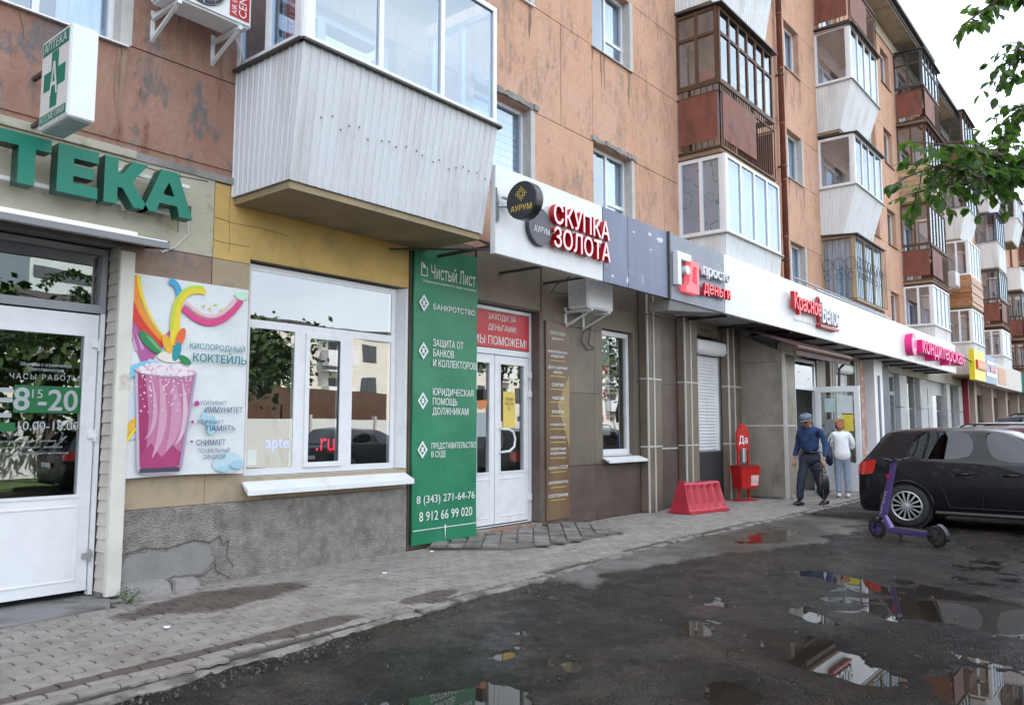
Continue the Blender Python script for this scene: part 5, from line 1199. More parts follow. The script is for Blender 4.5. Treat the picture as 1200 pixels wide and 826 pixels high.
flat('foam_dots', [disc(U(.332+.20*math.sin(q_*2.4)*random.random()**.4, .535+.022*math.cos(q_*1.7)), random.uniform(.008, .024), None, 9) for q_ in range(70)], pc('foam2', (.80, .70, .74)))
flat('rim_line', band([U(.332+.232*math.sin(t), .525-.026*math.cos(t)) for t in [i_*math.pi/14-math.pi/2 for i_ in range(15)]], .004), pc('rim', (.30, .20, .32)))
flat('glass_edge', [UV((.545, .515), (.565, .53), (.475, .035), (.455, .055))], pc('edge', (.36, .28, .42)))
flat('splash', [disc(U(.93, .05), .07, .04), disc(U(.82, .03), .06, .025), disc(U(.70, .26), .05, .09), disc(U(.64, .30), .03, .06)], pc('pale_blue', (.35, .58, .68)))
flat('base_shadow', [[U(.16, .028), U(.46, .028), U(.455, .05), U(.165, .05)]], pc('dark', (.06, .05, .08)))
teal = pc('teal_text', (.01, .22, .25)); yv = py+.026-LAY[0]*.0005-.004
def ptx(s_, u0, u1, v0, v1, mt=teal, b=.0): a, b0 = U(u0, v0); c, d_ = U(u1, v1); txt(s_, a, c, b0, d_, yv, mt, po_, bold=b)
ptx('КИСЛОРОДНЫЙ', .50, .965, .645, .69, b=.012); ptx('КОКТЕЙЛЬ', .53, .98, .585, .64, b=.03)
navy = pc('navy', (.04, .10, .20)); ptx('УСИЛИВАЕТ', .60, .82, .365, .385, navy); ptx('ИММУНИТЕТ', .64, .96, .325, .355, navy, .012); ptx('УЛУЧШАЕТ', .58, .80, .265, .285, navy); ptx('ПАМЯТЬ', .66, .90, .23, .258, navy, .012)
ptx('СНИМАЕТ', .58, .82, .155, .185, navy, .012); ptx('ПОХМЕЛЬНЫЙ\nСИНДРОМ', .60, .86, .08, .145, navy)
flat('bullet', [disc(U(.575, .37), .025), disc(U(.545, .275), .015), disc(U(.545, .175), .012)], pc('magenta', (.45, .03, .25)))

# green banner
bn = empty('green_banner', (7.1, -.06, .05), 'tall green vinyl banner with white Cyrillic service list and phone numbers', 'banner')
gx0, gx1, gz0, gz1 = 6.56, 7.69, .05, 3.65; m = M(); nxp, nzp = 20, 50; vs = []
for i in range(nxp+1):
    for j in range(nzp+1):
        u, v = i/nxp, j/nzp; rp2 = .006*math.sin(u*9+v*14)+.004*math.sin(v*31-u*6); vs.append((gx0+(gx1-gx0)*u, -.055-.0-max(-.006, rp2)*.8, gz0+(gz1-gz0)*v+(.02*math.sin(u*6) if j == nzp else 0)))
m.add(vs, [(i*(nzp+1)+j, (i+1)*(nzp+1)+j, (i+1)*(nzp+1)+j+1, i*(nzp+1)+j+1) for i in range(nxp) for j in range(nzp)]); m.box(gx0+.01, gx1-.01, -.045, -.004, gz0+.02, gz1-.03)
obj('cloth', m, bang, bn, smooth=True)
def btx(s_, u0, u1, z0, z1, b=.012): txt(s_, gx0+(gx1-gx0)*u0, gx0+(gx1-gx0)*u1, z0, z1, -.066, ink, bn, bold=b, align='LEFT')
btx('Чистый Лист', .24, .96, 3.24, 3.42, 0); btx('Юридическая компания по защите должников', .12, .97, 3.17, 3.21, 0); 
m = M(); m.box(gx0+.1, gx0+.115, -.067, -.066, 3.25, 3.42).box(gx0+.115, gx0+.21, -.067, -.066, 3.25, 3.262).box(gx0+.2, gx0+.212, -.067, -.066, 3.262, 3.36).prism([(gx0+.13, 3.42), (gx0+.2, 3.35), (gx0+.13, 3.35)], 1, -.067, -.066); obj('logo', m, ink, bn)
btx('БАНКРОТСТВО', .28, .95, 2.86, 2.93); btx('ЗАЩИТА ОТ\nБАНКОВ\nИ КОЛЛЕКТОРОВ', .28, .97, 2.16, 2.50); btx('ЮРИДИЧЕСКАЯ\nПОМОЩЬ\nДОЛЖНИКАМ', .28, .93, 1.56, 1.90); btx('ПРЕДСТАВИТЕЛЬСТВО\nВ СУДЕ', .27, .98, 1.05, 1.24)
btx('8 (343) 271-64-76', .06, .96, .50, .62); btx('8 912 66 99 020', .10, .92, .32, .43)
for z_ in (2.92, 2.34, 1.74, 1.16):
    cx = gx0+.155; m = M(); s_ = .085; h_ = .052; q_ = lambda r: [(cx-r, -.0665, z_), (cx, -.0665, z_-r*1.25), (cx+r, -.0665, z_), (cx, -.0665, z_+r*1.25)]
    m.add(q_(s_)+q_(h_), [(0, 1, 5, 4), (1, 2, 6, 5), (2, 3, 7, 6), (3, 0, 4, 7)]); m.box(cx-.02, cx+.02, -.067, -.066, z_-.03, z_+.03); obj('diamond_icon', m, ink, bn)
obj('line', M().box(gx0+.01, gx1-.01, -.067, -.066, .215, .225), ink, bn); obj('mark', M().add([(7.1, -.0668, .25), (7.125, -.0668, .25), (7.1125, -.0668, .06)], [(0, 1, 2)]), ink, bn)
# vertical price strip
vs_ = empty('goods_strip', (9.5, -.03, .1), 'brown vertical sign strip listing goods bought, right of the double door', 'sign')
obj('panel', M().box(9.22, 9.80, -.03, -.014, .10, 2.98), mat('strip_brown', (.13, .068, .04), .4, .1, 1, col2=(.20, .125, .07), c2=(.45, .6), c2scale=.6, streak=3), vs_, bevel=.003)
obj('pale_wedge', M().add([(9.72, -.0312, 1.3), (9.80, -.0312, 1.1), (9.80, -.0312, 2.2), (9.5, -.0312, 1.75)], [(0, 1, 2, 3)]), mat('wedge', (.34, .25, .11), .5), vs_)
wd = [('ПОКУПАЕМ', 2.78, .05), ('дорого', 2.70, .04), ('ювелирные\nизделия', 2.44, .11), ('драгоценные\nкамни', 2.21, .11), ('слитки', 2.02, .05), ('часы', 1.83, .045), ('монеты', 1.63, .045), ('серебро', 1.44, .05), ('платину', 1.25, .045), ('золотые\nкоронки', 1.02, .11), ('золото СССР', .82, .05), ('документы', .60, .05), ('состояние', .42, .045)]
for i, (s_, z_, h_) in enumerate(wd):
    wdt = .24 if len(s_.split('\n')[0]) > 8 else .19 if len(s_) > 6 else .15
    txt(s_, 9.51-wdt, 9.51+wdt, z_, z_+h_, -.032, ink, vs_)
    if i > 1: obj('line', M().box(9.32, 9.70, -.0325, -.031, z_-.045, z_-.035), gold, vs_)

# air conditioners -------------------------------------------------
def aircon(loc, w_, d_, h_, label, kind='front', group=None):
    x, y, z_ = loc; e_ = empty('air_conditioner', loc, label, 'air conditioner')
    obj('casing', M().box(x, x+w_, y, y+d_, z_, z_+h_), whitem, e_, bevel=.02)
    if kind == 'front':
        cx, cz, r = x+w_*.40, z_+h_*.5, h_*.42
        obj('fan_housing', M().lathe([(r, -.012), (r, -.002)], (cx, y, cz), 'y', 28), black, e_)
        m = M()
        for rr_ in [r*k_/7 for k_ in range(1, 8)]: m.tube([(cx+rr_*math.cos(t*math.pi/12), y-.018, cz+rr_*math.sin(t*math.pi/12)) for t in range(25)], .003, 4)
        for t in range(12): m.tube([(cx, y-.018, cz), (cx+r*math.cos(t*math.pi/6), y-.018, cz+r*math.sin(t*math.pi/6))], .003, 4)
        obj('fan_grille', m, alu, e_)
        obj('side_vent', M().box(x-.004, x-.001, y+.05, y+d_-.05, z_+.08, z_+h_-.08), darkm, e_)
    else:
        m = M()
        for k_ in range(14): m.box(x-.012, x-.001, y+.03, y+d_-.03, z_+.03+k_*(h_-.06)/14, z_+.03+(k_+.55)*(h_-.06)/14)
        obj('side_vent', M().box(x-.002, x-.0005, y+.03, y+d_-.03, z_+.03, z_+h_-.03), black, e_); obj('vent_slats', m, whitem, e_)
    m = M()
    for xx in (x+.1, x+w_-.13): m.box(xx, xx+.035, y+.0, 0, z_-.04, z_-.003); m.box(xx, xx+.035, -.03, 0, z_-.25, z_+.05); m.hexa([(xx, y+.06, z_-.06), (xx+.03, y+.06, z_-.06), (xx+.03, -.02, z_-.25), (xx, -.02, z_-.25)], [(xx, y+.02, z_-.03), (xx+.03, y+.02, z_-.03), (xx+.03, -.02, z_-.21), (xx, -.02, z_-.21)])
    obj('bracket', m, whitem, e_); return e_
a1 = aircon((3.18, -.50, 5.13), .82, .30, .56, 'air conditioner with round fan and red lettering above the pharmacy letters')
obj('red_label', M().box(3.77, 3.97, -.504, -.501, 5.18, 5.62), red, a1)
xfv = lambda x, y, z: (3.77+(z), y, 5.2+x)
txt('CENTEK', 5.2, 5.6, 0, 0.08, -.5055, ink, a1, xf=lambda x, y, z: (3.94-z+.0, y, x+.0)); txt('AIR INVERTER', 5.2, 5.6, 0, 0.05, -.5055, ink, a1, xf=lambda x, y, z: (3.84-z, y, x))
obj('cable', M().tube([(3.95, -.3, 5.12), (4.1, -.2, 5.0), (4.15, -.1, 4.95)], .012, 6), white, a1)
a2 = aircon((9.62, -.50, 3.17), .70, .36, .46, 'air conditioner mounted right under the white sign board', 'side')
tag(obj('wall_cable', M().tube([(10.3, -.3, 3.1), (10.2, -.03, 2.9), (10.15, -.02, 2.75), (10.32, -.02, 2.62), (10.5, -.02, 2.66), (10.35, -.02, 2.72), (10.45, -.02, 3.1)], .009, 6), darkm), 'looped dark cables hanging below the air conditioner under the sign', 'cable')
aircon((36.9, -.6, 7.3), .8, .35, .6, 'distant air conditioner beside the plank clad balcony', 'side')
tag(obj('sign_cable', M().tube([(8.6, -.9, 3.42), (8.7, -.6, 3.36), (9.0, -.3, 3.33), (9.3, -.06, 3.40), (9.9, -.03, 3.44)], .008, 6).tube([(11.3, -.02, 3.4), (12.2, -.25, 3.33), (13.1, -.2, 3.38), (14.6, -.04, 3.3)], .008, 6), darkm), 'thin sagging dark cables under the shop sign boards', 'cable')
# drainpipe
dp = empty('drainpipe', (18.72, -.16, 4.6), 'rusty brown drainpipe running down the facade beside the balconies', 'drainpipe')
for k_ in range(8): obj('pipe_section', M().lathe([(.072, 0), (.066, 1.34), (.075, 1.345), (.075, 1.40)], (18.72, -.14, 4.6+k_*1.4-(.0)), 'z', 14), rust, dp, smooth=True)
for k_ in range(5): obj('clamp', M().lathe([(.085, 0), (.085, .04)], (18.72, -.14, 5.4+k_*2.3), 'z', 12).box(18.70, 18.74, -.08, 0, 5.4+k_*2.3, 5.44+k_*2.3), darkm, dp)
for x in (42.0, 57.8): tag(obj('drainpipe', M().tube([(x, -.12, 4.6), (x, -.12, TOP-.2)], .07, 8), rust, smooth=True), 'far drainpipe on the facade near x' if False else ('distant brown drainpipe between two far balcony stacks' if x < 50 else 'furthest brown drainpipe near the right end of the facade'), 'drainpipe')

# ================================================================ PEOPLE
def skin(name, chains, mt, parent, xf, sub=2, extra=None, kind=None):
    """chains: lists of (x, y, z, rx, ry) sharing first points by coordinates; grows one continuous surface"""
    key = {}; vs = []; rad = []; ed = []
    for ch in chains:
        pr_ = None
        for p in ch:
            k_ = tuple(round(c, 3) for c in p[:3])
            if k_ not in key: key[k_] = len(vs); vs.append(p[:3]); rad.append((p[3], p[4] if len(p) > 4 else p[3]))
            if pr_ is not None and pr_ != key[k_]: ed.append((pr_, key[k_]))
            pr_ = key[k_]
    me = bpy.data.meshes.new(name); me.from_pydata(vs, ed, []); o = bpy.data.objects.new('t', me); COL.objects.link(o)
    bm = bmesh.new(); bm.from_mesh(me); sl_ = bm.verts.layers.skin.verify(); bm.verts.ensure_lookup_table()
    for i, v in enumerate(bm.verts): v[sl_].radius = rad[i]; v[sl_].use_root = (i == 0)
    bm.to_mesh(me); bm.free()
    md = o.modifiers.new('s', 'SKIN'); md.use_smooth_shade = True; s2_ = o.modifiers.new('u', 'SUBSURF'); s2_.levels = sub; s2_.render_levels = sub
    dg = bpy.context.evaluated_depsgraph_get(); em = bpy.data.meshes.new_from_object(o.evaluated_get(dg)); bpy.data.objects.remove(o)
    m = M(); m.v = [tuple(v.co) for v in em.vertices]; m.f = [tuple(p.vertices) for p in em.polygons]; bpy.data.meshes.remove(em)
    if extra: o_ = len(m.v); m.v += extra.v; m.f += [tuple(a+o_ for a in f_) for f_ in extra.f]
    if name in ('shirt', 'trousers', 'jacket', 'hair'):
        bm = bmesh.new(); me = bpy.data.meshes.new('t'); me.from_pydata(m.v, [], m.f); bm.from_mesh(me); bm.normal_update(); am = .010 if name != 'hair' else .007
        m.v = [tuple(v.co+v.normal*am*(mnoise.noise(Vector((v.co.x*9, v.co.y*9, v.co.z*16)))+.6*mnoise.noise(Vector((v.co.x*24, v.co.y*24, v.co.z*34+5))))) for v in bm.verts]; bm.free(); bpy.data.meshes.remove(me)
    m.v = [xf(*p) for p in m.v]
    return obj(name, m, mt, parent, smooth=True)
def place(x, y, ang, z=0, sc=1):
    c, s_ = math.cos(ang), math.sin(ang)
    return lambda a, b, h: (x+sc*(a*c-b*s_), y+sc*(a*s_+b*c), z+sc*h)
skinm = mat('skin', (.46, .25, .18), .55, .1, 8, spec=.35)
def hand(m, w_, d, side_, palm_n, curl=.5):
    """palm block plus five bent tapering fingers; w_: wrist point, d: direction of the hand, side_: towards the thumb"""
    w_, d, t, n_ = Vector(w_), Vector(d).normalized(), Vector(side_).normalized(), Vector(palm_n).normalized()
    m.tube([w_-d*.02, w_+d*.03, w_+d*.07, w_+d*.092], [.026, .036, .038, .028], 8)
    for i, (off, ln) in enumerate(((.028, .070), (.010, .078), (-.009, .073), (-.027, .058))):
        a = w_+d*.08+t*off; b = a+d*ln*.45+n_*ln*.12*curl*2; c = b+d*ln*.2+n_*ln*.42*curl*1.6; e_ = c-d*ln*.1*curl+n_*ln*.2*curl
        m.tube([a, b, c, e_], [.0095, .009, .008, .006], 6)
    a = w_+d*.025+t*.03; m.tube([a, a+d*.03+t*.025+n_*.01, a+d*.06+t*.03+n_*.025], [.012, .010, .007], 6)
# --- the man
mx0, my0 = 15.08, -1.80; XF0 = place(mx0, my0, math.atan2(.18, -.98), 0.005, 1.0)
def XF(a, b, h): k_ = max(0, h-.95); k2 = max(0, h-1.44); return XF0(a+k_*.13+k2*.32, b+k_*.03, h-k_*.012-k2*.10-max(0, a-.03)*(.30 if h > 1.44 else 0))
man = empty('person', (mx0, my0, 0), 'walking man in blue denim shirt, flat cap and dark glasses carrying a black bag', 'person')
hx = .04
ex = M()
hand(ex, (.10, -.30, .80), (.1, .0, -1), (1, 0, 0), (0, 1, 0)); hand(ex, (.13, .30, .80), (.05, 0, -1), (1, 0, 0), (0, -1, 0), .9)
ex.tube([(hx+.115, 0, 1.565), (hx+.128, 0, 1.545), (hx+.112, 0, 1.53)], [.012, .018, .008], 6)      # nose
for sy in (-1, 1): ex.tube([(hx+.0, sy*.082, 1.575), (hx-.012, sy*.092, 1.55), (hx+.0, sy*.082, 1.52)], [.010, .014, .008], 6)
ex.tube([(hx+.098, -.022, 1.497), (hx+.106, 0, 1.499), (hx+.098, .022, 1.497)], [.004, .007, .004], 6)
skin('body', [[(0, 0, .94, .07), (.0, 0, 1.12, .07), (.01, 0, 1.30, .07), (.015, 0, 1.40, .055), (.03, 0, 1.46, .052), (hx+.01, 0, 1.51, .068, .066), (hx+.01, 0, 1.57, .095, .082), (hx, 0, 1.64, .092, .082), (hx-.01, 0, 1.69, .05)],
              [(.015, 0, 1.40, .055), (0, .17, 1.38, .035), (-.02, .235, 1.24, .035), (0, .27, 1.08, .035), (.06, .30, .93, .034), (.12, .30, .82, .024)],
              [(.015, 0, 1.40, .055), (0, -.17, 1.38, .035), (-.04, -.235, 1.24, .035), (-.04, -.27, 1.08, .035), (.03, -.30, .93, .034), (.09, -.30, .82, .024)],
              [(0, 0, .94, .07), (.02, .09, .84, .055), (-.04, .10, .50, .045), (-.24, .10, .13, .04)], [(0, 0, .94, .07), (.02, -.09, .84, .055), (.16, -.10, .50, .045), (.27, -.10, .12, .04)]], skinm, man, XF, extra=ex)
denim = mat('denim_shirt', (.018, .045, .13), .8, .3, 14, .3, 60, objc=True, col2=(.03, .07, .18), c2=(.5, .65), c2scale=6)
skin('shirt', [[(0, 0, .95, .155, .185), (.03, 0, 1.08, .165, .185), (.02, 0, 1.24, .155, .20), (.01, 0, 1.36, .12, .16), (.02, 0, 1.43, .07)],
               [(.01, 0, 1.36, .12, .16), (0, .175, 1.385, .075), (-.03, .25, 1.24, .065), (-.005, .285, 1.08, .060), (.06, .305, .95, .052), (.10, .305, .87, .046)],
               [(.01, 0, 1.36, .12, .16), (0, -.175, 1.385, .075), (-.05, -.25, 1.24, .065), (-.045, -.285, 1.08, .060), (.02, -.305, .95, .052), (.07, -.305, .87, .046)]], denim, man, XF, sub=3)
m = M(); m.tube([(.03, .09, 1.44), (.10, .03, 1.40), (.115, 0, 1.33)], [.02, .022, .008], 6).tube([(.03, -.09, 1.44), (.10, -.03, 1.40), (.115, 0, 1.33)], [.02, .022, .008], 6).tube([(.03, .09, 1.44), (-.05, .05, 1.46), (-.05, -.05, 1.46), (.03, -.09, 1.44)], .02, 6)
m.v = [XF(*p) for p in m.v]; obj('collar', m, denim, man, smooth=True)
m = M().box(.13, .18, .05, .14, 1.2, 1.3); m.v = [XF(*p) for p in m.v]; obj('pocket', m, denim, man, bevel=.01)
jeans = mat('dark_jeans', (.022, .030, .05), .85, .3, 10, .3, 50, objc=True, col2=(.045, .055, .08), c2=(.52, .7), c2scale=4)
skin('trousers', [[(0, 0, .98, .14, .165), (0, 0, .90, .145, .17), (.02, .09, .76, .105), (-.03, .10, .49, .085), (-.17, .10, .26, .072), (-.25, .10, .10, .068)],
                  [(0, 0, .90, .145, .17), (.07, -.09, .76, .105), (.20, -.10, .50, .085), (.26, -.10, .27, .072), (.28, -.10, .09, .068)]], jeans, man, XF, sub=3)
m = M().tube([(.15*math.cos(t*math.pi/8), .175*math.sin(t*math.pi/8), .965) for t in range(17)], .018, 6); m.v = [XF(*p) for p in m.v]; obj('belt', m, black, man)
for nm, (sx, sy, pit) in (('shoe', (-.25, .10, -.14)), ('shoe', (.29, -.10, .06))):
    xs_ = XF; m = M(); vs = []
    prof = [(-.10, .035, .03, .07), (-.06, .045, .0, .10), (.02, .045, .0, .095), (.10, .05, .0, .065), (.16, .045, .003, .05), (.195, .02, .012, .035)]
    for (a, hw, zl, zh) in prof: vs += [(sx+a, sy-hw, zl+.0), (sx+a, sy-hw, (zl+zh)/2), (sx+a, sy-hw*.55, zh), (sx+a, sy+hw*.55, zh), (sx+a, sy+hw, (zl+zh)/2), (sx+a, sy+hw, zl)]
    for i in range(len(prof)-1):
        for j in range(6): m.f.append((i*6+j, i*6+(j+1) % 6, (i+1)*6+(j+1) % 6, (i+1)*6+j))
    m.f += [tuple(range(6)), tuple(30+j for j in range(6))]; m.v = [XF(a, b, c+(a-sx)*pit if True else c) for a, b, c in vs]; obj(nm, m, mat('black_leather', (.015, .014, .014), .35, .1), man, smooth=True)
m = M(); vs = []; prof = [(.092, 1.605, 0), (.112, 1.63, 0), (.118, 1.66, .005), (.10, 1.695, .01), (.05, 1.712, .012), (.001, 1.715, .012)]
for r_, h_, o_ in prof:
    for k_ in range(20): a = k_*math.pi/10; vs.append((hx+.0+o_+r_*1.12*math.cos(a), r_*.92*math.sin(a), h_-.05*math.cos(a)*(.3)))
m.add(vs, [(i*20+k_, i*20+(k_+1) % 20, (i+1)*20+(k_+1) % 20, (i+1)*20+k_) for i in range(5) for k_ in range(20)])
vs = []
for k_ in range(9):
    a = -math.pi/2*.8+k_*math.pi/2*.8/4; vs += [(hx+.10*math.cos(a), .088*math.sin(a), 1.612), (hx+.175*math.cos(a*.75), .08*math.sin(a), 1.588), (hx+.10*math.cos(a), .088*math.sin(a), 1.622), (hx+.175*math.cos(a*.75), .08*math.sin(a), 1.596)]
m.add(vs, [q_ for i in range(8) for q_ in ((4*i, 4*i+4, 4*i+5, 4*i+1), (4*i+2, 4*i+3, 4*i+7, 4*i+6), (4*i+1, 4*i+5, 4*i+7, 4*i+3))])
m.v = [XF(*p) for p in m.v]; obj('cap', m, mat('grey_cap', (.16, .19, .25), .85, .25, 20, objc=True), man, smooth=True)
m = M()
for sy in (-1, 1): m.lathe([(.026, 0), (.026, .006)], (hx+.105, sy*.034, 1.568), 'x', 12); m.tube([(hx+.105, sy*.058, 1.572), (hx+.02, sy*.092, 1.575)], .003, 4)
m.tube([(hx+.108, -.01, 1.572), (hx+.108, .01, 1.572)], .003, 4); m.v = [XF(*p) for p in m.v]; obj('sunglasses', m, black, man)
m = M().tube([(hx-.06, .07, 1.60), (hx-.085, 0, 1.55), (hx-.06, -.07, 1.60)], [.025, .035, .025], 8); m.v = [XF(*p) for p in m.v]; obj('hair', m, mat('grey_hair', (.16, .13, .11), .9), man, smooth=True)
m = M().tube([(.175, 0, 1.36), (.185, 0, 1.2), (.18, 0, 1.02)], .007, 5)
m.v = [XF(*p) for p in m.v]; obj('placket', m, jeans, man)
bagm = mat('black_bag_vinyl', (.014, .014, .017), .35, .2, 9, .5, 12, objc=True)
BXF = place(*XF(.17, .30, 0)[:2], math.atan2(.18, -.98), 0)
m = M()
vs = []; 
for j, (h_, wx, wy) in enumerate(((.20, .13, .045), (.26, .15, .07), (.42, .15, .075), (.56, .13, .05), (.62, .10, .02))):
    for k_ in range(16): a = k_*math.pi/8; vs.append((wx*math.copysign(abs(math.cos(a))**.6, math.cos(a)), wy*math.copysign(abs(math.sin(a))**.6, math.sin(a))+.008*math.sin(j*3+k_), h_+.01*math.sin(k_*2.3)))
m.add(vs, [(i*16+k_, i*16+(k_+1) % 16, (i+1)*16+(k_+1) % 16, (i+1)*16+k_) for i in range(4) for k_ in range(16)]+[tuple(range(16)), tuple(64+k_ for k_ in range(16))])
for sy in (-.02, .02): m.tube([(-.07, sy, .60), (-.03, sy, .70), (0, sy*.3, .725), (.03, sy, .70), (.07, sy, .60)], .008, 6)
m.v = [BXF(*p) for p in m.v]; tag(obj('shopping_bag', m, bagm, smooth=True), 'black bag hanging from the left hand of the man in the flat cap', 'bag')
m = M().tube([XF(.25, .34, .76), XF(.30, .37, .0)], .010, 6).tube([XF(.20, .33, .76), XF(.25, .34, .775), XF(.28, .35, .755)], .012, 6); tag(obj('walking_stick', m, brown), 'thin dark walking stick held beside the black bag', 'stick')
# --- the woman
wx0, wy0 = 16.95, -1.78; WXF0 = place(wx0, wy0, R(25), 0.02, .95)
def WXF(a, b, h): k_ = max(0, h-.9); k2 = max(0, h-1.38); return WXF0(a+k_*.20+k2*.3, b, h-k_*.03-max(0, a-.02)*(.25 if h > 1.38 else 0))
wom = empty('person', (wx0, wy0, 0), 'woman in white jacket and pale blue jeans seen from behind at the open shop door', 'person')
ex = M(); hand(ex, (.40, .12, 1.14), (1, 0, .1), (0, -.2, 1), (0, -1, 0)); hand(ex, (.36, -.14, 1.08), (1, 0, .1), (0, .2, 1), (0, 1, 0))
ex.tube([(.135, 0, 1.50), (.145, 0, 1.485), (.13, 0, 1.47)], [.01, .015, .007], 6)
for sy in (-1, 1): ex.tube([(.02, sy*.078, 1.53), (.01, sy*.085, 1.50), (.02, sy*.075, 1.475)], [.009, .012, .007], 6)
skin('body', [[(0, 0, .90, .05), (.0, 0, 1.08, .055), (.0, 0, 1.25, .06), (.0, 0, 1.36, .05), (.02, 0, 1.42, .042), (.04, 0, 1.46, .06), (.045, 0, 1.53, .085, .075), (.03, 0, 1.59, .075), (.02, 0, 1.63, .04)],
              [(.0, 0, 1.36, .05), (0, .15, 1.33, .032), (.05, .21, 1.18, .032), (.14, .22, 1.06, .03), (.28, .16, 1.12, .03), (.37, .13, 1.14, .022)],
              [(.0, 0, 1.36, .05), (0, -.15, 1.33, .032), (.03, -.22, 1.18, .032), (.10, -.23, 1.04, .03), (.24, -.17, 1.06, .03), (.34, -.14, 1.08, .022)],
              [(0, 0, .90, .05), (.0, .07, .78, .04), (.02, .09, .48, .042), (0, .09, .10, .036)], [(0, 0, .90, .05), (.0, -.07, .78, .04), (.0, -.09, .48, .042), (-.04, -.09, .10, .036)]], skinm, wom, WXF, extra=ex)
skin('jacket', [[(0, 0, .74, .165, .20), (0, 0, .92, .155, .19), (-.01, 0, 1.12, .13, .165), (-.01, 0, 1.27, .13, .165), (.0, 0, 1.36, .09, .11), (.01, 0, 1.41, .065)],
                [(.0, 0, 1.36, .09, .11), (0, .155, 1.34, .07), (.05, .22, 1.18, .065), (.14, .23, 1.06, .058), (.26, .17, 1.11, .05)],
                [(.0, 0, 1.36, .09, .11), (0, -.155, 1.34, .07), (.03, -.23, 1.18, .065), (.10, -.24, 1.04, .058), (.22, -.18, 1.06, .05)]], mat('white_jacket', (.72, .73, .76), .8, .08, 12, .3, 20, objc=True), wom, WXF)
skin('trousers', [[(0, 0, .95, .11, .13), (0, 0, .86, .13, .155), (.0, .085, .76, .095), (.02, .09, .48, .07), (.0, .09, .24, .06), (0, .09, .08, .062)], [(0, 0, .86, .13, .155), (.0, -.085, .76, .095), (.0, -.09, .48, .07), (-.03, -.09, .24, .06), (-.04, -.09, .08, .062)]], mat('pale_jeans', (.28, .33, .45), .85, .15, 12, .3, 40, objc=True), wom, WXF)
for (sx, sy) in ((.0, .09), (-.04, -.09)):
    vs = []; m = M()
    for (a, hw, zl, zh) in [(-.08, .03, .02, .06), (-.05, .04, .0, .085), (.02, .042, .0, .08), (.09, .045, .0, .055), (.14, .04, .003, .045), (.165, .02, .012, .03)]: vs += [(sx+a, sy-hw, zl), (sx+a, sy-hw, (zl+zh)/2), (sx+a, sy-hw*.55, zh), (sx+a, sy+hw*.55, zh), (sx+a, sy+hw, (zl+zh)/2), (sx+a, sy+hw, zl)]
    for i in range(5):
        for j in range(6): m.f.append((i*6+j, i*6+(j+1) % 6, (i+1)*6+(j+1) % 6, (i+1)*6+j))
    m.f += [tuple(range(6)), tuple(30+j for j in range(6))]; m.v = [WXF(*p) for p in vs]; obj('shoe', m, whitem, wom, smooth=True)
skin('hair', [[(.02, 0, 1.57, .098, .092), (-.01, 0, 1.60, .09, .085), (.0, 0, 1.65, .05)], [(.02, 0, 1.57, .098, .092), (-.03, 0, 1.50, .075, .085), (-.05, 0, 1.42, .05, .06)], [(-.03, 0, 1.50, .075, .085), (-.09, 0, 1.56, .045)]], mat('auburn_hair', (.26, .10, .035), .6, .3, 20, .5, 40, objc=True, stretch=(1, 1, .3)), wom, WXF)
m = M(); m.prism([(-.20, .66), (.10, .70), (.06, 1.06), (-.05, 1.12)], 1, .20, .32); m.v = [WXF(*p) for p in m.v]
hb = empty('handbag', WXF(0, .25, .7), 'dark blue shoulder bag hanging at the side of the woman in white', 'bag')
obj('bag_body', m, mat('navy_leather', (.022, .028, .06), .5, .2, 9, objc=True), hb, bevel=.03, smooth=True)
m = M().tube([(.05, .26, 1.04), (.02, .20, 1.30), (0, .14, 1.44), (-.03, .16, 1.42), (-.06, .26, 1.10)], .012, 6); m.v = [WXF(*p) for p in m.v]; obj('strap', m, MT['navy_leather'], hb, smooth=True)

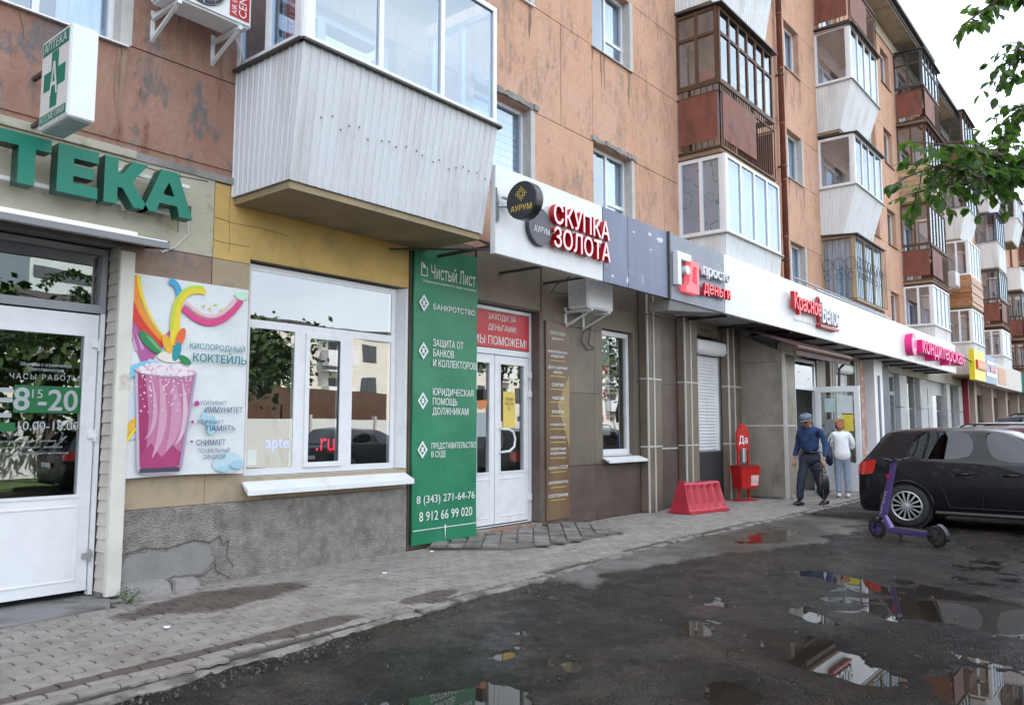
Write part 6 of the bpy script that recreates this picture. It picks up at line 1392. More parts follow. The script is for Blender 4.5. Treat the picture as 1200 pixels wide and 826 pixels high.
# ================================================================ CARS
paint = {}
def carpaint(n_, c): return mat(n_, c, .3, .03, 3, coat=.45, spec=.2)
def build_car(loc, heading, pm_, label, sz=1.0, rails=False, group=None, plate=True):
    e_ = empty('parked_car', loc, label, 'car', group); c_, s_ = math.cos(heading), math.sin(heading)
    def W(u, v, w_): uu = 2.05-u if False else u-2.1; return (loc[0]+uu*c_-v*s_, loc[1]+uu*s_+v*c_, loc[2]+w_*sz)
    U0 = [0.03, .10, .30, .62, .95, 1.66, 1.82, 2.35, 2.72, 3.25, 3.75, 4.05, 4.18]
    UB = [.05, .13, .34, .74, 1.04, 1.70, 1.84, 2.40, 2.78, 3.25, 3.75, 4.03, 4.12]     # belt line
    UR = [.12, .42, .60, .88, 1.12, 1.66, 1.78, 1.98, 2.12, 3.00, 3.65, 3.95, 4.06]     # roof side
    rows = []
    n_ = 13
    rail_w = [.98, 1.37, 1.405, 1.42, 1.43, 1.43, 1.425, 1.405, 1.36, .985, .93, .86, .76]
    belt_w = [.90, .97, .99, .985, .975, .96, .955, .94, .925, .90, .84, .77, .68]
    rail_v = [.52, .565, .58, .59, .595, .60, .60, .59, .58, .62, .62, .58, .48]
    belt_v = [.70, .78, .815, .83, .84, .845, .845, .84, .83, .82, .79, .72, .60]
    low_v = [.74, .83, .87, .885, .89, .89, .89, .89, .89, .885, .86, .78, .62]
    V = []; 
    for i in range(n_):
        lv = low_v[i]
        sec = [(U0[i]+(.06 if i == 0 else -.06 if i == n_-1 else 0), 0, .19), (U0[i]+(.06 if i == 0 else -.06 if i == n_-1 else 0), lv*.82, .19), (U0[i], lv*.97, .27), (U0[i]-(.03 if i == 0 else 0), lv, .50), ((U0[i]+UB[i])/2, lv*.995, .76),
               (UB[i], belt_v[i], belt_w[i]), (UB[i]*.85+UR[i]*.15, belt_v[i]-.025-.0, belt_w[i]+.03), (UR[i], rail_v[i], rail_w[i]), (UR[i]+(.02 if i == 1 else 0), rail_v[i]-.10, rail_w[i]+.035), (UR[i]+(.03 if i == 1 else 0), 0, rail_w[i]+.05)]
        V.append(sec)
    k_ = len(V[0]); bm = bmesh.new(); vt = [[], []]
    grid = {}
    for sgn in (1, -1):
        for i in range(n_):
            for j in range(k_):
                if sgn == -1 and j in (0, k_-1): grid[sgn, i, j] = grid[1, i, j]; continue
                u, v, w_ = V[i][j]; grid[sgn, i, j] = bm.verts.new((u, v*sgn, w_))
    def face(ids, mi):
        try: f_ = bm.faces.new([grid[q_] for q_ in ids]); f_.material_index = mi; f_.smooth = True
        except ValueError: pass
    for sgn in (1, -1):
        for i in range(n_-1):
            for j in range(k_-1):
                mi = 0
                if j == 6 and i in (3, 4, 6, 7): mi = 1           # side windows
                if j in (7, 8) and i == 0: mi = 1                   # rear window
                if j in (7, 8) and i == 8: mi = 1                   # windscreen
                if j == 4 and i in (0, 1): mi = 2                   # tail light
                if j == 4 and i == 11: mi = 3
                ids = [(sgn, i, j), (sgn, i+1, j), (sgn, i+1, j+1), (sgn, i, j+1)]; face(ids if sgn == -1 else ids[::-1], mi)
        for j in range(k_-1):
            for i, fl in ((0, 1), (n_-1, -1)):
                if j < k_-1 and sgn*1:
                    pass
    # ends: close with quads between the two sides
    for i in (0, n_-1):
        for j in range(1, k_-2+0):
            ids = [(1, i, j), (1, i, j+1), (-1, i, j+1), (-1, i, j)]
            face(ids, 2 if False else 0)
        face([(1, i, k_-2), (1, i, k_-1), (-1, i, k_-2)], 0); face([(1, i, 0), (1, i, 1), (-1, i, 1)], 0)
    bmesh.ops.recalc_face_normals(bm, faces=bm.faces)
    cl = bm.edges.layers.float.new('crease_edge')
    inv = {v: k2 for k2, v in grid.items()}
    for ed in bm.edges:
        ms = {f_.material_index for f_ in ed.link_faces}
        if len(ms) > 1: ed[cl] = .7
        a_, b_ = inv[ed.verts[0]], inv[ed.verts[1]]
        if a_[2] == b_[2] == 5: ed[cl] = .45
        if a_[2] == b_[2] and a_[2] in (1, 2): ed[cl] = .4
        if a_[1] == b_[1] == 1 and min(a_[2], b_[2]) >= 7: ed[cl] = .7
    me = bpy.data.meshes.new('car'); bm.to_mesh(me); bm.free()
    o = bpy.data.objects.new('t', me); COL.objects.link(o); md = o.modifiers.new('s', 'SUBSURF'); md.levels = 3
    dg = bpy.context.evaluated_depsgraph_get(); em = bpy.data.meshes.new_from_object(o.evaluated_get(dg)); bpy.data.objects.remove(o)
    WC = [(.76, .315), (3.34, .315)]; AR = .365
    parts = {0: ([], []), 1: ([], []), 2: ([], []), 3: ([], [])}; co = [Vector(v.co) for v in em.vertices]
    kill = set()
    for p in em.polygons:
        c0 = p.center
        if abs(c0.y) > .55 and any((c0.x-a)**2+(c0.z-b)**2 < AR*AR for a, b in WC): kill.add(p.index)
    edge_v = set(); keep_v = set()
    for p in em.polygons: (edge_v if p.index in kill else keep_v).update(p.vertices)
    for vi in edge_v & keep_v:
        for a, b in WC:
            dx, dz = co[vi].x-a, co[vi].z-b; r_ = math.hypot(dx, dz)
            if r_ < AR*1.25 and dz > -.2 and r_ > .01: co[vi].x = a+dx/r_*AR; co[vi].z = b+dz/r_*AR
    mats = [pm_, GD, mat('tail_light_red', (.50, .02, .015), .15, .05, coat=1), mat('headlight', (.5, .5, .52), .1, .1)]
    nms = ['body', 'window', 'tail_light', 'headlight']
    for mi in range(4):
        m = M(); remap = {}
        for p in em.polygons:
            if p.index in kill or p.material_index != mi: continue
            f_ = []
            for vi in p.vertices:
                if vi not in remap: remap[vi] = len(m.v); m.v.append(W(*co[vi]))
                f_.append(remap[vi])
            m.f.append(tuple(f_))
        if m.f: 
            po__ = obj(nms[mi], m, mats[mi], e_, smooth=True)
            if mi == 1: md = po__
    bpy.data.meshes.remove(em)
    def T(m): m.v = [W(*p) for p in m.v]; return m
    for a, b in WC:
        for sg_ in (1, -1):
            m = M(); pts = [(a+(AR+.004)*math.cos(t*math.pi/14-.35*0), sg_*(.872), b+(AR+.004)*math.sin(t*math.pi/14)) for t in range(15)]
            obj('arch_trim', T(m.tube(pts, .016, 6)), black if pm_ is not None else black, e_, smooth=True)
            obj('wheel_well', T(M().lathe([(.350, 0), (.350, -.30*sg_)], (a, sg_*.80, b), 'y', 20)), rubber, e_)
            wh = obj('wheel', T(M().lathe([(.21, -.02), (.285, -.005), (.31, -.03), (.316, -.06), (.316, -.15), (.305, -.19), (.21, -.20)] if sg_ > 0 else [(.21, .02), (.285, .005), (.31, .03), (.316, .06), (.316, .15), (.305, .19), (.21, .20)], (a, sg_*.885, b), 'y', 36, False)), rubber, e_, smooth=True)
            m = M()
            ys_ = sg_*.872
            m.lathe([(.222, -.01*sg_), (.216, .008*sg_), (.207, .012*sg_), (.195, 0), (.195, -.05*sg_)], (a, ys_, b), 'y', 36, False); m.lathe([(.045, .015*sg_), (.001, .02*sg_)], (a, ys_, b), 'y', 16)
            for q_ in range(14):
                an = 2*math.pi*q_/14; ca_, sa_ = math.cos(an), math.sin(an)
                def PP(r_, t_, y_): return (a+r_*ca_-t_*sa_, ys_+y_*sg_, b+r_*sa_+t_*ca_)
                m.hexa([PP(.035, -.010, -.02), PP(.20, -.017, -.02), PP(.20, .017, -.02), PP(.035, .010, -.02)], [PP(.035, -.008, .012), PP(.20, -.013, .006), PP(.20, .013, .006), PP(.035, .008, .012)])
            obj('rim', T(m), alu, wh); obj('brake_disc', T(M().lathe([(.19, -.055*sg_), (.001, -.055*sg_)], (a, ys_, b), 'y', 24)), darkm, wh)
    # shut lines, handles, pillars, mirror, plate, lights
    m = M()
    for sg_ in (1, -1):
        v_ = sg_*.894
        for pl in ([(1.20, .93), (1.20, .75), (1.28, .5), (1.35, .32)], [(1.76, .94), (1.76, .32)], [(2.82, .90), (2.84, .6), (2.82, .32)]): m.tube([(u, v_*(1 if w_ < .8 else .965 if w_ > .9 else .99), w_) for u, w_ in pl], .004, 4)
        m.tube([(1.34, v_, .33), (2.82, v_, .33)], .004, 4)
    obj('shut_line', T(m), black, e_)
    for sg_ in (1, -1):
        for u in (1.42, 2.02): obj('door_handle', T(M().tube([(u, sg_*.885, .80), (u+.03, sg_*.915, .805), (u+.17, sg_*.915, .81), (u+.20, sg_*.885, .81)], .013, 6)), pm_, e_, smooth=True)
        obj('pillar', T(M().hexa([(1.72, sg_*.835, .965), (1.86, sg_*.835, .965), (1.86, sg_*.80, .965), (1.72, sg_*.80, .965)], [(1.68, sg_*.618, 1.40), (1.79, sg_*.618, 1.40), (1.79, sg_*.60, 1.40), (1.68, sg_*.60, 1.40)])), black, e_)
        obj('mirror', T(M().box(2.52, 2.66, sg_*.86, sg_*1.02, .93, 1.07)), pm_, e_, bevel=.04, smooth=True)
        obj('window_bar', T(M().tube([(1.05, sg_*.82, 1.0), (1.14, sg_*.625, 1.38)], .012, 5)), black, e_)
        obj('side_skirt', T(M().tube([(1.15, sg_*.87, .24), (2.95, sg_*.87, .24)], .035, 6)), black, e_)
    if rails:
        for sg_ in (1, -1): obj('roof_rail', T(M().tube([(.7, sg_*.55, 1.45), (.8, sg_*.55, 1.50), (2.0, sg_*.55, 1.50), (2.1, sg_*.55, 1.44)], .016, 6)), black, e_, smooth=True)
    obj('cabin', T(M().box(.5, 2.9, -.74, .74, .3, .90)), dark, e_)
    for u in (1.75, 2.6) if False else (1.9,):
        for sg_ in (.36, -.36): obj('seat', T(M().hexa([(u, sg_-.22, .9), (u+.15, sg_-.22, .9), (u+.15, sg_+.22, .9), (u, sg_+.22, .9)], [(u-.08, sg_-.18, 1.25), (u+.02, sg_-.18, 1.25), (u+.02, sg_+.18, 1.25), (u-.08, sg_+.18, 1.25)])), dark, e_, bevel=.03)
    obj('number_plate', T(M().box(-.012, -.002, -.26, .26, .60, .71)), ink, e_); obj('exhaust', T(M().tube([(.0, .5, .22), (.2, .5, .22)], .03, 8)), alu, e_)
    return e_
pblack = carpaint('black_car_paint', (.006, .006, .009)); pmar = carpaint('maroon_car_paint', (.10, .02, .03)); pslate = carpaint('slate_car_paint', (.05, .055, .07)); psil = carpaint('silver_car_paint', (.35, .36, .38))
car1 = build_car((13.86, -3.12-2.1, -.05), -math.pi/2, pblack, 'black five door hatchback parked behind the purple scooter, tail towards the shops')
build_car((17.2, -5.4, -.05), -math.pi/2, pmar, 'dark maroon car parked directly behind the black hatchback', 1.02, True)
build_car((20.6, -5.0, -.05), -math.pi/2, psil, 'pale silver car, third in the row of parked cars', 1.08)
build_car((25.0, -5.2, -.05), -math.pi/2, pslate, 'slate coloured tall car with roof rails, furthest of the parked row', 1.22, True)

# ================================================================ SCOOTER
def scooter():
    fx_, fy_ = 11.50, -3.84; bx_, by_ = 11.08, -4.66; ang = math.atan2(fy_-by_, fx_-bx_); lean = .10
    c_, s_ = math.cos(ang), math.sin(ang)
    def W(u, v, w_): v2 = v*math.cos(lean)+w_*math.sin(lean)*.6; w2 = w_-abs(v)*0; return (bx_+u*c_-v2*s_, by_+u*s_+v2*c_, -.045+w2)
    def T(m): m.v = [W(*p) for p in m.v]; return m
    e_ = empty('electric_scooter', (bx_, by_, -.045), 'purple electric kick scooter standing on its kickstand beside the black hatchback', 'scooter')
    pur = mat('purple_paint', (.12, .075, .25), .32, .08, 9, objc=True, coat=.3); Lw = .90
    for u, nm in ((0, 'rear'), (Lw, 'front')):
        w_ = obj('wheel', T(M().lathe([(.085, -.022), (.115, -.030), (.128, -.018), (.130, 0), (.128, .018), (.115, .030), (.085, .022)], (u, 0, .13), 'y', 30, False)), rubber, e_, smooth=True)
        m = M().lathe([(.09, -.02), (.09, .02)], (u, 0, .13), 'y', 24); m.lathe([(.035, -.035), (.035, .035)], (u, 0, .13), 'y', 14)
        obj('hub', T(m), pur if nm == 'front' else darkm, w_)
        m = M()
        for q_ in range(5):
            a = q_*2*math.pi/5; m.tube([(u+.02*math.cos(a), .024, .13+.02*math.sin(a)), (u+.085*math.cos(a), .024, .13+.085*math.sin(a))], .007, 5)
            m.tube([(u+.02*math.cos(a), -.024, .13+.02*math.sin(a)), (u+.085*math.cos(a), -.024, .13+.085*math.sin(a))], .007, 5)
        obj('spokes', T(m), black, w_)
    obj('deck', T(M().hexa([(.10, -.075, .11), (.66, -.085, .10), (.66, .085, .10), (.10, .075, .11)], [(.08, -.085, .165), (.68, -.09, .165), (.68, .09, .165), (.08, .085, .165)])), pur, e_, bevel=.012); obj('deck_mat', T(M().box(.12, .62, -.07, .07, .166, .172)), rubber, e_)
    obj('neck', T(M().hexa([(.62, -.05, .11), (.70, -.05, .11), (.70, .05, .11), (.62, .05, .11)], [(.76, -.03, .36), (.82, -.03, .36), (.82, .03, .36), (.76, .03, .36)])), pur, e_, bevel=.01)
    obj('stem', T(M().hexa([(.745, -.038, .28), (.85, -.038, .28), (.85, .038, .28), (.745, .038, .28)], [(.50, -.026, 1.02), (.57, -.026, 1.02), (.57, .026, 1.02), (.50, .026, 1.02)])), pur, e_, bevel=.012)
    obj('fork', T(M().tube([(.81, 0, .30), (Lw-.02, .045, .22), (Lw, .045, .13)], .016, 6).tube([(.80, 0, .34), (Lw-.02, -.045, .22), (Lw, -.045, .13)], .016, 6)), black, e_, smooth=True)
    obj('front_mudguard', T(M().hexa([(Lw-.13, -.035, .20), (Lw-.10, -.035, .13+.11), (Lw-.10, .035, .24), (Lw-.13, .035, .20)], [(Lw-.02, -.035, .28), (Lw, -.035, .27), (Lw, .035, .27), (Lw-.02, .035, .28)])), black, e_)
    obj('handlebar', T(M().tube([(.51, -.22, 1.06), (.52, -.08, 1.04), (.52, .08, 1.04), (.51, .22, 1.06)], .013, 8)), black, e_, smooth=True)
    for sg_ in (-1, 1): obj('grip', T(M().tube([(.51, sg_*.13, 1.05), (.505, sg_*.24, 1.065)], .018, 8)), rubber, e_); obj('brake_lever', T(M().tube([(.53, sg_*.12, 1.04), (.56, sg_*.18, 1.035)], .006, 5)), darkm, e_)
    obj('display', T(M().box(.495, .56, -.04, .04, 1.02, 1.075)), black, e_, bevel=.01); obj('headlight', T(M().lathe([(.022, 0), (.022, .03)], (.585, 0, .96), 'x', 12)), black, e_)
    obj('reflector', T(M().box(.60, .655, -.045, .045, .80, .86)), mat('red_reflector', (.5, .02, .1), .3), e_)
    pts = [(-.15*math.cos(t*.28-.35)*1.0, .15*math.sin(t*.28-.35)) for t in range(7)]
    m = M(); vs = []
    for (a, b) in pts: vs += [(a, -.035, .13+b), (a, .035, .13+b), (a*1.05, -.035, .13+b*1.05), (a*1.05, .035, .13+b*1.05)]
    m.add(vs, [q_ for i in range(6) for q_ in ((4*i, 4*i+4, 4*i+5, 4*i+1), (4*i+2, 4*i+3, 4*i+7, 4*i+6), (4*i, 4*i+2, 4*i+6, 4*i+4), (4*i+1, 4*i+5, 4*i+7, 4*i+3))]); m.tube([(.02, .05, .13), (.12, .05, .14)], .014, 6).tube([(.02, -.05, .13), (.12, -.05, .14)], .014, 6)
    obj('rear_mudguard', T(m), black, e_)
    obj('cable', T(M().tube([(.53, .06, 1.04), (.62, .05, .95), (.66, .04, .75), (.78, .04, .45), (.83, .03, .3)], .006, 5)), black, e_)
    obj('kickstand', T(M().tube([(.60, -.05, .10), (.62, -.10, .02), (.66, -.13, .0)], .008, 6).tube([(.60, -.05, .10), (.56, -.10, .02)], .008, 6)), darkm, e_)
    for sg_ in (1, -1):
        xfs = lambda x, y, z: W(.805-.0-(x)*.150+z, -.0375+y*0 if sg_ < 0 else .0375, .36+x)
        xfs2 = lambda x, y, z: W(.79-x*.375+z, (.040-x*.016) if sg_ > 0 else -(.040-x*.016), .34+x)
        txt('urent', .0, .30, -.018, .018, 0, ink, e_, xf=xfs2, bold=.012)
    return e_
scooter()

# ================================================================ RED BARRIER, RED STAND
def barrier():
    ang = math.atan2(-.20, 1.15); c_, s_ = math.cos(ang), math.sin(ang); ox, oy = 12.10, -.62
    def W(u, v, w_): return (ox+u*c_-v*s_, oy+u*s_+v*c_, w_)
    e_ = empty('plastic_barrier', (ox, oy, 0), 'faded red ribbed plastic road barrier leaning by the wall, left of the red bin stand', 'barrier')
    n_ = 29; Lb = 1.08; vs = []; lv = [(.0, .21), (.05, .21), (.07, .185), (.16, .16), (.40, .095), (.47, .085), (.50, .06)]
    for i in range(n_+1):
        t = i/n_
        for sg_ in (1, -1):
            for (h_, d_) in (lv if sg_ == 1 else lv[::-1]):
                rib = .055*(1 if (t*5.0-.1) % 1 < .42 and .08 < h_ < .44 and .04 < t < .97 else 0)
                k_ = (1-.20*h_); u = Lb/2+(t-.5)*Lb*k_
                vs.append((u, -sg_*(d_-rib), h_+.004*math.sin(t*9)+.03*(t*0)))
    k_ = len(lv)*2; m = M()
    m.add(vs, [(i*k_+j, i*k_+(j+1) % k_, (i+1)*k_+(j+1) % k_, (i+1)*k_+j) for i in range(n_) for j in range(k_)]+[tuple(range(k_)), tuple(n_*k_+j for j in range(k_))])
    m.v = [W(*p) for p in m.v]; obj('shell', m, pinkred, e_, bevel=0); m = M().box(.06, .12, -.06, .06, .50, .53); m.lathe([(.035, .49), (.035, .515)], (.55, 0, 0), 'z', 14); m.v = [W(*p) for p in m.v]; obj('filler_cap', m, pinkred, e_)
    m = M().box(-.03, Lb+.03, -.24, .24, -.0, .035); m.v = [W(*p) for p in m.v]; obj('foot', m, pinkred, e_, bevel=.012)
barrier()
def stand():
    ox, oy = 15.10, -.46; ang = R(-25); c_, s_ = math.cos(ang), math.sin(ang)
    def W(u, v, w_): return (ox+u*c_-v*s_, oy+u*s_+v*c_, w_)
    def T(m): m.v = [W(*p) for p in m.v]; return m
    e_ = empty('bin_stand', (ox, oy, 0), 'red metal stand with white lettering on a rounded top plate and a red waste bin', 'bin')
    for u in (-.125, .125): obj('post', T(M().box(u-.022, u+.022, -.02, .02, 0, 1.18)), red, e_, bevel=.005)
    obj('sign_plate', T(M().prism([(-.15, .98), (.15, .98), (.15, 1.32), (.12, 1.39), (.07, 1.42), (.07, 1.50), (-.07, 1.50), (-.07, 1.42), (-.12, 1.39), (-.15, 1.32)], 1, -.03, .03)), red, e_, bevel=.006)
    txt('Да', -.12, .10, 1.08, 1.26, -.033, ink, e_, xf=lambda x, y, z: W(x, y, z), bold=.02)
    obj('ash_tube', T(M().tube([(0, -.02, .75), (0, -.02, 1.02)], .055, 14)), alu, e_, smooth=False); obj('cross_bar', T(M().box(-.14, .14, -.02, .02, .94, .975)), red, e_)
    obj('bin', T(M().hexa([(-.20, -.17, .24), (.22, -.17, .24), (.22, .09, .24), (-.20, .09, .24)], [(-.235, -.20, .66), (.255, -.20, .66), (.255, .12, .66), (-.235, .12, .66)])), red, e_, bevel=.012)
    obj('bin_rim', T(M().box(-.25, .27, -.215, .135, .652, .68)), red, e_, bevel=.008); obj('bin_liner', T(M().box(-.22, .24, -.18, .10, .682, .686)), rubber, e_)
    obj('poster', T(M().add([(.02, -.181, .30), (.20, -.181, .30), (.21, -.196, .50), (.02, -.196, .50)], [(0, 1, 2, 3)])), mat('pink_white_print', (.7, .45, .42), .5, .3, 12), e_)
    obj('foot', T(M().box(-.26, .28, -.10, .10, 0, .02)), red, e_)
stand()

# small litter and plant
random.seed(21)
wp = empty('weed', (3.16, -.30, 0), 'small green weed growing at the foot of the white corner post', 'plant'); leafg = mat('weed_leaf', (.05, .11, .025), .7, .3, 20, island=.3)
m = M()
for i in range(90):
    a = random.uniform(0, 6.28); r_ = random.uniform(.0, .13); h_ = random.uniform(.02, .13)*(1-r_*3); cx, cy, cz = 3.17+r_*math.cos(a)*1.1, -.30+r_*math.sin(a)*.8, max(.012, h_); s_ = random.uniform(.012, .028); b = random.uniform(0, 6.28); t_ = random.uniform(-.6, .6)
    dx, dy = math.cos(b)*s_, math.sin(b)*s_; m.add([(cx, cy, cz), (cx+dx-dy*.35, cy+dy+dx*.35, cz+s_*t_+.003), (cx+dx*2, cy+dy*2, cz+s_*t_*1.4), (cx+dx+dy*.35, cy+dy-dx*.35, cz+s_*t_)], [(0, 1, 2, 3)])
obj('foliage', m, leafg, wp)
m = M()
for i in range(9): a = random.uniform(0, 6.28); m.tube([(3.17, -.30, 0), (3.17+.1*math.cos(a), -.30+.08*math.sin(a), .09)], .002, 4)
obj('stem', m, leafg, wp)
m = M(); crumb = mat('gravel_crumb', (.10, .085, .072), .9, .3, 30, island=.5)
for i in range(1900):
    x = random.uniform(1.5, 15); k_ = kerb(x); y = k_-abs(random.gauss(0, .10)) if random.random() < .85 else random.uniform(-7, k_); s_ = random.uniform(.003, .010) if y > k_-.3 else random.uniform(.003, .013)
    zz = -.043 if y < k_-.0 else .006
    m.hexa([(x-s_, y-s_, zz-.01), (x+s_, y-s_*.7, zz-.01), (x+s_*.8, y+s_, zz-.01), (x-s_, y+s_*.8, zz-.01)], [(x-s_*.5, y-s_*.5, zz+s_*.8), (x+s_*.6, y-s_*.4, zz+s_*.7), (x+s_*.4, y+s_*.6, zz+s_*.9), (x-s_*.6, y+s_*.4, zz+s_*.7)])
obj('loose_gravel', m, crumb, kind='stuff')
for i, (x, y, lab) in enumerate(((2.95, -1.35, 'white paper scrap lying on the pavers left of the damp stain'), (5.35, -.95, 'white paper scrap on the pavers below the pharmacy window'), (6.6, -.35, 'white paper scrap at the foot of the green banner'))):
    m = M().hexa([(x-.02, y-.012, .012), (x+.02, y-.014, .012), (x+.022, y+.012, .012), (x-.018, y+.014, .012)], [(x-.018, y-.01, .018), (x+.02, y-.012, .022), (x+.022, y+.01, .019), (x-.016, y+.014, .024)]); tag(obj('paper_scrap', m, ink), lab, 'litter')

# ================================================================ TREE at the right
random.seed(33)
bark = mat('bark', (.09, .07, .055), .9, .3, 8, .6, 25)
tree = empty('broadleaf_tree', (6.9, -7.15, -.05), 'leafy tree whose dark green branches hang into the top right corner', 'tree')
obj('trunk', M().tube([(6.95, -7.2, -.1), (6.9, -7.15, .6), (6.75, -7.1, 1.8), (6.6, -7.05, 2.6), (6.45, -7.0, 3.2), (6.5, -7.1, 4.6), (6.7, -7.3, 6.2)], [.17, .13, .115, .10, .085, .06, .03], 12), bark, tree, smooth=True)
BR = [[(6.45, -7.0, 3.1), (6.1, -6.88, 3.25), (5.46, -6.53, 2.97), (5.1, -6.38, 2.81), (4.74, -6.24, 2.66), (4.5, -6.1, 2.70), (4.31, -6.0, 2.62)],
      [(5.46, -6.53, 2.97), (5.24, -6.37, 2.78), (5.01, -6.23, 2.7), (4.75, -6.07, 2.66), (4.6, -5.95, 2.6)], [(5.7, -6.68, 3.08), (5.54, -6.45, 2.95), (5.36, -6.36, 2.83), (5.22, -6.32, 2.78)],
      [(6.1, -6.88, 3.25), (5.74, -6.61, 3.37), (5.47, -6.45, 3.38), (5.29, -6.35, 3.19), (5.13, -6.29, 2.98)], [(5.74, -6.61, 3.37), (5.69, -6.44, 3.67), (5.5, -6.37, 3.73), (5.35, -6.31, 3.48)],
      [(6.5, -7.05, 3.6), (5.9, -6.85, 4.0), (5.45, -6.52, 4.02), (5.12, -6.33, 3.86), (4.86, -6.17, 3.64)], [(5.1, -6.38, 2.81), (4.76, -6.28, 2.79), (4.55, -6.18, 2.78), (4.36, -6.1, 2.77)],
      [(6.5, -7.1, 4.4), (6.2, -6.4, 4.9), (5.9, -5.9, 5.2)], [(6.5, -7.1, 4.6), (7.2, -7.6, 5.2), (7.6, -8.2, 5.4)], [(6.45, -7.0, 3.2), (7.0, -7.6, 3.7), (7.5, -7.9, 3.9)], [(6.6, -7.2, 5.4), (6.2, -7.8, 6.0), (6.0, -8.2, 6.3)], [(6.5, -7.1, 4.5), (7.1, -6.6, 5.1), (7.5, -6.2, 5.3)]]
BR = [[(x_, y_, z_+(.07 if z_ < 2.95 else 0)) for x_, y_, z_ in b_] for b_ in BR]
for b in BR: obj('branch', M().tube(b, [.022-.018*i/(len(b)-1) for i in range(len(b))] if b[0][2] < 4 else [.04-.03*i/(len(b)-1) for i in range(len(b))], 6), bark, tree, smooth=True)
lm = bpy.data.materials.new('leaf'); lm.use_nodes = True; n = lm.node_tree.nodes; l = lm.node_tree.links.new; b = n['Principled BSDF']; b.inputs['Roughness'].default_value = .38
oi = n.new('ShaderNodeObjectInfo'); gi = n.new('ShaderNodeNewGeometry'); ad = n.new('ShaderNodeMath'); ad.operation = 'ADD'; fr_ = n.new('ShaderNodeMath'); fr_.operation = 'FRACT'
l(oi.outputs['Random'], ad.inputs[0]); l(gi.outputs['Random Per Island'], ad.inputs[1]); l(ad.outputs[0], fr_.inputs[0])
rmp = n.new('ShaderNodeValToRGB'); rmp.color_ramp.elements[0].color = (.014, .045, .013, 1); rmp.color_ramp.elements[1].color = (.06, .13, .03, 1); l(fr_.outputs[0], rmp.inputs[0]); l(rmp.outputs[0], b.inputs['Base Color'])
tr_ = n.new('ShaderNodeBsdfTranslucent'); tr_.inputs[0].default_value = (.18, .36, .05, 1); ms = n.new('ShaderNodeMixShader'); ms.inputs[0].default_value = .38; l(b.outputs[0], ms.inputs[1]); l(tr_.outputs[0], ms.inputs[2]); l(ms.outputs[0], n['Material Output'].inputs[0])
def leafgeo():
    m = M(); prof = [(0, .0), (.18, .26), (.45, .34), (.72, .24), (.9, .09), (1.0, .0)]; vs = []
    for (x, h_) in prof: zc = -.18*x*x; vs += [(x, -h_, zc+h_*.25), (x, 0, zc), (x, h_, zc+h_*.25)]
    m.add(vs, [q_ for i in range(5) for q_ in ((3*i, 3*i+3, 3*i+4, 3*i+1), (3*i+1, 3*i+4, 3*i+5, 3*i+2))]); m.add([(-.25, 0, .03), (0, -.012, 0), (0, .012, 0)], [(0, 1, 2)]); return m
lg = leafgeo(); lme = mesh_of('leaf', lg, lm, smooth=True)
tw = M(); leaves = []
from mathutils import Euler
for bi, bpts in enumerate(BR):
    P_ = [Vector(p) for p in bpts]; near = bi < 7
    for i in range(1 if bi in (0, 3, 5) else 0, len(P_)-1):
        seg = P_[i+1]-P_[i]; n_ = int(seg.length/((.012 if bi in (3, 4) else .023) if near else .12))+1
        for q_ in range(n_):
            base = P_[i]+seg*(q_+random.random())/n_
            a = Vector((random.uniform(-1, 1), random.uniform(-1, 1), random.uniform(-.8, .6))).normalized(); ln = random.uniform(.05, .18) if near else random.uniform(.2, .5)
            if bi == 5: ln *= .6
            tip = base+a*ln+Vector((0, 0, -.03)); tw.tube([base, (base+tip)/2+Vector((0, 0, .01)), tip], [.0035, .0025, .0015], 4, False)
            for k_ in range(random.randint(4, 6) if near else 12):
                t_ = random.uniform(.25, 1.05) if k_ else 1.0; p = base.lerp(tip, t_)
                d_ = (a*.6+Vector((random.uniform(-1, 1), random.uniform(-1, 1), random.uniform(-1.1, .15)))).normalized()
                rot = d_.to_track_quat('X', 'Z').to_euler(); s_ = random.uniform(.036, .072); leaves.append((p, d_, s_, random.uniform(-.9, .9)))
obj('twigs', tw, bark, tree, kind='stuff')
cp = Vector(cam.location)
def inview(p):
    a = math.atan2(p.y-cp.y, p.x-cp.x); return a > R(5.0)
leaves.sort(key=lambda L_: (0 if inview(L_[0]) else 1, (L_[0]-cp).length/L_[2]))
rest = M(); to_ = Vector((6.9, -7.15, -.05))
for i, (p, d_, s_, rl) in enumerate(leaves):
    mtx = Matrix.Translation(p) @ d_.to_track_quat('X', 'Z').to_matrix().to_4x4() @ Matrix.Rotation(rl, 4, 'X') @ Matrix.Diagonal((s_, s_, s_, 1))
    if i < 300:
        o = bpy.data.objects.new('leaf', lme); COL.objects.link(o); o.parent = tree; mt_ = Matrix.Translation(-to_) @ mtx; o.matrix_basis = mt_
    else: rest.add([tuple(mtx @ Vector(v)) for v in lg.v], lg.f)
obj('foliage', rest, lm, tree, kind='stuff', smooth=True)

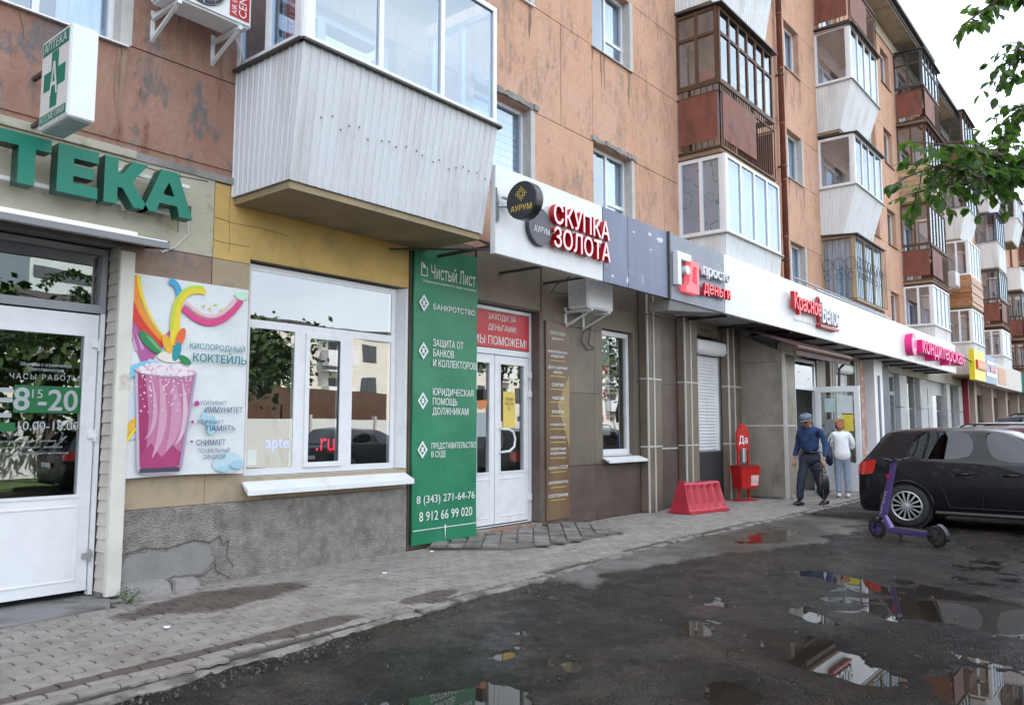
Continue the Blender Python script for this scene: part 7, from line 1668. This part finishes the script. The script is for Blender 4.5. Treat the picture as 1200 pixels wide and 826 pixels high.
# ================================================================ ACROSS THE STREET (seen in the windows and puddles)
random.seed(4)
fence = empty('concrete_fence', (20, -17, 0), 'low white concrete fence across the street mirrored in the pharmacy window', 'fence')
for k_ in range(24): obj('fence_panel', M().box(-12+k_*3, -12+k_*3+2.92, -17.1, -17, -.05, 1.75), whitem, fence); obj('post', M().box(-12+k_*3-.1, -12+k_*3+.0, -17.15, -16.95, -.05, 1.9), trim, fence)
tag(obj('lawn', M().box(-15, 70, -17, -13.5, -.06, .02), mat('grass', (.05, .09, .02), .9, .4, 3, .5, 30)), kind='structure')
ob_ = empty('pale_building', (25, -46, 0), 'pale three storey building across the street mirrored in the shop windows', 'building'); pw = mat('pale_render', (.74, .70, .62), .9, .1, 1)
obj('wall', M().box(4, 90, -58, -46, 0, 9.4), pw, ob_); obj('roof', M().box(3.6, 90.4, -58.4, -45.6, 9.4, 9.7), darkm, ob_)
wm = mesh_of('window', M().box(-.75, .75, -.02, .05, -.7, .7).box(-.85, .85, .0, .04, -.8, -.74).box(-.03, .03, .051, .07, -.7, .7), mat('far_window', (.06, .07, .08), .15, .2)); bmh = mesh_of('balcony', M().box(-1.5, 1.5, 0, 1.0, -1.3, -.1).box(-1.5, 1.5, 0, 1.0, 1.2, 1.3), whitem)
for f_ in range(3):
    for k_ in range(23):
        o = bpy.data.objects.new('balcony' if k_ % 3 == 1 and f_ else 'window', bmh if k_ % 3 == 1 and f_ else wm); COL.objects.link(o); o.parent = ob_; o.location = (6+k_*3.6-25, 0, 2+f_*2.9)
        if k_ % 3 == 1 and f_: o2 = bpy.data.objects.new('window', wm); COL.objects.link(o2); o2.parent = ob_; o2.location = (6+k_*3.6-25, 0.01, 2+f_*2.9)
tw_ = empty('tower_block', (42, -95, 0), 'tall tower block far across the street mirrored in the upper window light', 'building'); obj('wall', M().box(36, 50, -107, -95, 0, 36), mat('tower_wall', (.45, .52, .50), .8, .1, 1), tw_)
for f_ in range(12): obj('window_row', M().box(36.4, 49.6, -94.99, -94.9, 1.6+f_*2.9, 3.0+f_*2.9), MT['far_window'], tw_)
gr = empty('garage_row', (17, -22, 0), 'brown garages behind the white fence across the street', 'garage')
obj('wall', M().box(17, 26, -26, -22, 0, 3.1), mat('garage_brown', (.10, .055, .035), .8, .3, 2), gr)
for k_ in range(3): obj('garage_door', M().box(17.3+k_*2.9, 19.7+k_*2.9, -21.99, -21.93, .1, 2.4), brown, gr)
gtm = mat('far_leaf', (.045, .085, .02), .7, .4, 2, island=.35)
TL = ['bushy tree across the street directly opposite the pharmacy', 'tall tree across the street opposite the double door', 'broad tree across the street behind the garages', 'dark tree across the street opposite the liquor shop', 'round tree across the street opposite the far shops', 'last tree across the street towards the end of the row', 'low spreading tree across the street added to darken the pharmacy door glass', 'unseen tree down the street to the left, added to darken the car reflections', 'furthest unseen tree on the left, added to darken the car reflections', 'unseen tree on the far left pavement, added to darken the car reflections', 'low tree across the street added to darken the mirror image in the pharmacy door', 'second low tree added to darken the left side of the pharmacy door glass', 'tree behind the round tree opposite the far shops']  # trees down the street to the left: unseen, added to darken the car's reflections
for ti, (tx_, ty_, hh, rr_) in enumerate(((16.4, -19.2, 5.4, 1.5), (33.5, -21, 8.5, 2.6), (24, -28, 7.5, 2.4), (38, -20, 8, 2.6), (46, -21, 9, 4), (60, -20, 9, 4), (11.3, -15.4, 3.8, 1.7), (-14, -9, 8, 3.4), (-22, -5, 9, 4), (-12, -16, 8, 3.5), (8.4, -14.9, 4.2, 2.5), (5.2, -15.2, 4.6, 2.5), (52, -27, 9, 3))):  # the three low trees facing the pharmacy door are added to darken its glass
    t_ = empty('street_tree', (tx_, ty_, 0), TL[ti], 'tree', 'trees across the street'); obj('trunk', M().tube([(tx_, ty_, -.1), (tx_+.1, ty_, hh*.4), (tx_-.1, ty_+.1, hh*.75)], [.2, .14, .06], 8), bark, t_)
    m = M(); cl = [(Vector((random.gauss(0, 1), random.gauss(0, 1), random.gauss(0, .8))).normalized()*random.uniform(.3, 1)*rr_, random.uniform(.5, 1.1)) for _ in range(34)]
    for c0, cr_ in cl:
        for _ in range(42):
            p = c0+Vector((random.gauss(0, .5), random.gauss(0, .5), random.gauss(0, .42)))*cr_+Vector((tx_, ty_, hh*.72)); s_ = random.uniform(.09, .2); a = Vector((random.gauss(0, 1), random.gauss(0, 1), random.gauss(0, 1))).normalized()*s_; b_ = a.orthogonal().normalized()*s_*.6
            if p.z > .8: m.add([p-a, p+b_, p+a, p-b_], [(0, 1, 2, 3)])
    obj('crown', m, gtm, t_)
build_car((9.5, -12.2, -.05), 0, pblack, 'black car parked across the street mirrored in the pharmacy window')
build_car((16.5, -12.2, -.05), 0, pslate, 'slate coloured car parked across the street opposite the narrow shop window')
